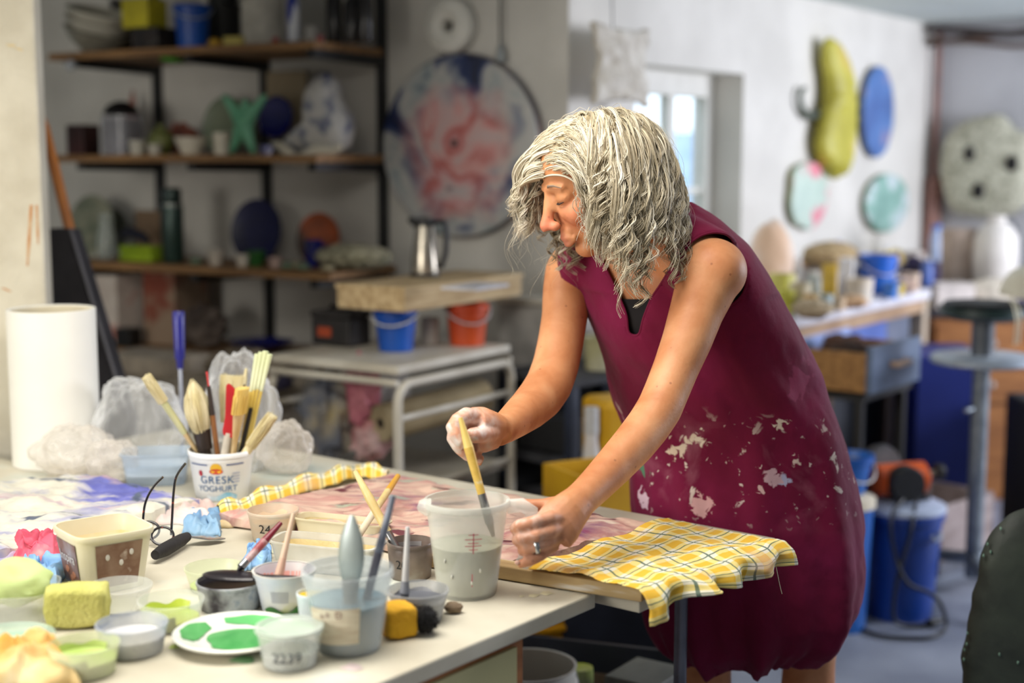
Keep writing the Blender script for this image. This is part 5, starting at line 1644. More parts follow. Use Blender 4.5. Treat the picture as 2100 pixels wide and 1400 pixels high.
# black spoon lying across it
a = P(420, 1192, p.y) ; b_ = P(632, 1207, p.y - .035)
z_ = p.z + H + .004
a.z, b_.z = z_ + .004, z_ + .006
t = thing('black_spoon', 'black paint covered spoon lying across the dark pot', 'spoon', (a + b_) / 2)
blk = mat('wet_black_paint', (36, 30, 36), (24, 20, 26), rough=.3, bump=.3)
c = (a + b_) / 2
dd = (b_ - a)
ang = math.atan2(dd.y, dd.x)
t.rotation_euler = (0, 0, ang)
Ls = dd.length
B().ball((-Ls * .22, 0, 0), (Ls * .30, .024, .006), 24, 10).build('spoon_bowl', blk, t)
B().tube([(0, 0, 0), (Ls * .2, 0, .002), (Ls * .5, 0, .003)], [(.008, .004), (.006, .004), (.0055, .0035)], 10, up=(0, 0, 1)).build('spoon_handle', blk, t)
tt, p, s, rb, rt, H = pot('plastic_tub', 'lidded clear plastic tub with handwritten number at the front', 595, 1378, 136, 112, 74, PL_CLEAR, 'tub', mat('grey_slip', (190, 198, 200), (176, 184, 188), rough=.4), .42)
B().lathe([(0.0001, H * .975), (rt * .86, H * .98), (rt * .9, H * 1.03), (rt * 1.03, H * 1.03), (rt * 1.045, H * .93), (rt * 1.02, H * .93)], 40).build('lid', mat('frosted_lid', (226, 230, 228), (206, 222, 206), rough=.4, alpha=.6), tt)
B().lathe([(0.0001, H * .965), (rt * .8, H * .965)], 30, sq=(.9, .8)).build('lid_smear', mat('pale_green_smear', (186, 214, 180), (166, 200, 160), rough=.6), tt)
inkm = plain((60, 62, 74), .6)
text_on_cyl('2239', .020, rb + (rt - rb) * .42, H * .38, -math.pi / 2 + .05, inkm, tt, slope=.15)

# big bucket of blue water
tt, p, s, rb, rt, H = pot('water_bucket', 'large clear plastic bucket of blue grey water with a paper label', 715, 1348, 188, 134, 158, mat('milky_bucket', (230, 236, 238), (214, 224, 228), rough=.25, alpha=.36), 'bucket', mat('blue_grey_water', (96, 126, 140), (82, 112, 128), rough=.15), .60)
WB = (p, s, rb, rt, H)
lm = mat('smudged_paper_label', (226, 218, 196), (206, 190, 166), c3=(190, 170, 160), rough=.8, scale=40, stretch=(.6, .6, 4), pos=(.35, .62))
def lab_(u, v):
    a = -math.pi / 2 - .95 + u * 1.35
    z = H * (.17 + .46 * v) + .004 * (u - .5)
    r = rb + (rt - rb) * z / H + .0012
    return Vector((r * math.cos(a), r * math.sin(a), z))
lb = B().grid(lab_, 24, 8).build('paper_label', lm, tt)
for i, (uu, vv, sz) in enumerate(((.30, .78, .010), (.42, .84, .010), (.62, .84, .013))):
    a = -math.pi / 2 - .95 + uu * 1.35
    z = H * (.17 + .46 * vv)
    text_on_cyl('b' if i < 2 else 'D', sz, rb + (rt - rb) * z / H + .0018, z, a, plain((150, 96, 90), .7), tt, slope=.2, name='faded_mark')

# grey pot, 20 pot, 24 pot, pink cup
tt, p, s, rb, rt, H = pot('grey_paint_pot', 'small clear pot of dark grey paint at the table edge', 858, 1284, 128, 96, 60, mat('clear_rim_pot', (206, 208, 208), (170, 172, 176), rough=.25, alpha=.5), 'pot', mat('grey_paint', (110, 112, 120), (90, 92, 100), rough=.35), .66, dry=mat('grey_white_dry', (200, 200, 202), (120, 122, 130), rough=.5))
GP = (p, s, rb, rt, H)
tt, p, s, rb, rt, H = pot('dark_glaze_pot', 'clear pot of dark brown glaze with the number 20', 842, 1194, 96, 84, 70, mat('brown_smeared_clear', (150, 136, 124), (96, 84, 80), c3=(190, 186, 176), rough=.3, alpha=.8, scale=12), 'pot', mat('brown_black_glaze', (72, 62, 66), (52, 44, 48), rough=.25), .7, dry=mat('silver_dry', (190, 186, 186), (110, 104, 104), rough=.4))
DG = (p, s, rb, rt, H)
text_on_cyl('20', .020, (rb + rt) / 2, H * .45, -math.pi / 2 - .35, plain((20, 20, 24), .6), tt, slope=.08)
tt, p, s, rb, rt, H = pot('peach_pot', 'clear pot of peach glaze with the number 24 beside the pink slab', 561, 1117, 106, 84, 58, mat('peach_tinted_clear', (232, 222, 208), (220, 200, 176), rough=.3, alpha=.6), 'pot', mat('peach_glaze', (228, 186, 140), (214, 166, 116), rough=.4), .5, dry=mat('peach_dry', (232, 200, 160), (222, 210, 190), rough=.6))
text_on_cyl('24', .022, (rb + rt) / 2, H * .48, -math.pi / 2 - .2, plain((24, 26, 30), .6), tt, slope=.12)
tt, p, s, rb, rt, H = pot('pink_cup', 'printed yoghurt cup with pink glaze inside', 584, 1262, 126, 92, 76, mat('printed_cup_wall', (222, 222, 214), (206, 212, 226), c3=(186, 196, 60), rough=.4, scale=12, pos=(.4, .62)), 'cup', mat('pink_glaze', (222, 150, 140), (206, 130, 122), rough=.4), .6, dry=mat('pink_dry', (232, 200, 190), (222, 166, 156), rough=.6))
PCUP = (p, s, rb, rt, H)
tp_ = B()
B().lathe([(rt * .985, H * .985), (rt * 1.03, H), (rt * 1.03, H * 1.02), (rt * .97, H * 1.02)], 40).build('rim', plain((236, 232, 226), .4), tt)
for i in range(9):
    a = -math.pi / 2 - .5 + i * .0
    z = H * (.62 - i * .035)
    r = rb + (rt - rb) * z / H + .0008
    bb = B()
    vs = []
    for k in range(7):
        aa = -math.pi / 2 - .35 + k * .11
        vs += [Vector((r * math.cos(aa), r * math.sin(aa), z)), Vector((r * math.cos(aa), r * math.sin(aa), z + H * .012))]
    bb.add(vs, [(2 * k, 2 * k + 2, 2 * k + 3, 2 * k + 1) for k in range(6)])
    bb.build('printed_line', plain((140, 146, 160), .6), tt, smooth=False)
B().grid(lambda u, v: Vector(((rb + (rt - rb) * (.02 + v * .2) + .001) * math.cos(-2.3 + u * 1.8), (rb + (rt - rb) * (.02 + v * .2) + .001) * math.sin(-2.3 + u * 1.8), H * (.02 + v * .2 * (.6 + .4 * math.sin(u * 9))))), 24, 4).build('green_print', mat('leaf_green_print', (60, 130, 50), (40, 96, 36), c3=(206, 190, 40), rough=.5, scale=40), tt)
pot('yellow_pot', 'small white pot of yellow paint behind the big bucket', 642, 1290, 66, 52, 66, mat('white_blue_wall', (226, 232, 236), (206, 220, 230), rough=.4), 'pot', mat('yellow_paint', (226, 190, 40), rough=.4), .9)

# plate with green paint
p = T(484, 1318, TZ + .0005)
s = mpp(p)
R = 128 * s
t = thing('plate', 'white plate smeared with green paint at the front of the table', 'plate', p)
B().lathe([(0.0001, 0), (R * .55, 0), (R * .6, .003), (R * .98, .014), (R, .017), (R * .97, .0185), (R * .62, .007), (R * .58, .0055), (0.0001, .005)], 64).build('plate_body', mat('white_porcelain', (238, 238, 230), (226, 228, 220), rough=.2), t)
gp = mat('emerald_paint', (96, 172, 102), (66, 150, 78), c3=(150, 202, 148), rough=.3, scale=16, distort=1.0)
B().lathe([(0.0001, .0075), (R * .4, .0078), (R * .52, .0066)], 48, wob=.25, seed=2, c=(R * .05, -R * .03, 0)).build('paint_pool', gp, t)
def smear(a0, a1, r0, r1, m, nm):
    def f(u, v):
        a = a0 + (a1 - a0) * u
        w_ = .5 + .5 * math.sin(math.pi * u)
        rr = r0 + (r1 - r0) * (.5 + (v - .5) * w_ + .12 * noise.noise(Vector((u * 5, a0, 0))))
        z = .0075 + max(0, (rr / R - .6)) / .37 * .0115
        return Vector((rr * math.cos(a), rr * math.sin(a), z))
    B().grid(f, 30, 6).build(nm, m, t)
smear(.3, 2.0, R * .62, R * .88, mat('mid_green_smear', (110, 196, 120), (80, 170, 90), rough=.35), 'paint_smear')
smear(2.4, 3.5, R * .55, R * .9, gp, 'paint_smear')

# square tub with brown labels
c_ = T(216, 1196, TZ + .0005)
s = mpp(c_)
t = thing('square_tub', 'square cream plastic ice cream tub with brown labels', 'tub', c_, math.radians(38))
hh = 122 * s
ht, hb_ = 84 * s, 64 * s
cream_p = mat('cream_tub_plastic', (238, 232, 212), (230, 220, 186), rough=.4, scale=6, alpha=.9)
B().lathe([(0.0001, 0), (hb_, 0), (hb_ * 1.02, .003), (ht * .96, hh * .9), (ht * 1.0, hh * .905), (ht * 1.02, hh * .95), (ht * 1.0, hh), (ht * .95, hh), (ht * .93, hh * .9), (hb_ * .97, .004), (0.0001, .004)], 64, pw=5).build('tub_wall', cream_p, t)
B().lathe([(ht * .925, hh * .86), (hb_ * .965, .01), (0.0001, .007)], 64, pw=5).build('dried_slip', mat('cream_slip', (236, 228, 206), (232, 206, 150), rough=.6, scale=14), t)
brl = mat('brown_choc_print', (120, 82, 60), (150, 120, 100), c3=(206, 190, 176), rough=.4, scale=26, pos=(.40, .62))
vil = mat('greyblue_choc_print', (150, 140, 146), (120, 84, 70), c3=(206, 206, 214), rough=.4, scale=20, pos=(.40, .60))
for k, (m, aa) in enumerate(((vil, -math.pi / 2 - .0), (brl, 0.0))):
    aa = [math.pi, -math.pi / 2][k]
    R_ = Matrix.Rotation(aa + math.pi / 2, 4, 'Z')
    def f(u, v):
        z = hh * (.10 + .74 * v)
        r = hb_ + (ht * .96 - hb_) * z / (hh * .9)
        return R_ @ Vector(((u - .5) * r * 1.25, -r * 1.012, z))
    f_ = B().grid(f, 6, 6).build('printed_label', m, t)
    if k == 0:
        vs, fs = text_verts('Inspira', .022)
        out = []
        for v in vs:
            z = hh * .56 + v.y
            r = hb_ + (ht * .96 - hb_) * z / (hh * .9)
            out.append(R_ @ Vector((v.x - .002, -r * 1.012 - .0012, z)))
        B().add(out, fs).build('lettering', plain((232, 230, 232), .5), t, smooth=False)
    for j in range(3):
        x, z = [(-.012, .34), (.012, .28), (.0, .2)][j] if k == 0 else [(-.018, .62), (.02, .66), (.004, .5)][j]
        zz = hh * z
        r = hb_ + (ht * .96 - hb_) * zz / (hh * .9)
        B().ball(R_ @ Vector((x, -r * 1.012 - .0004, zz)), (.007, .0012, .006) if k == 0 else (.0035, .0012, .005), 12, 8, rot=R_.to_3x3()).build('printed_blob', plain((176, 116, 84) if k == 0 else (226, 220, 210)), t)

# rectangular tubs of cream slip
def rect_tub(name, label, cx, cy, lx, ly, h, rz, m, inner, lv=.5, tilt=0):
    c_ = T(cx, cy, TZ + .0005)
    s = mpp(c_)
    t = thing(name, label, 'tub', c_, rz)
    a, b_, hh = lx * s / 2, ly * s / 2, h * s
    k = .86
    def ring(f, z):
        return [(f, z)]
    B().lathe([(0.0001, 0), (k, 0), (.97, hh * .93), (1.03, hh * .94), (1.03, hh), (.96, hh), (k * .96, .004), (0.0001, .004)], 56, sq=(a, b_), pw=6).build('tub_wall', m, t)
    B().lathe([(0.0001, hh * lv * .96), ((k + (.97 - k) * lv) * .97, hh * lv), ((k + (.97 - k) * lv) * .985, hh * (lv + .3))], 56, sq=(a, b_), pw=6, wob=.01).build('slip', inner, t)
    return t, c_, s, hh
slipm = mat('cream_slip_paint', (232, 218, 178), (220, 200, 150), rough=.5, scale=12, bump=.5)
mk = mat('crinkled_white_tub', (230, 228, 220), (206, 202, 190), rough=.35, alpha=.85, scale=10)
rect_tub('slip_tub', 'long white tub of cream slip behind the spatula', 672, 1164, 236, 96, 58, TANG + .34, mk, slipm, .45)
rect_tub('slip_tub', 'second cream tub standing against the pink slab', 702, 1112, 205, 62, 50, TANG + .30, mat('cream_tub2', (232, 224, 196), (222, 210, 176), rough=.45), slipm, .5)

# jug
tt, p, s, rb, rt, H = pot('measuring_jug', 'translucent plastic measuring jug of grey green slip held by the painter', 958, 1234, 172, 122, 184, mat('translucent_jug', (236, 238, 232), (228, 230, 222), rough=.35, alpha=.40), 'jug', mat('grey_green_slip', (164, 164, 140), (150, 152, 130), rough=.4), .53, lip=False)
JUG = (p.copy(), s, rb, rt, H)
B().lathe([(rt * 1.0, H * .93), (rt * 1.035, H * .94), (rt * 1.04, H * .985), (rt * 1.02, H), (rt * .98, H)], 44).build('rim', MATS['translucent_jug'], tt)
# handle to the right, spout to the left
B().tube([(rt * .96, -.004, H * .93), (rt * 1.30, -.012, H * .955), (rt * 1.52, -.016, H * .90), (rt * 1.56, -.016, H * .72), (rt * 1.46, -.012, H * .46), (rt * 1.28, -.008, H * .30)], [(.011, .005)] * 6, 12, up=(0, -1, .2)).build('handle', MATS['translucent_jug'], tt)
B().tube([(-rt * .9, -.01, H * .93), (-rt * 1.08, -.012, H * .955), (-rt * 1.14, -.012, H * .965)], [(.02, .014), (.013, .010), (.008, .006)], 12).build('spout', MATS['translucent_jug'], tt)
redm = plain((206, 60, 96), .5)
def mark(a0, a1, z0, z1):
    def f(u, v):
        a = a0 + (a1 - a0) * u
        z = z0 + (z1 - z0) * v
        r = rb + (rt - rb) * (z / H) + .0009
        return Vector((r * math.cos(a), r * math.sin(a), z))
    B().grid(f, 6, 2).build('graduation_mark', redm, tt, smooth=False)
A0 = -math.pi / 2 + .20
mark(A0 - .012, A0 + .012, H * .52, H * .74)
for zz, wd_ in ((.72, .13), (.67, .22), (.63, .14), (.60, .22), (.56, .12)):
    mark(A0 - wd_, A0 + wd_, H * zz, H * (zz + .008))
mark(A0 - .03, A0 - .008, H * .16, H * .30)
for i, (aa, zz) in enumerate(((-2.2, .42), (-1.15, .33), (-2.0, .26), (-1.4, .2))):
    a = aa
    r = rb + (rt - rb) * zz + .0005
    B().ball((r * math.cos(a), r * math.sin(a), H * zz), (.0016, .0016, .0034), 8, 6).build('splash', plain((226, 226, 216)), tt)

# yoghurt bucket with brushes
tt, p, s, rb, rt, H = pot('yoghurt_bucket', 'white yoghurt bucket holding brushes at the back of the table', 456, 1034, 134, 108, 94, mat('white_yoghurt_plastic', (238, 240, 240), (228, 232, 234), rough=.3), 'bucket', None, lip=True)
YB = (p, s, rb, rt, H)
blue_ink = plain((34, 96, 150), .4)
text_on_cyl('GRESK', .0215, rb + (rt - rb) * .5, H * .46, -math.pi / 2 + .03, blue_ink, tt, slope=.15, spacing=1.1)
text_on_cyl('YOGHURT', .0165, rb + (rt - rb) * .35, H * .28, -math.pi / 2 + .03, blue_ink, tt, slope=.15)
def patch(a0, a1, z0, z1, m, nm, wav=0.0, nu=20):
    def f(u, v):
        a = a0 + (a1 - a0) * u
        z = H * (z0 + (z1 - z0) * v * (1 - wav * (.5 + .5 * math.sin(u * 7))))
        r = rb + (rt - rb) * z / H + .0005
        return Vector((r * math.cos(a), r * math.sin(a), z))
    return B().grid(f, nu, 5).build(nm, m, tt, smooth=False)
C_ = -math.pi / 2
patch(C_ - .35, C_ + .75, .03, .20, mat('pale_sea_print', (120, 180, 206), (226, 232, 236), rough=.4, scale=20), 'sea_print', .5)
patch(C_ - .95, C_ - .25, .765, .79, plain((60, 90, 150), .4), 'border_print')
patch(C_ + .35, C_ + .95, .765, .79, plain((60, 90, 150), .4), 'border_print')
def mark_disc(a, z, r_, m, nm, sx=1, sy=1):
    R0 = rb + (rt - rb) * z
    vs = [Vector((0, 0, 0))] + [Vector((r_ * sx * math.cos(k / 20 * 6.283), r_ * sy * math.sin(k / 20 * 6.283), 0)) for k in range(20)]
    out = []
    for v in vs:
        aa = a + v.x / R0
        out.append(Vector(((R0 + .0009 + .15 * v.y) * math.cos(aa), (R0 + .0009 + .15 * v.y) * math.sin(aa), H * z + v.y)))
    B().add(out, [(0, 1 + k, 1 + (k + 1) % 20) for k in range(20)]).build(nm, m, tt, smooth=False)
mark_disc(C_ + .02, .70, .011, plain((240, 190, 50), .4), 'sun_emblem')
mark_disc(C_ + .02, .645, .010, plain((206, 70, 40), .4), 'sun_emblem', 1.3, .55)
mark_disc(C_ - .52, .60, .006, plain((196, 60, 70), .4), 'red_mark', .7, 1)
for k in range(4):
    patch(C_ + .55, C_ + .82, .58 - k * .06, .60 - k * .06, plain((170, 180, 206), .5), 'small_print')
# -------- brushes
def brush(label, a, b_, parts, cat='brush', name='paint_brush', group=None, flat=1.0, roll=0.0):
    """a = lower end, b = upper end; parts: (name, t0, t1, r0, r1, material[, flatten])"""
    o, L = axis_thing(name, label, cat, a, b_, group, roll)
    for q in parts:
        nm, t0, t1, r0, r1, m = q[:6]
        fl_ = q[6] if len(q) > 6 else 1.0
        mid = q[7] if len(q) > 7 else None
        n = 12
        pts = [(0, 0, L * (t0 + (t1 - t0) * k / n)) for k in range(n + 1)]
        if mid:
            rr = [r0 + (r1 - r0) * k / n + (mid - (r0 + r1) / 2) * math.sin(math.pi * k / n) ** .9 for k in range(n + 1)]
        else:
            rr = [r0 + (r1 - r0) * k / n for k in range(n + 1)]
        rr = [max(x, .0004) for x in rr]
        bb = B().tube(pts, [(x * (.94 if nm == 'bristles' else 1), x * fl_ * (.94 if nm == 'bristles' else 1)) for x in rr], 14, up=(0, 1, 0))
        if nm == 'bristles' and t1 > .9 and max(r0, r1) > .009:
            rg = random.Random(int(L * 1e5))
            for k in range(90):           # separate hairs round the tuft
                a_ = rg.uniform(0, 6.283)
                q_ = rg.uniform(.55, 1.0)
                e_ = rg.uniform(.93, 1.06)
                hp = []
                for j in range(7):
                    f_ = j / 6
                    i_ = min(n, int(round(f_ * n)))
                    w_ = rr[i_] * (q_ if f_ > .8 else 1.0) + .0012 * math.sin(f_ * 5 + k)
                    hp.append((math.cos(a_) * w_, math.sin(a_) * w_ * fl_, L * (t0 + (t1 - t0) * f_ * e_)))
                bb.tube(hp, [.0011, .0011, .001, .001, .0009, .0008, .0003], 4)
        bb.build(nm, m, o)
    return o
raww = mat('raw_brush_wood', (222, 196, 150), (206, 176, 124), rough=.5, scale=10, stretch=(6, 6, 1))
hake = mat('goat_hair', (226, 216, 180), (200, 186, 140), rough=.9, scale=60, stretch=(1, 1, .08), bump=.5)
ferr = mat('nickel_ferrule', (180, 180, 182), (140, 140, 144), rough=.25, metal=.9)
dkw = plain((50, 40, 36), .4)
p, s, rb, rt, H = YB
def yb(px, py, dd=0.0):
    return P(px, py, p.y + dd)
base_y = 1000
def inb(dx, dy=0.0):
    return p + Vector((dx, dy, .012))
brush('hake brush with pale bristles leaning left in the yoghurt bucket', inb(-.005, .02), yb(300, 772, -.02), [('handle', 0, .52, .008, .016, raww, .35), ('head', .50, .80, .016, .018, mat('bamboo', (206, 204, 160), (190, 190, 140), rough=.6, stretch=(6, 6, 1)), .4), ('bristles', .78, 1, .018, .021, hake, .5)])
brush('thick white haired mop brush with black ferrule in the yoghurt bucket', inb(-.018, -.005), yb(395, 782, .0), [('handle', 0, .40, .010, .011, dkw), ('ferrule', .38, .56, .015, .018, dkw), ('bristles', .54, 1, .017, .004, hake, .8, .029)])
brush('slim calligraphy brush with red hanging loop', inb(.0, .0), yb(424, 762, -.01), [('handle', 0, .66, .005, .0055, mat('brown_bamboo', (150, 100, 56), (120, 76, 40), rough=.4)), ('knob', .64, .88, .006, .004, dkw), ('loop', .87, 1, .0018, .0022, plain((196, 60, 60), .6))])
brush('wide cream haired wash brush behind the red spatula', inb(.01, .02), yb(478, 770, .04), [('handle', 0, .6, .008, .012, raww, .5), ('bristles', .58, 1, .024, .033, hake, .4)])
t = brush('red silicone spatula with white handle in the yoghurt bucket', inb(-.006, -.012), yb(486, 792, -.02), [('handle', 0, .56, .008, .008, plain((232, 222, 206), .4), .6)], 'spatula', 'spatula')
L = (yb(486, 792, -.02) - inb(-.006, -.012)).length
bb = B()
bl = dens([(-.016, L * .54), (-.022, L * .70), (-.014, L * .88), (.008, L * .99), (.020, L * 1.0), (.018, L * .9), (.012, L * .70), (.010, L * .54)], 3)
bb.prism(bl, -.004, .004, Matrix(((1, 0, 0, 0), (0, 0, 1, 0), (0, 1, 0, 0), (0, 0, 0, 1))))
o = bb.build('spatula_blade', mat('red_silicone', (196, 30, 40), (170, 20, 30), rough=.35), t, smooth=False, bevel=.002)
t.rotation_euler.rotate_axis('Z', math.pi / 2 + .15)
brush('wooden hake brush with yellow tipped bristles in the yoghurt bucket', inb(.016, -.02), yb(497, 796, -.035), [('handle', 0, .5, .007, .007, raww, .6), ('head', .46, .78, .008, .019, raww, .35), ('bristles', .76, 1, .020, .021, mat('yellow_hair', (232, 206, 130), (222, 190, 100), rough=.9, scale=40, stretch=(1, 1, .1)), .45)])
for k, (x, y) in enumerate(((528, 726), (536, 722), (545, 720), (553, 726))):
    brush(['leftmost', 'second', 'third', 'rightmost'][k] + ' pale yellow stick brush of the tall bundle in the yoghurt bucket', inb(.022 + .003 * k, -.006 + .004 * k), yb(x, y, .0), [('handle', 0, .74, .0032, .0032, mat('yellow_stick', (236, 214, 130), (222, 196, 100), rough=.4)), ('bristles', .73, 1, .0035, .0062, mat('pale_stiff_hair', (230, 234, 206), (206, 214, 170), rough=.8, scale=50, stretch=(1, 1, .1)))], group='bundle of stick brushes')
brush('short bamboo brush leaning right out of the yoghurt bucket', inb(-.005, -.01), yb(558, 852, -.03), [('handle', 0, .62, .007, .009, mat('pale_bamboo', (226, 212, 170), (196, 180, 130), rough=.5, scale=20, stretch=(.5, .5, 4))), ('bristles', .60, 1, .009, .012, hake)])
brush('thin white tipped brush behind the stick bundle', inb(.012, .01), yb(505, 755, .03), [('handle', 0, .8, .003, .004, dkw), ('ferrule', .78, .88, .004, .004, ferr), ('bristles', .87, 1, .005, .003, hake)])
brush('black handled brush between the hake and the bundle', inb(.02, -.008), yb(515, 836, -.01), [('handle', 0, 1, .0055, .004, plain((26, 24, 26), .3))])
# brushes in the pots
def from_pot(Q, dx, dy, zf=.2):
    p_, s_, rb_, rt_, H_ = Q
    return p_ + Vector((dx, dy, H_ * zf))
brush('brush with white and red painted handle standing in the dark pot', Vector((dk_pot[0].x + .012, dk_pot[0].y, dk_pot[0].z + dk_pot[4] + .014)), P(576, 1072, dk_pot[0].y + .06), [('bristles', 0, .08, .002, .006, blk), ('ferrule', .07, .2, .0065, .006, ferr), ('handle', .19, .62, .0055, .0065, mat('white_red_handle', (206, 196, 196), (150, 70, 76), rough=.4, scale=30)), ('handle_end', .61, 1, .0063, .0035, mat('crimson_handle', (130, 24, 48), (100, 16, 36), rough=.35))])
brush('pale pink wooden brush standing in the pink cup', from_pot(PCUP, -.012, .0, .55), P(602, 1052, PCUP[0].y + .02), [('bristles', 0, .1, .004, .007, mat('pink_glaze', (222, 150, 140))), ('handle', .09, .4, .008, .005, mat('pinkish_handle', (226, 196, 170), (214, 170, 150), rough=.5)), ('handle_end', .39, 1, .005, .003, mat('cream_pink_handle', (232, 206, 180), (222, 186, 166), rough=.5))])
brush('broad silver palette knife with wooden grip in the water bucket', from_pot(WB, .004, -.01, .45), P(722, 1056, WB[0].y - .0), [('grip', 0, .34, .008, .012, mat('wet_brown_grip', (120, 104, 92), (90, 84, 80), rough=.4)), ('blade', .32, 1, .012, .003, mat('dull_blade', (176, 186, 184), (150, 160, 160), rough=.35, metal=.5), .25, .019)], 'palette knife', 'palette_knife')
brush('grey paint stained brush leaning in the water bucket', from_pot(WB, .018, .0, .35), P(806, 1016, WB[0].y + .03), [('handle', 0, .55, .0055, .0062, mat('dark_mauve_handle', (84, 76, 96), (110, 110, 120), rough=.4, scale=24)), ('handle_end', .54, 1, .0063, .0042, mat('grey_blue_handle', (140, 146, 160), (96, 100, 116), rough=.4, scale=24))])
brush('white handled brush standing in the grey paint pot', from_pot(GP, -.02, -.005, .45), P(836, 1080, GP[0].y + .005), [('bristles', 0, .18, .004, .0075, mat('grey_paint', (110, 112, 120))), ('ferrule', .17, .32, .0075, .0055, mat('grey_smeared', (150, 154, 164), (120, 122, 132), rough=.4)), ('handle', .31, 1, .0052, .003, mat('white_handle', (228, 226, 224), (206, 206, 210), rough=.4))])
brush('cream wooden brush leaning left out of the number 20 pot', from_pot(DG, -.014, .0, .5), P(728, 966, DG[0].y + .06), [('ferrule', 0, .3, .007, .0065, ferr), ('handle', .29, .7, .0065, .0075, mat('cream_handle', (226, 206, 150), (206, 180, 120), rough=.4, scale=16)), ('handle_end', .69, 1, .0072, .004, mat('cream_handle', (226, 206, 150)))])
pa2 = P(716, 1076, T(716, 1098).y)
brush('yellow handled brush lying across the cream slip tub', T(735, 1098, TZ + .045), P(816, 976, T(735, 1098).y + .12), [('head', 0, .45, .006, .006, mat('slip_covered', (230, 222, 200), (214, 200, 170), rough=.6)), ('handle', .44, .72, .006, .0065, mat('cream_handle', (226, 206, 150))), ('handle_end', .71, 1, .0065, .0048, mat('mustard_handle', (226, 176, 70), (206, 150, 50), rough=.4))])

# ---- sponges, hair ball, stone
def sponge(name, label, cx, cy, sx, sy, sz, m, rz, seed):
    c_ = T(cx, cy, TZ + .0005)
    s = mpp(c_)
    bb = B()
    bb.ball((0, 0, 0), 1.0, 40, 24)
    out = []
    for v in bb.v:
        k = max(abs(v.x), abs(v.y), abs(v.z))
        q = v / k * .75 + v * .25
        q = q * (1 + .06 * noise.noise(v * 2.2 + Vector((seed, 0, 0))))
        out.append(Vector((q.x * sx * s / 2, q.y * sy * s / 2, (q.z + 1) * sz * s / 2)))
    mn = min(v.z for v in out)
    bb.v = [v - Vector((0, 0, mn)) for v in out]
    o = bb.build(name, m, loc=c_, rotz=rz, auto=180)
    return tag(o, label, 'sponge')
sponge('sponge', 'olive yellow torn sponge at the left of the table', 160, 1280, 130, 80, 82, mat('olive_sponge', (208, 204, 124), (188, 186, 98), rough=.95, scale=10, bump=1, bscale=160), .15, 3)
sponge('sponge', 'small golden yellow sponge beside the water bucket', 816, 1302, 66, 70, 66, mat('golden_sponge', (226, 176, 40), (206, 150, 26), rough=.9, scale=8, bump=.6, bscale=160), .45, 8)
c_ = T(872, 1300, TZ)
t = thing('bristle_puff', 'black fluffy bristle puff at the table edge', 'brush', c_)
bb = B()
rng = random.Random(5)
for i in range(420):
    d_ = Vector((rng.gauss(0, 1), rng.gauss(0, 1), rng.gauss(0, 1))).normalized()
    o_ = Vector((0, 0, .021))
    e = o_ + Vector((d_.x * .021, d_.y * .021, d_.z * .0205)) * rng.uniform(.9, 1.05)
    bb.tube([o_ + d_ * .012, o_ + d_ * .017 + Vector((rng.uniform(-.002, .002), rng.uniform(-.002, .002), 0)), Vector((e.x, e.y, max(e.z, .0005)))], [.0012, .0009, .0003], 4)
tag(bb.build('bristle_field', plain((22, 20, 24), .8), t, smooth=False), kind='stuff')
B().ball((0, 0, .021), (.017, .017, .018), 16, 10).build('puff_core', plain((16, 15, 18), .9), t)
o = B().ball((0, 0, .008), (.014, .011, .008), 16, 10, .3, 3, 4).build('pebble', mat('brown_pebble', (140, 120, 96), (110, 92, 72), rough=.8), loc=T(930, 1256, TZ + .0005))
tag(o, 'small brown pebble of clay between the jug and the grey pot', 'pebble')

# ---- left front corner things
c_ = T(34, 1262, TZ + .0005)
s = mpp(c_)
t = thing('green_block_tub', 'clear tub with a big pale green glaze block at the left edge', 'tub', c_, .1)
B().lathe([(0.0001, 0), (70 * s, 0), (84 * s, 62 * s), (81 * s, 62 * s), (68 * s, .003), (0.0001, .003)], 44, pw=4).build('tub_wall', PL_CLEAR, t)
bb = B()
bb.ball((0, 0, 70 * s), (72 * s, 66 * s, 46 * s), 32, 18, .18, 2, 6)
bb.build('glaze_block', mat('pale_mint_block', (206, 222, 160), (190, 210, 130), rough=.7, scale=8), t)
c_ = T(18, 1335, TZ + .0005)
t = thing('glass_dish', 'shallow glass dish with green smears at the left edge', 'dish', c_)
B().lathe([(0.0001, 0), (60 * s, 0), (86 * s, 30 * s), (83 * s, 30 * s), (58 * s, .003), (0.0001, .003)], 44).build('dish_wall', mat('green_dish_glass', (206, 226, 210), (180, 206, 190), rough=.1, alpha=.4), t)
B().lathe([(0.0001, .006), (60 * s, .006), (72 * s, 16 * s)], 36, wob=.05).build('green_smear', mat('mint_smear', (150, 206, 150), (190, 220, 196), rough=.4, scale=9), t)
def crumple(name, label, pxs, m, zt_, amp, seed, cat='cloth', n=36, base=TZ + .001, fr=3.0):
    """heap of crumpled cloth / film over a quad of pixels on the table"""
    q = [T(x, y, base) for x, y in pxs]
    c_ = sum(q, Vector()) / 4
    def f(u, v):
        p_ = (q[0] * (1 - u) + q[1] * u) * (1 - v) + (q[3] * (1 - u) + q[2] * u) * v
        e = min(u, 1 - u, v, 1 - v)
        k = min(1, e / .18) ** .6
        nz_ = .5 + .5 * noise.noise(Vector((u * fr + seed, v * fr, seed)))
        rd_ = abs(noise.noise(Vector((u * fr * 2.3 + seed, v * fr * 2.3, seed * 2))))
        p_ = p_ + Vector((noise.noise(Vector((u * 4, v * 4, seed + 9))), noise.noise(Vector((u * 4, v * 4, seed + 19))), 0)) * amp * .8
        p_.z = base + k * (zt_ * nz_ + amp * rd_)
        return p_
    b = B().grid(f, n, n)
    b.shift(c_)
    return tag(b.build(name, m, loc=c_, weld=False, solid=.0012, auto=180), label, cat)
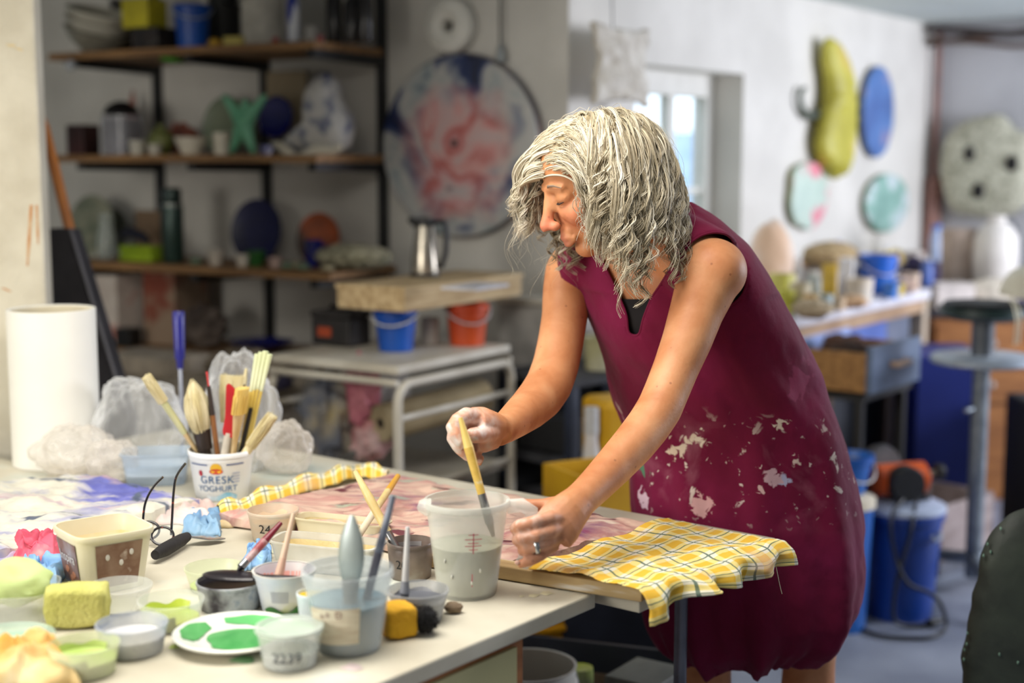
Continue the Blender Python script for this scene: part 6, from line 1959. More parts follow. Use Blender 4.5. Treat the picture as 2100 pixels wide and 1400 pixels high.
crumple('paper_towel', 'orange stained crumpled paper at the lower left corner', [(-60, 1420), (170, 1412), (120, 1318), (-60, 1345)], mat('orange_stained_paper', (232, 206, 150), (222, 160, 70), rough=.9, scale=7, c3=(236, 222, 190)), .05, .02, 3)
crumple('rubber_glove', 'pink and grey rubber glove behind the square tub', [(28, 1152), (128, 1150), (130, 1108), (36, 1120)], mat('pink_glove', (226, 96, 120), (196, 70, 96), c3=(190, 186, 180), rough=.6, scale=9, pos=(.35, .62)), .04, .025, 5, 'glove')
crumple('nitrile_glove', 'light blue nitrile glove left of the square tub', [(48, 1212), (128, 1224), (128, 1158), (44, 1166)], mat('blue_nitrile', (146, 188, 230), (120, 166, 216), rough=.45, scale=8), .035, .025, 7, 'glove')
crumple('nitrile_glove', 'dusty blue glove below the yoghurt bucket', [(372, 1096), (452, 1100), (462, 1062), (396, 1056)], mat('dusty_blue_nitrile', (140, 176, 206), (110, 150, 190), rough=.5, scale=8), .03, .018, 9, 'glove')
crumple('nitrile_glove', 'blue glove behind the pink cup', [(500, 1172), (556, 1160), (552, 1134), (508, 1140)], mat('blue_nitrile', (120, 176, 232)), .04, .02, 11, 'glove')
crumple('rag', 'whitish pink rag beside the blue slab', [(300, 1076), (445, 1076), (450, 1040), (340, 1040)], mat('pinkish_rag', (222, 206, 200), (206, 180, 174), rough=.9, scale=8), .028, .018, 13)
crumple('rag', 'knotted beige rag at the end of the checked strip', [(448, 1084), (506, 1078), (506, 1044), (452, 1048)], mat('beige_rag', (222, 200, 160), (196, 170, 120), c3=(230, 210, 140), rough=.9, scale=14), .026, .016, 15)
crumple('paper_strip', 'pink and lilac paper strips under the blue slab', [(-40, 1170), (120, 1120), (300, 1072), (-40, 1130)], mat('lilac_paper', (226, 200, 206), (150, 146, 200), rough=.8, scale=9, c3=(226, 170, 170)), .014, .008, 17, 'paper')
# wooden tile under the tub
o = B().box((0, 0, .003), (.13, .10, .005)).build('wooden_tile', mat('brown_tile_wood', (176, 136, 90), (140, 104, 66), rough=.7), smooth=False, bevel=.001, loc=T(130, 1205, TZ + .0), rotz=.4)
bpy.data.objects.remove(o)

# ---- glasses, trowel
g0 = T(345, 1104, TZ + .012)
t = thing('eyeglasses', 'tortoiseshell eyeglasses lying with their arms in the air', 'glasses', g0)
tor = mat('tortoiseshell', (34, 30, 34), (22, 20, 26), c3=(190, 76, 50), rough=.25, scale=90, pos=(.4, .62))
for (pts) in ([(293, 1072), (296, 1040), (304, 1016), (318, 994), (334, 978)], [(351, 1096), (353, 1060), (356, 1010), (362, 976), (380, 950)]):
    B().tube(smooth_path([P(x, y, g0.y + (.02 if x < 340 else -.005)) - g0 for x, y in pts], 4), [(.0022, .0036)] * (4 * (len(pts) - 1) + 1), 8).build('temple_arm', tor, t)
q1, q2 = P(293, 1076, g0.y + .02), P(351, 1098, g0.y - .005)
for k in (.25, .75):
    c_ = q1.lerp(q2, k)
    ring = [c_ + Vector((math.cos(a) * .019, math.sin(a) * .006, math.sin(a) * .014)) - g0 + Vector((0, -.012, -.002)) for a in [i / 24 * 2 * math.pi for i in range(25)]]
    B().tube(ring, .0022, 8, cap=False).build('lens_rim', tor, t)
    B().lathe([(0.0001, 0), (.018, 0)], 24, sq=(1, .8)).xf(Matrix.Translation(c_ - g0 + Vector((0, -.012, -.002))) @ Matrix.Rotation(1.15, 4, 'X')).build('lens', mat('lens_glass', (220, 226, 230), rough=.05, alpha=.2), t)
ta, tb = T(318, 1138, TZ + .016), T(384, 1100, TZ + .016)
t = thing('trowel', 'potter\'s trowel with black grip and steel blade', 'trowel', ta)
B().tube([Vector((0, 0, 0)), (tb - ta) * .3, (tb - ta) * .8, (tb - ta)], [.008, .012, .011, .008], 14).build('grip', mat('black_rubber_grip', (44, 42, 44), (26, 24, 26), rough=.7, bump=.5), t)
te = T(462, 1104, TZ + .006)
bl = [Vector((0, 0, 0)), (te - tb) * .15, (te - tb) * .5, (te - tb) * .85, (te - tb)]
B().tube([tb - ta + q for q in bl], [(.003, .002), (.010, .0012), (.018, .0012), (.012, .0012), (.002, .001)], 14, up=(0, 0, 1)).build('blade', mat('polished_blade', (206, 206, 206), (170, 172, 176), rough=.2, metal=.9), t)

# ---- blue tinted tub behind, plastic bags, blue chisel, paper roll
rect_tub('tinted_tub', 'pale blue stained clear tub beside the yoghurt bucket', 322, 988, 136, 96, 66, .12, mat('blue_tinted_tub', (206, 222, 236), (186, 206, 226), rough=.3, alpha=.34), mat('blue_wash', (206, 220, 234), (222, 230, 238), rough=.4), .3)
def film_mat(name, c, base, edge):
    m = mat(name, c, tuple(v * .95 for v in c), rough=.14, alpha=base, scale=6, bump=1.0, bscale=22)
    nt = m.node_tree
    lw = nt.nodes.new('ShaderNodeLayerWeight')       # thin film: clear face-on, whiter at grazing angles
    lw.inputs[0].default_value = .45
    mr_ = nt.nodes.new('ShaderNodeMapRange')
    nt.links.new(lw.outputs['Facing'], mr_.inputs[0])
    mr_.inputs[3].default_value, mr_.inputs[4].default_value = base, edge
    mx = [n for n in nt.nodes if n.type == 'MIX_SHADER'][0]
    nt.links.new(mr_.outputs[0], mx.inputs[0])
    return m
film = film_mat('clear_thin_film', (246, 247, 248), .14, .75)
filmw = film_mat('milky_thin_film', (246, 238, 228), .26, .85)
def bag(label, cx, cyb, w_, h_, m, seed, dpt=.8, dd=0.0, name='plastic_bag'):
    c_ = T(cx, cyb, TZ + .003)
    c_.y += dd
    s = mpp(c_)
    a, hh = w_ / 2 * s, h_ * s
    bb = B()
    bb.ball((0, 0, 0), 1.0, 80, 48)
    out = []
    for v in bb.v:
        k = 1 + .22 * noise.noise(v * 1.7 + Vector((seed, 0, 0))) + .15 * abs(noise.noise(Vector((v.x * 3, v.y * 3, v.z * 1.2)) * 1.5 + Vector((0, seed, 0)))) + .05 * noise.noise(Vector((v.x * 9, v.y * 9, v.z * 3.5)) + Vector((0, 0, seed)))
        q = v * k
        out.append(Vector((q.x * a * .88, q.y * a * dpt * .88, max(-.9, q.z) * hh * .5 + hh * .45)))
    mn = min(v.z for v in out)
    bb.v = [v - Vector((0, 0, mn)) for v in out]
    return tag(bb.build(name, m, loc=c_, auto=180), label, 'plastic bag')
bag('big crumpled clear plastic bag behind the tinted tub', 268, 972, 200, 190, film, 2.0, .6, .08)
bag('milky crumpled plastic bag next to the paper roll', 150, 975, 180, 100, filmw, 5.0, .7, .03)
bag('tall clear plastic bag standing behind the brushes', 462, 1000, 170, 250, film, 8.0, .45, .16)
bag('beige crumpled plastic bag right of the yoghurt bucket', 565, 1000, 120, 110, filmw, 11.0, .7, .14)
bag('white crumpled plastic bag in front of the big clear bag', 232, 985, 120, 90, filmw, 14.0, .6, .0)
ca_, cb_ = P(374, 930, 3.12), P(366, 638, 3.16)
ca_.z = TZ + .002
t, L = axis_thing('chisel', 'blue handled chisel standing upright among the plastic bags', 'chisel', ca_, cb_)
navyp = mat('blue_chisel_plastic', (44, 44, 140), (32, 32, 112), rough=.3)
B().tube([(0, 0, 0), (0, 0, L * .62)], [(.004, .004), (.004, .004)], 10).build('shaft', plain((190, 194, 205), .3, .6), t)
B().tube([(0, 0, L * .60), (0, 0, L * .66), (0, 0, L * .68), (0, 0, L * .75), (0, 0, L * .9), (0, 0, L * .99), (0, 0, L)], [.007, .008, .011, .012, .013, .0135, .012], 14).build('handle', navyp, t)
rc = T(90, 952, TZ + .001)
rc.y = 3.06
rc.x = (90 - 1050) / F * rc.y / 1.0 * 1.0
s = mpp(Vector((rc.x, rc.y, 1.0)))
zt_ = P(88, 634, rc.y).z
t = thing('paper_roll', 'thick white paper roll standing upright at the left', 'paper roll', (rc.x + .01, rc.y, TZ + .001))
RR = 88 * s
Hr = zt_ - TZ
B().lathe([(RR * .91, 0), (RR, 0), (RR, Hr), (RR * .985, Hr + .001), (RR * .91, Hr)], 64, closed=True).build('paper_wrap', mat('white_paper', (240, 238, 230), (232, 230, 222), rough=.8, scale=3), t)
B().lathe([(RR * .91, Hr - .002), (RR * .88, Hr - .004), (RR * .88, .002), (RR * .91, .002)], 48).build('card_core', mat('cream_core', (226, 216, 190), (206, 196, 170), rough=.9), t)
# black board with wooden pole leaning behind
pts_ = [P(102, 468, 3.75), P(142, 470, 3.75), P(262, 860, 3.62), P(250, 960, 3.60), P(100, 960, 3.60)]
c_ = sum(pts_, Vector()) / 5
nrm = (pts_[1] - pts_[0]).cross(pts_[4] - pts_[0]).normalized()
bb = B()
t = thing('black_board', 'dark charcoal board leaning behind the paper roll', 'board', c_)
n_ = len(pts_)
vs = [p_ - c_ for p_ in pts_] + [p_ - c_ + Vector((.02, .03, 0)) for p_ in pts_]
bb.add(vs, [tuple(range(n_)), tuple(range(2 * n_ - 1, n_ - 1, -1))] + [(i, (i + 1) % n_, n_ + (i + 1) % n_, n_ + i) for i in range(n_)])
bb.build('board_panel', mat('charcoal_felt', (46, 44, 48), (34, 32, 36), rough=.9), t, smooth=False)
B().tube([P(144, 470, 3.74) - c_, P(264, 862, 3.61) - c_], .005, 8).build('board_edge', plain((84, 82, 88)), t)
fa = P(150, 500, 3.83)
fb = P(96, 282, 3.86)
dirp = (fa - fb).normalized()
bot_ = fb + dirp * ((fb.z - .0) / -dirp.z)
o, L = axis_thing('broom_pole', 'orange brown wooden pole leaning behind the pillar', 'pole', bot_, fb + (fb - bot_) * .04)
B().tube([(0, 0, 0), (0, 0, L * .98), (0, 0, L)], [.014, .014, .008], 12).build('pole_shaft', mat('varnished_pole', (186, 112, 40), (160, 92, 30), rough=.4, stretch=(6, 6, 1)), o)
B().lathe([(.0145, .03), (.0165, .035), (.0165, .09), (.0145, .095)], 14).build('pole_collar', plain((60, 60, 60), .4, .5), o)

# ---- under the table
bkt = P(1084, 1362, 2.85)
zr = bkt.z
t = bucket('white_bucket', 'white plastic bucket with blue print under the table', Vector((bkt.x, bkt.y, 0)), .078, .098, zr, mat('grimy_white_bucket', (206, 206, 200), (186, 182, 170), rough=.5, scale=5), plain((160, 160, 160)), .4, inner=mat('dry_clay', (180, 170, 154), (166, 152, 134), rough=.9))
text_on_cyl('PRO', .04, .094, zr * .82, -math.pi / 2 + .75, plain((30, 44, 96), .5), t, slope=.06)
ck = P(1245, 1335, 3.05)
zk = P(1245, 1318, 3.05).z
navyc = mat('navy_crate_plastic', (30, 34, 48), (20, 24, 36), rough=.5)
t = openbox('navy_crate', 'dark navy storage crate on the floor under the table', Vector((P(1235, 1330, 3.15).x, 3.2, 0)), (.46, .30, zk), navyc, -.32, 'crate', .012)
B().box((0, -.152, zk * .72), (.16, .006, .05)).build('cutout_plate', plain((120, 100, 80), .7), t, smooth=False)  # beige plate added to stand in for the view through the handle cutout
crate('grey_lid_box', 'slate blue lid leaning in the crate under the table', Vector((P(1098, 1300, 3.3).x, 3.42, 0)), (.10, .05, P(1098, 1284, 3.3).z), plain((110, 116, 150), .5), .3, bevel=.02)
crate('slatted_box', 'grey green slatted box on the floor near the painter\'s feet', Vector((P(1335, 1390, 2.95).x - .02, 2.86, 0)), (.12, .14, P(1335, 1376, 2.86).z), plain((110, 112, 104), .6), -.6)
bucket('yellow_tub', 'large dark yellow tub standing behind the work table', Vector((P(1108, 1250, 3.45).x, 3.46, 0)), .09, .105, P(1135, 1215, 3.55).z, mat('ochre_plastic', (206, 150, 20), (176, 124, 12), rough=.5), None)
crate('beige_cupboard', 'beige cupboard with ochre base far under the table', Vector((P(1318, 1250, 3.72).x, 3.74, 0)), (.16, .10, P(1285, 1180, 3.7).z), mat('beige_board', (176, 166, 140), (150, 138, 110), rough=.8, scale=3), 0, 'cupboard')
bottle('green_bottle', 'clear bottle with lime residue behind the white bucket', Vector((P(1192, 1395, 2.9).x, 2.93, 0)), .035, P(1192, 1378, 2.9).z, mat('lime_clear_plastic', (170, 180, 130), (150, 170, 40), rough=.3), .7)
# ================================================================= the painter
person = thing('person', 'grey haired person in a sleeveless burgundy dress stirring a jug with a brush', 'person', Vector((P(1560, 1390, 2.72).x, 2.72, 0)))
PO = Vector(person.location)

RINGS = [  # left x,y ; right x,y ; depth ; half depth ; shear ; depth tilt
    (1400, 1350, 1682, 1316, 2.70, .125, .10, 0.0),
    (1352, 1316, 1728, 1272, 2.70, .165, .12, 0.0),
    (1328, 1266, 1752, 1222, 2.70, .185, .15, 0.0),
    (1314, 1200, 1758, 1156, 2.70, .190, .18, .02),
    (1304, 1110, 1752, 1070, 2.70, .190, .20, .04),
    (1298, 1030, 1740, 990, 2.705, .186, .22, .08),
    (1290, 955, 1722, 905, 2.70, .178, .25, .14),
    (1278, 890, 1698, 820, 2.69, .170, .28, .20),
    (1260, 825, 1668, 742, 2.675, .162, .30, .24),
    (1240, 760, 1634, 672, 2.655, .155, .33, .27),
    (1218, 700, 1600, 605, 2.635, .150, .36, .29),
    (1198, 640, 1568, 545, 2.615, .145, .40, .30),
    (1186, 585, 1530, 490, 2.600, .130, .42, .30),
    (1205, 530, 1478, 445, 2.590, .110, .42, .30),
    (1268, 482, 1420, 415, 2.580, .070, .36, .30),
]
def ring_pts(r, n, k=1.0, inset=0.0):
    lx, ly, rx, ry, d, b, sh_, ti = r
    L, R = P(lx, ly, d), P(rx, ry, d)
    c = (L + R) / 2
    ax = (R - L) / 2
    dp = Vector((0, 1, ti)).normalized()
    a = ax.length
    kx = (a - inset) / a * k
    out = []
    for i in range(n):
        th = 2 * math.pi * i / n
        x, y = math.cos(th), math.sin(th)
        q = (abs(x) ** 2.3 + abs(y) ** 2.3) ** (-1 / 2.3)
        x, y = x * q, y * q
        out.append(c + ax * (x * kx) + dp * ((b - inset) * k * y - sh_ * a * x * kx * .9))
    return out, c
def ring_lerp(t):
    i = min(int(t), len(RINGS) - 2)
    f = t - i
    return tuple(a + (b - a) * f for a, b in zip(RINGS[i], RINGS[i + 1]))
def loft(bb, t0, t1, m, n=48, inset=0.0, cap=True):
    vs = []
    for j in range(m + 1):
        p, _ = ring_pts(ring_lerp(t0 + (t1 - t0) * j / m), n, 1.0, inset)
        vs += p
    fs = [(j * n + i, j * n + (i + 1) % n, (j + 1) * n + (i + 1) % n, (j + 1) * n + i) for j in range(m) for i in range(n)]
    if cap:
        fs += [tuple(range(n - 1, -1, -1)), tuple(m * n + i for i in range(n))]
    return bb.add(vs, fs)

def voxel(bb, size, smooth=4, fac=.5):
    me = bpy.data.meshes.new('tmp')
    me.from_pydata([tuple(v) for v in bb.v], [], bb.f)
    bm = bmesh.new()
    bm.from_mesh(me)
    bmesh.ops.remove_doubles(bm, verts=bm.verts, dist=1e-6)
    bmesh.ops.recalc_face_normals(bm, faces=bm.faces)
    bm.to_mesh(me)
    bm.free()
    o = bpy.data.objects.new('tmp', me)
    COL.objects.link(o)
    md = o.modifiers.new('r', 'REMESH')
    md.mode = 'VOXEL'
    md.voxel_size = size
    if smooth:
        ms = o.modifiers.new('s', 'SMOOTH')
        ms.factor = fac
        ms.iterations = smooth
    dg = bpy.context.evaluated_depsgraph_get()
    out = bpy.data.meshes.new_from_object(o.evaluated_get(dg))
    bpy.data.objects.remove(o)
    bpy.data.meshes.remove(me)
    return out

def place(me, name, m, parent, origin, smooth=True):
    """mesh in world places -> child object of parent"""
    n = len(me.vertices)
    co = np.empty(n * 3)
    me.vertices.foreach_get('co', co)
    co = co.reshape(-1, 3) - np.array(origin)
    me.vertices.foreach_set('co', co.ravel())
    if smooth:
        me.polygons.foreach_set('use_smooth', [True] * len(me.polygons))
    me.materials.clear()
    me.materials.append(m)
    me.update()
    o = bpy.data.objects.new(name, me)
    me.name = name
    COL.objects.link(o)
    o.parent = parent
    return o

# ---------------- head frame
yaw = Vector((-.955, -.295, 0)).normalized()
pt_ = math.radians(23)
HX = yaw * math.cos(pt_) + Vector((0, 0, -math.sin(pt_)))
HY = Vector((-yaw.y, yaw.x, 0))
HZ = HX.cross(HY)
HO = P(1226, 360, 2.47)
HM = Matrix((HX, HY, HZ)).transposed().to_4x4()
HM.translation = HO
def h(x, y, z):
    return HM @ Vector((x, y, z))
H3 = Matrix((HX, HY, HZ)).transposed()

body = B()
loft(body, 0.4, 14.0, 46, 40, inset=.014)
SLf = P(1462, 556, 2.45)        # near (left) shoulder
SRt = P(1176, 556, 2.69)        # far (right) shoulder
NB = P(1330, 480, 2.575)
def limb(pts, n=18, up=None):
    """(px, py, depth, radius [, radius2])"""
    body.tube([P(a[0], a[1], a[2]) for a in pts], [(a[3], a[4] if len(a) > 4 else a[3]) for a in pts], n, up=up)
body.tube([NB, NB.lerp(SLf, .6), SLf], [.058, .056, .054], 18)
body.tube([NB, NB.lerp(SRt, .6), SRt], [.056, .054, .050], 18)
body.ball(SLf, (.060, .060, .058), 22, 14)
body.ball(SRt, (.052, .052, .054), 22, 14)
# near arm
S_ = 2.43 / F
limb([(1462, 552, 2.452, .056), (1446, 592, 2.44, .053), (1428, 640, 2.425, .047), (1408, 700, 2.40, .043), (1386, 755, 2.38, .0395), (1366, 805, 2.355, .0385), (1352, 838, 2.335, .0385),
      (1330, 872, 2.31, .0375), (1300, 910, 2.275, .036), (1262, 952, 2.235, .033), (1224, 992, 2.19, .0295), (1196, 1020, 2.155, .0275), (1180, 1034, 2.14, .027)], 20)
# far arm
limb([(1172, 552, 2.69, .050), (1162, 600, 2.665, .046), (1158, 650, 2.635, .0435), (1150, 700, 2.60, .043), (1140, 748, 2.565, .043), (1126, 788, 2.53, .043), (1108, 815, 2.49, .0415),
      (1085, 838, 2.43, .037), (1058, 860, 2.35, .031), (1035, 878, 2.28, .0255), (1020, 884, 2.24, .0245)], 20)
# near hand (on the jug handle)
limb([(1190, 1026, 2.145, .027, .023), (1168, 1048, 2.118, .032, .023), (1148, 1072, 2.10, .037, .022), (1134, 1090, 2.088, .036, .0165)], 18, up=(.3, -1, .3))
for f in ([(1146, 1060, 2.092, .0109), (1128, 1062, 2.076, .0115), (1098, 1069, 2.064, .0097), (1066, 1078, 2.064, .0103), (1057, 1084, 2.082, .0091), (1064, 1086, 2.105, .0083), (1080, 1086, 2.118, .0074)],
          [(1148, 1082, 2.088, .0109), (1130, 1088, 2.072, .0115), (1100, 1097, 2.059, .0096), (1070, 1103, 2.060, .0100), (1061, 1108, 2.08, .0089), (1068, 1110, 2.103, .0080), (1084, 1110, 2.116, .0071)],
          [(1146, 1102, 2.088, .0100), (1126, 1110, 2.073, .0104), (1104, 1118, 2.061, .0090), (1080, 1124, 2.062, .0094), (1072, 1129, 2.08, .0084), (1078, 1131, 2.10, .0077), (1092, 1130, 2.112, .0070)],
          [(1140, 1116, 2.09, .0091), (1122, 1128, 2.078, .0091), (1108, 1140, 2.070, .0082), (1090, 1149, 2.066, .0080), (1074, 1154, 2.066, .0070), (1063, 1157, 2.068, .0061)],
          [(1172, 1036, 2.135, .0139), (1140, 1032, 2.13, .0117), (1112, 1036, 2.126, .0103), (1088, 1036, 2.124, .0097), (1066, 1034, 2.122, .0083), (1058, 1034, 2.122, .0061)]):
    limb(f, 14)
# far hand (round the brush)
limb([(1030, 881, 2.262, .024, .020), (1008, 874, 2.228, .028, .024), (984, 868, 2.205, .030, .027), (968, 866, 2.192, .028, .024)], 18)
limb([(1010, 896, 2.222, .020), (990, 904, 2.20, .019), (972, 908, 2.192, .015)], 14)
for f in ([(978, 856, 2.195, .0135), (956, 851, 2.178, .0130), (938, 862, 2.165, .0118), (929, 876, 2.158, .0120), (934, 892, 2.150, .0108), (944, 906, 2.148, .0104), (953, 914, 2.150, .0088)],
          [(976, 866, 2.205, .0130), (950, 864, 2.19, .0125), (932, 882, 2.178, .0118), (930, 898, 2.172, .0115), (940, 915, 2.165, .0104), (952, 926, 2.166, .0098), (960, 930, 2.168, .0085)],
          [(978, 880, 2.215, .0120), (950, 884, 2.20, .0118), (938, 904, 2.19, .0110), (944, 920, 2.184, .0104), (960, 934, 2.18, .0096), (972, 938, 2.182, .0085)],
          [(986, 892, 2.222, .0110), (962, 904, 2.21, .0108), (954, 918, 2.20, .0100), (966, 932, 2.194, .0095), (980, 942, 2.19, .0092), (990, 946, 2.19, .0080)],
          [(1018, 884, 2.225, .0165), (1003, 887, 2.195, .0148), (990, 890, 2.176, .0132), (977, 892, 2.162, .0126), (966, 893, 2.152, .0118), (961, 893, 2.149, .0090)]):
    limb(f, 14)
# neck
body.tube([h(-.035, 0, -.03), h(-.04, 0, -.075), h(-.045, 0, -.11).lerp(NB, .35), NB, NB + Vector((.03, .03, -.05))], [.055, .052, .053, .062, .07], 22)
# head
def hb(c, r, **k):
    body.ball(h(*c), r, k.get('n', 22), k.get('m', 14), rot=H3)
hb((-.008, 0, .020), (.098, .075, .080), n=30, m=20)
hb((.035, 0, -.035), (.058, .056, .084), n=26, m=18)
hb((.044, 0, .034), (.048, .060, .052))
hb((.062, 0, -.104), (.024, .026, .020))
hb((.028, .036, -.080), (.042, .022, .03))
hb((.028, -.036, -.080), (.042, .022, .03))
hb((.066, .033, -.036), (.026, .024, .026))
hb((.066, -.033, -.036), (.026, .024, .026))
body.tube([h(.080, -.044, .010), h(.089, -.02, .016), h(.091, 0, .014), h(.089, .02, .016), h(.080, .044, .010)], [.007, .0095, .009, .0095, .007], 10)
body.tube([h(.091, 0, .012), h(.101, 0, -.008), h(.110, 0, -.028), h(.120, 0, -.043), h(.120, 0, -.050)], [.0085, .0085, .0105, .0125, .010], 14)
for y in (-1, 1):
    hb((.108, y * .0125, -.047), (.0105, .0075, .0085))
    hb((.079, y * .031, -.004), (.0150, .0170, .0140))
    hb((.089, y * .011, -.012), (.013, .010, .018))
    hb((.079, y * .025, -.030), (.018, .018, .018))
body.tube([h(.084, -.024, -.077), h(.096, -.010, -.0735), h(.098, 0, -.0745), h(.096, .010, -.0735), h(.084, .024, -.077)], [.003, .0062, .006, .0062, .003], 10)
body.tube([h(.084, -.022, -.081), h(.094, -.008, -.086), h(.096, 0, -.0865), h(.094, .008, -.086), h(.084, .022, -.081)], [.003, .0062, .0066, .0062, .003], 10)
body.ball(h(.086, 0, -.064), (.013, .022, .014), 16, 10, rot=H3)
for y in (-1, 1):
    body.ball(h(-.012, y * .076, -.012), (.018, .008, .032), 14, 10, rot=H3)
# legs and feet
def leg(px, d, dx):
    k = P(px, 1345, d)
    top = P(px - dx, 1010, d + .02)
    body.tube([top, top.lerp(k, .5), Vector((k.x, k.y, .47)), Vector((k.x, k.y + .01, .40)), Vector((k.x, k.y + .02, .30)), Vector((k.x, k.y + .02, .16)), Vector((k.x, k.y + .015, .07)), Vector((k.x, k.y + .01, .035))],
              [.085, .075, .058, .052, .056, .042, .034, .034], 20)
    body.tube([Vector((k.x + .03, k.y + .04, .034)), Vector((k.x - .03, k.y - .01, .034)), Vector((k.x - .10, k.y - .06, .026)), Vector((k.x - .15, k.y - .10, .018))], [(.030, .032), (.036, .033), (.042, .025), (.034, .017)], 16, up=(0, 0, 1))
leg(1662, 2.74, 60)
leg(1448, 2.70, -30)

me = voxel(body, .0027, 1, .5)
# relax everything but the hands and the face
nV = len(me.vertices)
co = np.empty(nV * 3)
me.vertices.foreach_get('co', co)
co = co.reshape(-1, 3)
ed = np.empty(len(me.edges) * 2, dtype=np.int64)
me.edges.foreach_get('vertices', ed)
ed = ed.reshape(-1, 2)
free = np.ones(nV)
for c_, r_ in ((P(1110, 1085, 2.09), .085), (P(965, 895, 2.18), .085), (h(.07, 0, -.03), .115)):
    dd_ = np.linalg.norm(co - np.array(c_), axis=1)
    free *= np.clip((dd_ - r_) / .03, 0, 1)
free = (free * .6)[:, None]
fface = (np.clip((.125 - np.linalg.norm(co - np.array(h(.07, 0, -.03)), axis=1)) / .02, 0, 1) * .5)[:, None]
cnt = np.bincount(ed.ravel(), minlength=nV)[:, None]
for it in range(26):
    acc = np.zeros_like(co)
    for a_, b_ in ((0, 1), (1, 0)):
        for k_ in range(3):
            acc[:, k_] += np.bincount(ed[:, a_], weights=co[ed[:, b_], k_], minlength=nV)
    co = co + (acc / np.maximum(cnt, 1) - co) * (free if it > 4 else np.maximum(free, fface))
me.vertices.foreach_set('co', co.ravel())
# ---- skin
skin = bpy.data.materials.new('sun_tanned_skin')
skin.use_nodes = True
nt = skin.node_tree
bs = nt.nodes['Principled BSDF']
tc = nt.nodes.new('ShaderNodeTexCoord')
sr, _ = ramp_noise(nt, tc.outputs['Object'], 16, [(.30, (184, 118, 76)), (.5, (200, 137, 94)), (.68, (212, 153, 110))], 6, .3)
fr_ = nt.nodes.new('ShaderNodeTexVoronoi')
fr_.inputs['Scale'].default_value = 38
nt.links.new(tc.outputs['Object'], fr_.inputs['Vector'])
fm = nt.nodes.new('ShaderNodeMapRange')
nt.links.new(fr_.outputs['Distance'], fm.inputs[0])
fm.inputs[1].default_value = .05
fm.inputs[2].default_value = .11
fm.inputs[3].default_value = .55
fm.inputs[4].default_value = 0
fc = nt.nodes.new('ShaderNodeRGB')
fc.outputs[0].default_value = lin((130, 76, 56))
col = mixc(nt, fm.outputs[0], sr.outputs[0], fc.outputs[0])
def near(c, r0, r1, amt):
    v = nt.nodes.new('ShaderNodeVectorMath')
    v.operation = 'DISTANCE'
    nt.links.new(tc.outputs['Object'], v.inputs[0])
    v.inputs[1].default_value = Vector(c) - PO
    m = nt.nodes.new('ShaderNodeMapRange')
    nt.links.new(v.outputs['Value'], m.inputs[0])
    m.inputs[1].default_value = r0
    m.inputs[2].default_value = r1
    m.inputs[3].default_value = amt
    m.inputs[4].default_value = 0
    return m.outputs[0]
def over(col, fac, c, noisy=None):
    if noisy:
        k, _n = ramp_noise(nt, tc.outputs['Object'], noisy[0], [(noisy[1], (0, 0, 0)), (noisy[2], (255, 255, 255))], 5, .5, (noisy[0], 0, 0))
        mm = nt.nodes.new('ShaderNodeMath')
        mm.operation = 'MULTIPLY'
        nt.links.new(fac, mm.inputs[0])
        nt.links.new(k.outputs[0], mm.inputs[1])
        fac = mm.outputs[0]
    g = nt.nodes.new('ShaderNodeRGB')
    g.outputs[0].default_value = lin(c)
    return mixc(nt, fac, col, g.outputs[0])
col = over(col, near(h(.118, 0, -.045), .006, .035, .65), (206, 96, 84))
col = over(col, near(h(.075, .04, -.04), .008, .04, .4), (214, 110, 92))
col = over(col, near(h(.096, 0, -.080), .010, .022, .55), (176, 90, 84))
col = over(col, near(P(960, 895, 2.17), .03, .07, .55), (206, 160, 148))
col = over(col, near(P(958, 890, 2.15), .03, .075, .85), (226, 218, 212), (45, .40, .62))
col = over(col, near(P(1095, 1090, 2.07), .03, .08, .5), (206, 150, 130))
col = over(col, near(P(1075, 1075, 2.065), .02, .06, .45), (226, 206, 196), (60, .42, .62))
nt.links.new(col, bs.inputs['Base Color'])
bs.inputs['Roughness'].default_value = .5
bs.inputs['Specular IOR Level'].default_value = .35
bs.inputs['Subsurface Weight'].default_value = .10
bs.inputs['Subsurface Radius'].default_value = (.01, .004, .002)
bs.inputs['Subsurface Scale'].default_value = 1.0
nb = nt.nodes.new('ShaderNodeTexNoise')
nb.inputs['Scale'].default_value = 150
nb.inputs['Detail'].default_value = 4
nt.links.new(tc.outputs['Object'], nb.inputs['Vector'])
bp = nt.nodes.new('ShaderNodeBump')
bp.inputs['Strength'].default_value = .22
bp.inputs['Distance'].default_value = .002
nt.links.new(nb.outputs['Fac'], bp.inputs['Height'])
nt.links.new(bp.outputs[0], bs.inputs['Normal'])
bo = place(me, 'body', skin, person, PO)
# eyes, lashes, brows, mouth line
for y in (1, -1):
    e = B().ball(h(.0785, y * .031, -.0055), .0130, 18, 12).shift(PO).build('eye', mat('eye_white', (206, 196, 186), rough=.2), person)
    B().tube([h(.0885, y * .018, -.010), h(.0945, y * .026, -.0115), h(.0945, y * .034, -.0115), h(.0885, y * .043, -.010)], [.0006, .0016, .0016, .0006], 6).shift(PO).build('eyelash', plain((44, 34, 32), .7), person)
    B().tube([h(.096, y * .012, .018), h(.0975, y * .024, .0225), h(.093, y * .038, .0215), h(.084, y * .048, .014)], [.001, .0024, .0022, .0008], 6).shift(PO).build('eyebrow', plain((130, 110, 92), .8), person)
B().tube([h(.0865, -.023, -.0795), h(.0985, -.008, -.0800), h(.1, 0, -.0805), h(.0985, .008, -.0800), h(.0865, .023, -.0795)], [.0004, .0012, .0012, .0012, .0004], 6).shift(PO).build('mouth_line', plain((110, 50, 50), .5), person)
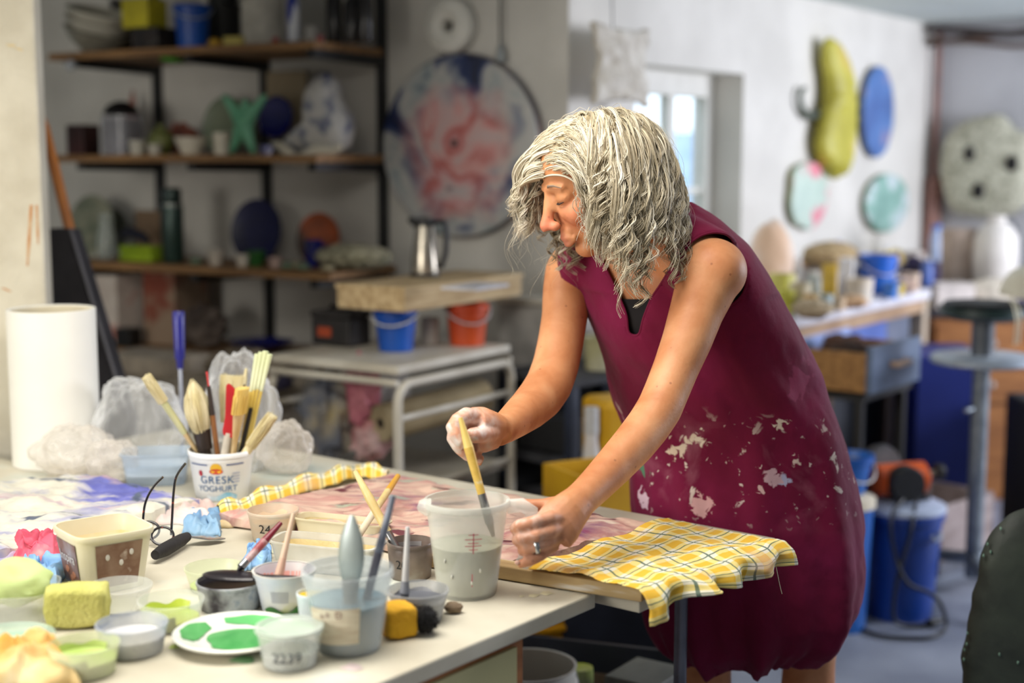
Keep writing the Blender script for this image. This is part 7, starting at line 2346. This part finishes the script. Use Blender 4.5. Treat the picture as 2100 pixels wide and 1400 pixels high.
# finger nails, ring
for q, n_, r_ in ((P(962, 889, 2.1415), Vector((-.5, -.8, .3)), .006), (P(1061, 1153, 2.0615), Vector((0, -.9, .5)), .0042), (P(984, 945, 2.181), Vector((0, -1, -.1)), .0048)):
    nn = n_.normalized()
    rot = nn.to_track_quat('Z', 'Y').to_matrix()
    B().ball(q, (r_, r_ * .8, .0012), 12, 6, rot=rot).shift(PO).build('finger_nail', plain((224, 176, 156), .35), person)
ra = P(1110, 1117, 2.064)
rb_ = P(1090, 1122, 2.061)
rd = (rb_ - ra).normalized()
rc_ = P(1099, 1120, 2.0625)
u_ = rd.orthogonal().normalized()
w_ = rd.cross(u_)
rp_ = [rc_ + (u_ * math.cos(a) + w_ * math.sin(a)) * .0116 for a in [i / 28 * 2 * math.pi for i in range(29)]]
o = B().tube(rp_, [(.0042, .0012)] * 29, 8, cap=False, up=None)
o = B().add([c + rd * s_ for c in rp_[:-1] for s_ in (-.0036, .0036)], [(2 * i, 2 * ((i + 1) % 28), 2 * ((i + 1) % 28) + 1, 2 * i + 1) for i in range(28)]).shift(PO).build('finger_ring', plain((206, 206, 206), .2, .95), person, solid=.0016)

# ---------------- dress
dr = B()
loft(dr, 0.0, 14.0, 70, 72)
dr.tube([NB, NB.lerp(SLf, .6), SLf + Vector((.0, .015, 0))], [.066, .068, .070], 20)
dr.tube([NB, NB.lerp(SRt, .6), SRt], [.064, .064, .062], 20)
dm = voxel(dr, .006, 8, .5)
bm = bmesh.new()
bm.from_mesh(dm)
bpy.data.meshes.remove(dm)
bm.normal_update()
hc = P(1540, 1375, 2.70)
# folds and creases
for v in bm.verts:
    p = v.co
    z = p.z
    low = max(0.0, min(1.0, (.98 - z) / .5))
    ang = math.atan2(p.y - 2.70, p.x - P(1530, 1000, 2.7).x)
    f = .015 * low * (math.sin(ang * 9 + z * 3.0 + 1.2) * .6 + math.sin(ang * 17 + z * 5) * .35)
    gather = max(0.0, min(1.0, (.50 - z) / .12))
    f += .010 * gather * math.sin(ang * 34 + 2 * math.sin(ang * 5))
    f += .007 * fbm((p.x * 5, p.y * 5, p.z * 3.0), 3) + .0035 * fbm((p.x * 16 + p.z * 9, p.y * 14, p.z * 9), 3)
    # soft drag lines from the hip to the waist
    f += .005 * math.sin((p.z * 1.0 + p.x * .9) * 46) * max(0, 1 - abs(z - .98) / .16)
    if z < 1.16:
        v.co = p + v.normal * f
    else:
        v.co = p + v.normal * f * .35
# cuts: hem, arm holes, neck
outL = Vector((.50, -.86, -.05)).normalized()
outR = Vector((-.86, .40, -.10)).normalized()
VN = [(1226, 520), (1262, 590), (1287, 648), (1286, 688), (1312, 690), (1318, 656), (1338, 606), (1372, 556), (1392, 500), (1404, 440), (1392, 392), (1300, 380), (1200, 420)]
def inside(poly, x, y):
    c = False
    n = len(poly)
    for i in range(n):
        x0, y0 = poly[i]
        x1, y1 = poly[(i + 1) % n]
        if (y0 > y) != (y1 > y) and x < (x1 - x0) * (y - y0) / (y1 - y0) + x0:
            c = not c
    return c
kill = []
for f in bm.faces:
    c = f.calc_center_median()
    x, y = pix(c)
    dl = c - SLf
    al = dl.dot(outL)
    if al > -.01 and (dl - outL * al).length < .0685:
        kill.append(f)
        continue
    drr = c - SRt
    ar = drr.dot(outR)
    if ar > -.005 and (drr - outR * ar).length < .064:
        kill.append(f)
        continue
    if inside(VN, x, y) and c.y < 2.60:
        kill.append(f)
        continue
    if (c - NB).length < .085 and c.z > NB.z + .02:
        kill.append(f)
        continue
    if f.normal.z < -.8 and c.z < P(1540, 1330, 2.7).z and (c - hc).length < .2:
        kill.append(f)
bmesh.ops.delete(bm, geom=kill, context='FACES')
# keep the biggest piece
seen, best = set(), []
for f in bm.faces:
    if f in seen:
        continue
    st, comp = [f], []
    seen.add(f)
    while st:
        g = st.pop()
        comp.append(g)
        for e in g.edges:
            for k in e.link_faces:
                if k not in seen:
                    seen.add(k)
                    st.append(k)
    if len(comp) > len(best):
        best = comp
bs_ = set(best)
bmesh.ops.delete(bm, geom=[f for f in bm.faces if f not in bs_], context='FACES')
for it in range(14):
    new = {}
    for v in bm.verts:
        if v.is_boundary:
            nb_ = [e.other_vert(v).co for e in v.link_edges if e.is_boundary]
            if len(nb_) == 2:
                new[v] = v.co * .4 + (nb_[0] + nb_[1]) * .3
    for v, c in new.items():
        v.co = c
# welt along the openings
welt = B()
dm = bpy.data.meshes.new('dress')
bm.to_mesh(dm)
loops = []
be = [e for e in bm.edges if e.is_boundary]
left = set(be)
while left:
    e = left.pop()
    ch = [e.verts[0], e.verts[1]]
    go = True
    while go:
        go = False
        for k in ch[-1].link_edges:
            if k in left:
                left.discard(k)
                ch.append(k.other_vert(ch[-1]))
                go = True
                break
    if len(ch) > 30:
        loops.append([v.co.copy() for v in ch])
bm.free()
dmat = bpy.data.materials.new('burgundy_cotton')
dmat.use_nodes = True
nt = dmat.node_tree
tc = nt.nodes.new('ShaderNodeTexCoord')
b0, _ = ramp_noise(nt, tc.outputs['Object'], 5, [(.30, (96, 8, 42)), (.5, (110, 11, 52)), (.7, (122, 20, 66))], 6, .3)
dn = b0.outputs[0]
col = dn
sx = nt.nodes.new('ShaderNodeSeparateXYZ')
nt.links.new(tc.outputs['Object'], sx.inputs[0])
def zband(lo, hi, soft):
    a = nt.nodes.new('ShaderNodeMapRange')
    nt.links.new(sx.outputs[2], a.inputs[0])
    a.inputs[1].default_value, a.inputs[2].default_value = lo - soft, lo + soft
    b = nt.nodes.new('ShaderNodeMapRange')
    nt.links.new(sx.outputs[2], b.inputs[0])
    b.inputs[1].default_value, b.inputs[2].default_value = hi + soft, hi - soft
    m = nt.nodes.new('ShaderNodeMath')
    m.operation = 'MULTIPLY'
    nt.links.new(a.outputs[0], m.inputs[0])
    nt.links.new(b.outputs[0], m.inputs[1])
    return m.outputs[0]
zb1 = zband(.76, .92, .04)
col = over(col, zb1, (176, 116, 132), (9, .54, .86))
col = over(col, zb1, (222, 206, 196), (26, .655, .69))
col = over(col, zb1, (214, 196, 190), (60, .66, .70))
def blot(col, q, r, c, sc_):
    k = near(q, 0.0, r * 1.5, 1.0)
    n = nt.nodes.new('ShaderNodeTexNoise')
    n.inputs['Scale'].default_value = sc_ * 1.3
    n.inputs['Detail'].default_value = 6
    n.inputs['Distortion'].default_value = .8
    nt.links.new(tc.outputs['Object'], n.inputs['Vector'])
    a = nt.nodes.new('ShaderNodeMath')
    a.operation = 'MULTIPLY_ADD'
    nt.links.new(k, a.inputs[0])
    a.inputs[1].default_value = .42
    nt.links.new(n.outputs['Fac'], a.inputs[2])
    m = nt.nodes.new('ShaderNodeMapRange')
    nt.links.new(a.outputs[0], m.inputs[0])
    m.inputs[1].default_value, m.inputs[2].default_value = .74, .80
    m2 = nt.nodes.new('ShaderNodeMath')
    m2.operation = 'MULTIPLY'
    nt.links.new(m.outputs[0], m2.inputs[0])
    k2 = near(q, r * 1.2, r * 1.5, 1.0)
    nt.links.new(k2, m2.inputs[1])
    return over(col, m2.outputs[0], c)
for (px, py, r, c, ns) in ((1408, 912, .030, (222, 206, 186), (30, .40, .50)), (1440, 905, .022, (222, 210, 192), (34, .44, .52)), (1378, 925, .018, (214, 196, 176), (34, .44, .54)), (1606, 982, .016, (176, 176, 206), (40, .40, .48)), (1582, 978, .022, (206, 170, 180), (40, .46, .56)),
                       (1318, 960, .024, (90, 140, 110), (30, .44, .54)), (1318, 1020, .026, (220, 190, 206), (44, .46, .54)), (1440, 1030, .026, (206, 160, 160), (44, .48, .56)), (1632, 942, .012, (214, 190, 180), (60, .40, .5)), (1604, 862, .016, (222, 206, 190), (60, .46, .54)), (1640, 780, .05, (140, 48, 82), (14, .44, .70)), (1560, 1005, .012, (214, 180, 176), (60, .4, .5))):
    best_d = None
    q = None
    for i in range(0, len(dm.vertices), 1):
        co = dm.vertices[i].co
        if co.y > 2.7 and px < 1680:
            continue
        x, y = pix(co)
        e = (x - px) ** 2 + (y - py) ** 2
        if best_d is None or e < best_d:
            best_d, q = e, co.copy()
    col = blot(col, q, r, c, ns[0])
nt.links.new(col, nt.nodes['Principled BSDF'].inputs['Base Color'])
nt.nodes['Principled BSDF'].inputs['Roughness'].default_value = .85
nt.nodes['Principled BSDF'].inputs['Sheen Weight'].default_value = .06
nt.nodes['Principled BSDF'].inputs['Specular IOR Level'].default_value = .25
n1 = nt.nodes.new('ShaderNodeTexNoise')
n1.inputs['Scale'].default_value = 34
n1.inputs['Detail'].default_value = 5
nt.links.new(tc.outputs['Object'], n1.inputs['Vector'])
bp = nt.nodes.new('ShaderNodeBump')
bp.inputs['Strength'].default_value = .35
bp.inputs['Distance'].default_value = .006
nt.links.new(n1.outputs['Fac'], bp.inputs['Height'])
nt.links.new(bp.outputs[0], nt.nodes['Principled BSDF'].inputs['Normal'])
do = place(dm, 'dress', dmat, person, PO)
md = do.modifiers.new('solid', 'SOLIDIFY')
md.thickness = .003
md.offset = 0
for L_ in loops:
    pts = L_[::2]
    B().tube(pts, .0024, 6, cap=False).shift(PO).build('dress_hem', dmat, do)
    bpy.data.objects[-1] if False else None
# black undershirt seen in the neck slit and at the arm hole
us = B()
loft(us, 8.0, 11.7, 28, 64, inset=.008, cap=False)
us.shift(PO).build('undershirt', mat('black_jersey', (24, 22, 26), (16, 14, 18), rough=.9), person)

# ---------------- hair
rng = np.random.default_rng(11)
GL = H3.transposed() @ Vector((0, 0, -1))
gl = np.array(GL)
EC = np.array((-.008, 0, .021))
ER = np.array((.101, .079, .082))
locks_v, locks_f, tone = [], [], []
def ell(p, k=1.0):
    q = (p - EC) / (ER * k)
    return np.linalg.norm(q)
def add_lock(path, r0, tn, sides=5):
    n = len(path)
    base = len(locks_v)
    prev = np.array((0.3, .5, .8))
    for i in range(n):
        t = path[min(i + 1, n - 1)] - path[max(i - 1, 0)]
        t = t / (np.linalg.norm(t) + 1e-9)
        u = prev - t * prev.dot(t)
        u /= (np.linalg.norm(u) + 1e-9)
        w_ = np.cross(t, u)
        prev = u
        s = i / (n - 1)
        r = r0 * (.65 + .35 * min(1, s * 6)) * (1 - .72 * max(0, s - .45) / .55)
        for k in range(sides):
            a = 2 * math.pi * k / sides
            locks_v.append(path[i] + (u * math.cos(a) * 1.35 + w_ * math.sin(a) * .7) * r)
            tone.append(tn)
    for i in range(n - 1):
        for k in range(sides):
            k2 = (k + 1) % sides
            locks_f.append((base + i * sides + k, base + i * sides + k2, base + (i + 1) * sides + k2, base + (i + 1) * sides + k))
def face_zone(p):
    return p[0] > .058 + max(0, -.03 - p[2]) * .2 and p[2] < .044 and p[1] > -.052
def grow(root_dir, length, layer, n=30):
    d = root_dir / np.linalg.norm(root_dir)
    p = EC + d * ER * (1.0 + .02)
    side = np.sign(d[1]) if abs(d[1]) > .02 else rng.choice([-1, 1])
    fx = (.55 if d[1] < -.05 else -.75) * max(0, d[0]) - .25 * max(0, -d[0])
    v = d * .45 + np.array((fx, side * .8, 0.08))
    v /= np.linalg.norm(v)
    ds = length / n
    path = [p.copy()]
    for i in range(n):
        s = i / n
        v = v * .86 + gl * (.16 + .22 * s) + d * .02
        v /= np.linalg.norm(v)
        p = p + v * ds
        k = 1.03 + layer * min(1, s * 4 + .25)
        e = ell(p)
        if e < k:
            q = (p - EC)
            p = EC + q * (k / e)
            nrm = (p - EC) / (ER ** 2)
            nrm /= np.linalg.norm(nrm)
            v = v - nrm * min(0, v.dot(nrm))
            v /= np.linalg.norm(v)
        # neck / jaw: stay off the cheeks
        if p[2] < -.02:
            ax = np.array((.02, 0, p[2]))
            q = p - ax
            rr = math.hypot(q[0] / .085, q[1] / .072)
            if rr < 1.0:
                q = q / rr
                p = ax + q
        path.append(p.copy())
    return np.array(path)
def curl(path, amp, turns, ph, start=.25):
    n = len(path)
    out = path.copy()
    for i in range(n):
        s = i / (n - 1)
        t = path[min(i + 1, n - 1)] - path[max(i - 1, 0)]
        t /= (np.linalg.norm(t) + 1e-9)
        u = np.cross(t, (0.2, .9, .3))
        u /= (np.linalg.norm(u) + 1e-9)
        w_ = np.cross(t, u)
        k = max(0, (s - start) / (1 - start))
        A = amp * (.14 + .95 * k ** .85)
        a = ph + turns * 2 * math.pi * (s * .45 + .55 * k ** 1.6)
        out[i] = path[i] + u * A * math.cos(a) + w_ * A * math.sin(a)
    return out
made = 0
tries = 0
while made < 420 and tries < 9000:
    tries += 1
    d = rng.normal(size=3)
    d /= np.linalg.norm(d)
    if d[2] < -.42 or (d[0] > .50 and d[2] < .40):
        continue
    front_far = d[0] > .15 and d[1] < -.05
    ln_ = rng.uniform(.10, .16) if front_far else rng.uniform(.13, .235)
    lay = rng.uniform(.0, .15) * (1.15 if front_far else 1.0)
    path = grow(d, ln_, lay, 34)
    bad = sum(face_zone(q) for q in path)
    if bad > 1:
        continue
    ring = rng.random() < .55
    amp = rng.uniform(.006, .0125) if ring else rng.uniform(.004, .012)
    turns = rng.uniform(2.4, 4.2) if ring else rng.uniform(1.4, 3.0)
    ph = rng.uniform(0, 6.28)
    tn = float(np.clip(rng.normal(.62 if lay > .08 else .42, .2), 0, 1))  # random tone; inner locks darker, shade within the hair put into colour
    m = int(rng.integers(7, 11))
    st = rng.uniform(.25, .5) if ring else rng.uniform(.05, .25)
    for k in range(m):
        off = rng.normal(scale=.0016 if ring else .0027, size=3)
        sp = np.linspace(.5, 1.2, len(path))[:, None]
        pth = curl(path + off * sp, amp * rng.uniform(.85, 1.15), turns, ph + rng.normal(scale=.25), st)
        add_lock(pth, rng.uniform(.0006, .0014), float(np.clip(tn + rng.normal(scale=.13), 0, 1)), 4)
    made += 1
# fringe: swept over the far temple, and over the near side
for q in range(190):
    far = q < 104
    y0 = rng.uniform(-.055, .030) if far else rng.uniform(.0, .066)
    x0 = .092 - 6.0 * y0 * y0 - rng.uniform(0, .09)
    zz = 1 - ((x0 - EC[0]) / ER[0]) ** 2 - (y0 / ER[1]) ** 2
    p0 = np.array((x0, y0, EC[2] + ER[2] * math.sqrt(max(.02, zz)) * 1.02))
    if far:
        p1 = np.array((x0 + rng.uniform(.02, .05), y0 - .045, p0[2] + rng.uniform(.0, .02)))
        p2 = np.array((rng.uniform(.085, .135), rng.uniform(-.105, -.062), rng.uniform(.0, .05)))
        p3 = np.array((rng.uniform(.09, .145), rng.uniform(-.11, -.065), rng.uniform(-.06, .01)))
    else:
        p1 = np.array((x0 - .01, y0 + .05, p0[2] + .012))
        p2 = np.array((rng.uniform(.02, .055), rng.uniform(.085, .10), rng.uniform(.0, .05)))
        p3 = np.array((rng.uniform(.03, .062), rng.uniform(.070, .098), rng.uniform(-.13, -.04)))
        if rng.random() < .4:
            p3[0] += .022
            p3[2] = rng.uniform(-.135, -.085)
    s_ = np.linspace(0, 1, 32)[:, None]
    path = (1 - s_) ** 3 * p0 + 3 * (1 - s_) ** 2 * s_ * p1 + 3 * (1 - s_) * s_ ** 2 * p2 + s_ ** 3 * p3
    for i in range(32):
        e_ = ell(path[i])
        if e_ < 1.04:
            path[i] = EC + (path[i] - EC) * 1.04 / e_
    ph, tn = rng.uniform(0, 6.28), float(np.clip(rng.normal(.62, .18), 0, 1))
    amp, tr_, st = rng.uniform(.004, .011), rng.uniform(.8, 2.8), rng.uniform(.3, .55)
    for k in range(int(rng.integers(6, 10))):
        off = rng.normal(scale=.0022, size=3)
        pth = curl(path + off * np.linspace(.6, 1.2, 32)[:, None], amp * rng.uniform(.85, 1.15), tr_, ph + rng.normal(scale=.25), st)
        add_lock(pth, rng.uniform(.0006, .0013), float(np.clip(tn + rng.normal(scale=.13), 0, 1)), 4)
# fine stray hairs
k = 0
while k < 420:
    d = rng.normal(size=3)
    d /= np.linalg.norm(d)
    if d[2] < -.3 or (d[0] > .6 and d[2] < .3):
        continue
    path = grow(d, rng.uniform(.10, .25), rng.uniform(.05, .28))
    if sum(face_zone(q) for q in path) > 3:
        continue
    pth = curl(path, rng.uniform(.004, .016), rng.uniform(1, 3), rng.uniform(0, 6.28), .1)
    add_lock(pth, rng.uniform(.00022, .0004), rng.uniform(.5, 1), 3)
    k += 1
# distinct ringlets lying on the outside
for q in range(230):
    while True:
        d = rng.normal(size=3)
        d /= np.linalg.norm(d)
        if d[0] < .35 and d[2] < .35:
            break
    hd = d[:2] / np.linalg.norm(d[:2])
    k_ = rng.uniform(.98, 1.10)
    top = np.array((EC[0] + hd[0] * .118 * k_, hd[1] * .098 * k_, rng.uniform(-.075, .045)))
    L_ = rng.uniform(.045, .085)
    R_ = rng.uniform(.005, .0105)
    ph, tn, tr_ = rng.uniform(0, 6.28), rng.uniform(.55, 1.0), rng.uniform(1.4, 2.6)
    g2 = gl * .9 + np.array((d[0] * .1, d[1] * .25, 0))
    g2 /= np.linalg.norm(g2)
    u1 = np.cross(g2, (0.1, .2, 1.0) if abs(g2[2]) < .9 else (1.0, .2, 0))
    u1 /= np.linalg.norm(u1)
    u2 = np.cross(g2, u1)
    for m_i in range(6):
        off = rng.normal(scale=.0011, size=3)
        pp = ph + rng.normal(scale=.15)
        pth = []
        for s_ in np.linspace(0, 1, 34):
            a_ = pp + tr_ * 6.283 * s_ ** 1.25
            rr_ = R_ * (.25 + .75 * min(1, s_ * 2))
            pth.append(top + off + g2 * L_ * s_ + (u1 * math.cos(a_) + u2 * math.sin(a_)) * rr_)
        if sum(face_zone(x_) for x_ in pth) > 0:
            continue
        add_lock(np.array(pth), rng.uniform(.0007, .0013), float(np.clip(tn + rng.normal(scale=.1), 0, 1)), 4)
# a few wisps across the cheek
for k in range(34):
    y0 = rng.uniform(.062, .074)
    x0 = rng.uniform(.025, .05)
    path = np.array([np.array((x0 + .035 * s, y0 - .008 * s, .08 - rng.uniform(.15, .17) * s)) for s in np.linspace(0, 1, 28)])
    path = path + rng.normal(scale=.004, size=3)
    add_lock(curl(path, rng.uniform(.004, .012), rng.uniform(1.5, 3), rng.uniform(0, 6.28), .2), rng.uniform(.0005, .0011), .85, 4)
LV = np.array(locks_v)
W = np.array([list(HX), list(HY), list(HZ)])
LVw = LV @ W + np.array(HO) - np.array(PO)
hme = bpy.data.meshes.new('hair')
hme.from_pydata(LVw.tolist(), [], locks_f)
at = hme.attributes.new('tone', 'FLOAT', 'POINT')
at.data.foreach_set('value', tone)
hme.polygons.foreach_set('use_smooth', [True] * len(hme.polygons))
hairm = bpy.data.materials.new('grey_blond_hair')
hairm.use_nodes = True
nt = hairm.node_tree
an = nt.nodes.new('ShaderNodeAttribute')
an.attribute_name = 'tone'
r = nt.nodes.new('ShaderNodeValToRGB')
e = r.color_ramp.elements
e[0].position, e[0].color = 0.0, lin((124, 110, 86))
e[1].position, e[1].color = 1.0, lin((226, 219, 202))
m_ = e.new(.5)
m_.color = lin((188, 176, 150))
nt.links.new(an.outputs['Fac'], r.inputs[0])
hb_s = nt.nodes['Principled BSDF']
nt.links.new(r.outputs[0], hb_s.inputs['Base Color'])
hb_s.inputs['Roughness'].default_value = .38
hb_s.inputs['Specular IOR Level'].default_value = .3
hme.materials.append(hairm)
ho = bpy.data.objects.new('hair', hme)
COL.objects.link(ho)
ho.parent = person
tag(ho, 'curly shoulder length grey blond hair', kind='stuff')
# scalp cover under the locks
sc = B()
sc.ball((0, 0, 0), 1.0, 40, 26)
keep = []
for v in sc.v:
    keep.append(not ((v.x > .42 and v.z < .34) or v.z < -.5))
vv = [h(EC[0] + v.x * ER[0] * 1.01, EC[1] + v.y * ER[1] * 1.01, EC[2] + v.z * ER[2] * 1.01) for v in sc.v]
sc.v = vv
sc.f = [f for f in sc.f if all(keep[i] for i in f)]
sc.shift(PO).build('hair_base', mat('hair_base', (170, 154, 120), (140, 124, 94), rough=.7, scale=40, stretch=(1, 1, .2)), ho)

# ---------------- the brush in the far hand
brush('yellow handled brush in the painter\'s hand dipping into the jug', P(1012, 1100, 2.115), P(944, 856, 2.140), [('bristles', 0, .12, .003, .0065, mat('wet_grey_hair', (120, 116, 104), (96, 92, 84), rough=.5)), ('ferrule', .11, .36, .0072, .0064, ferr),
      ('handle', .355, .75, .0062, .0078, mat('yellow_spattered_handle', (226, 190, 96), (206, 166, 70), c3=(236, 232, 214), rough=.4, scale=40, pos=(.35, .58))), ('handle_end', .745, 1, .0076, .0034, mat('pale_yellow_end', (236, 212, 130), (226, 196, 110), rough=.4))])
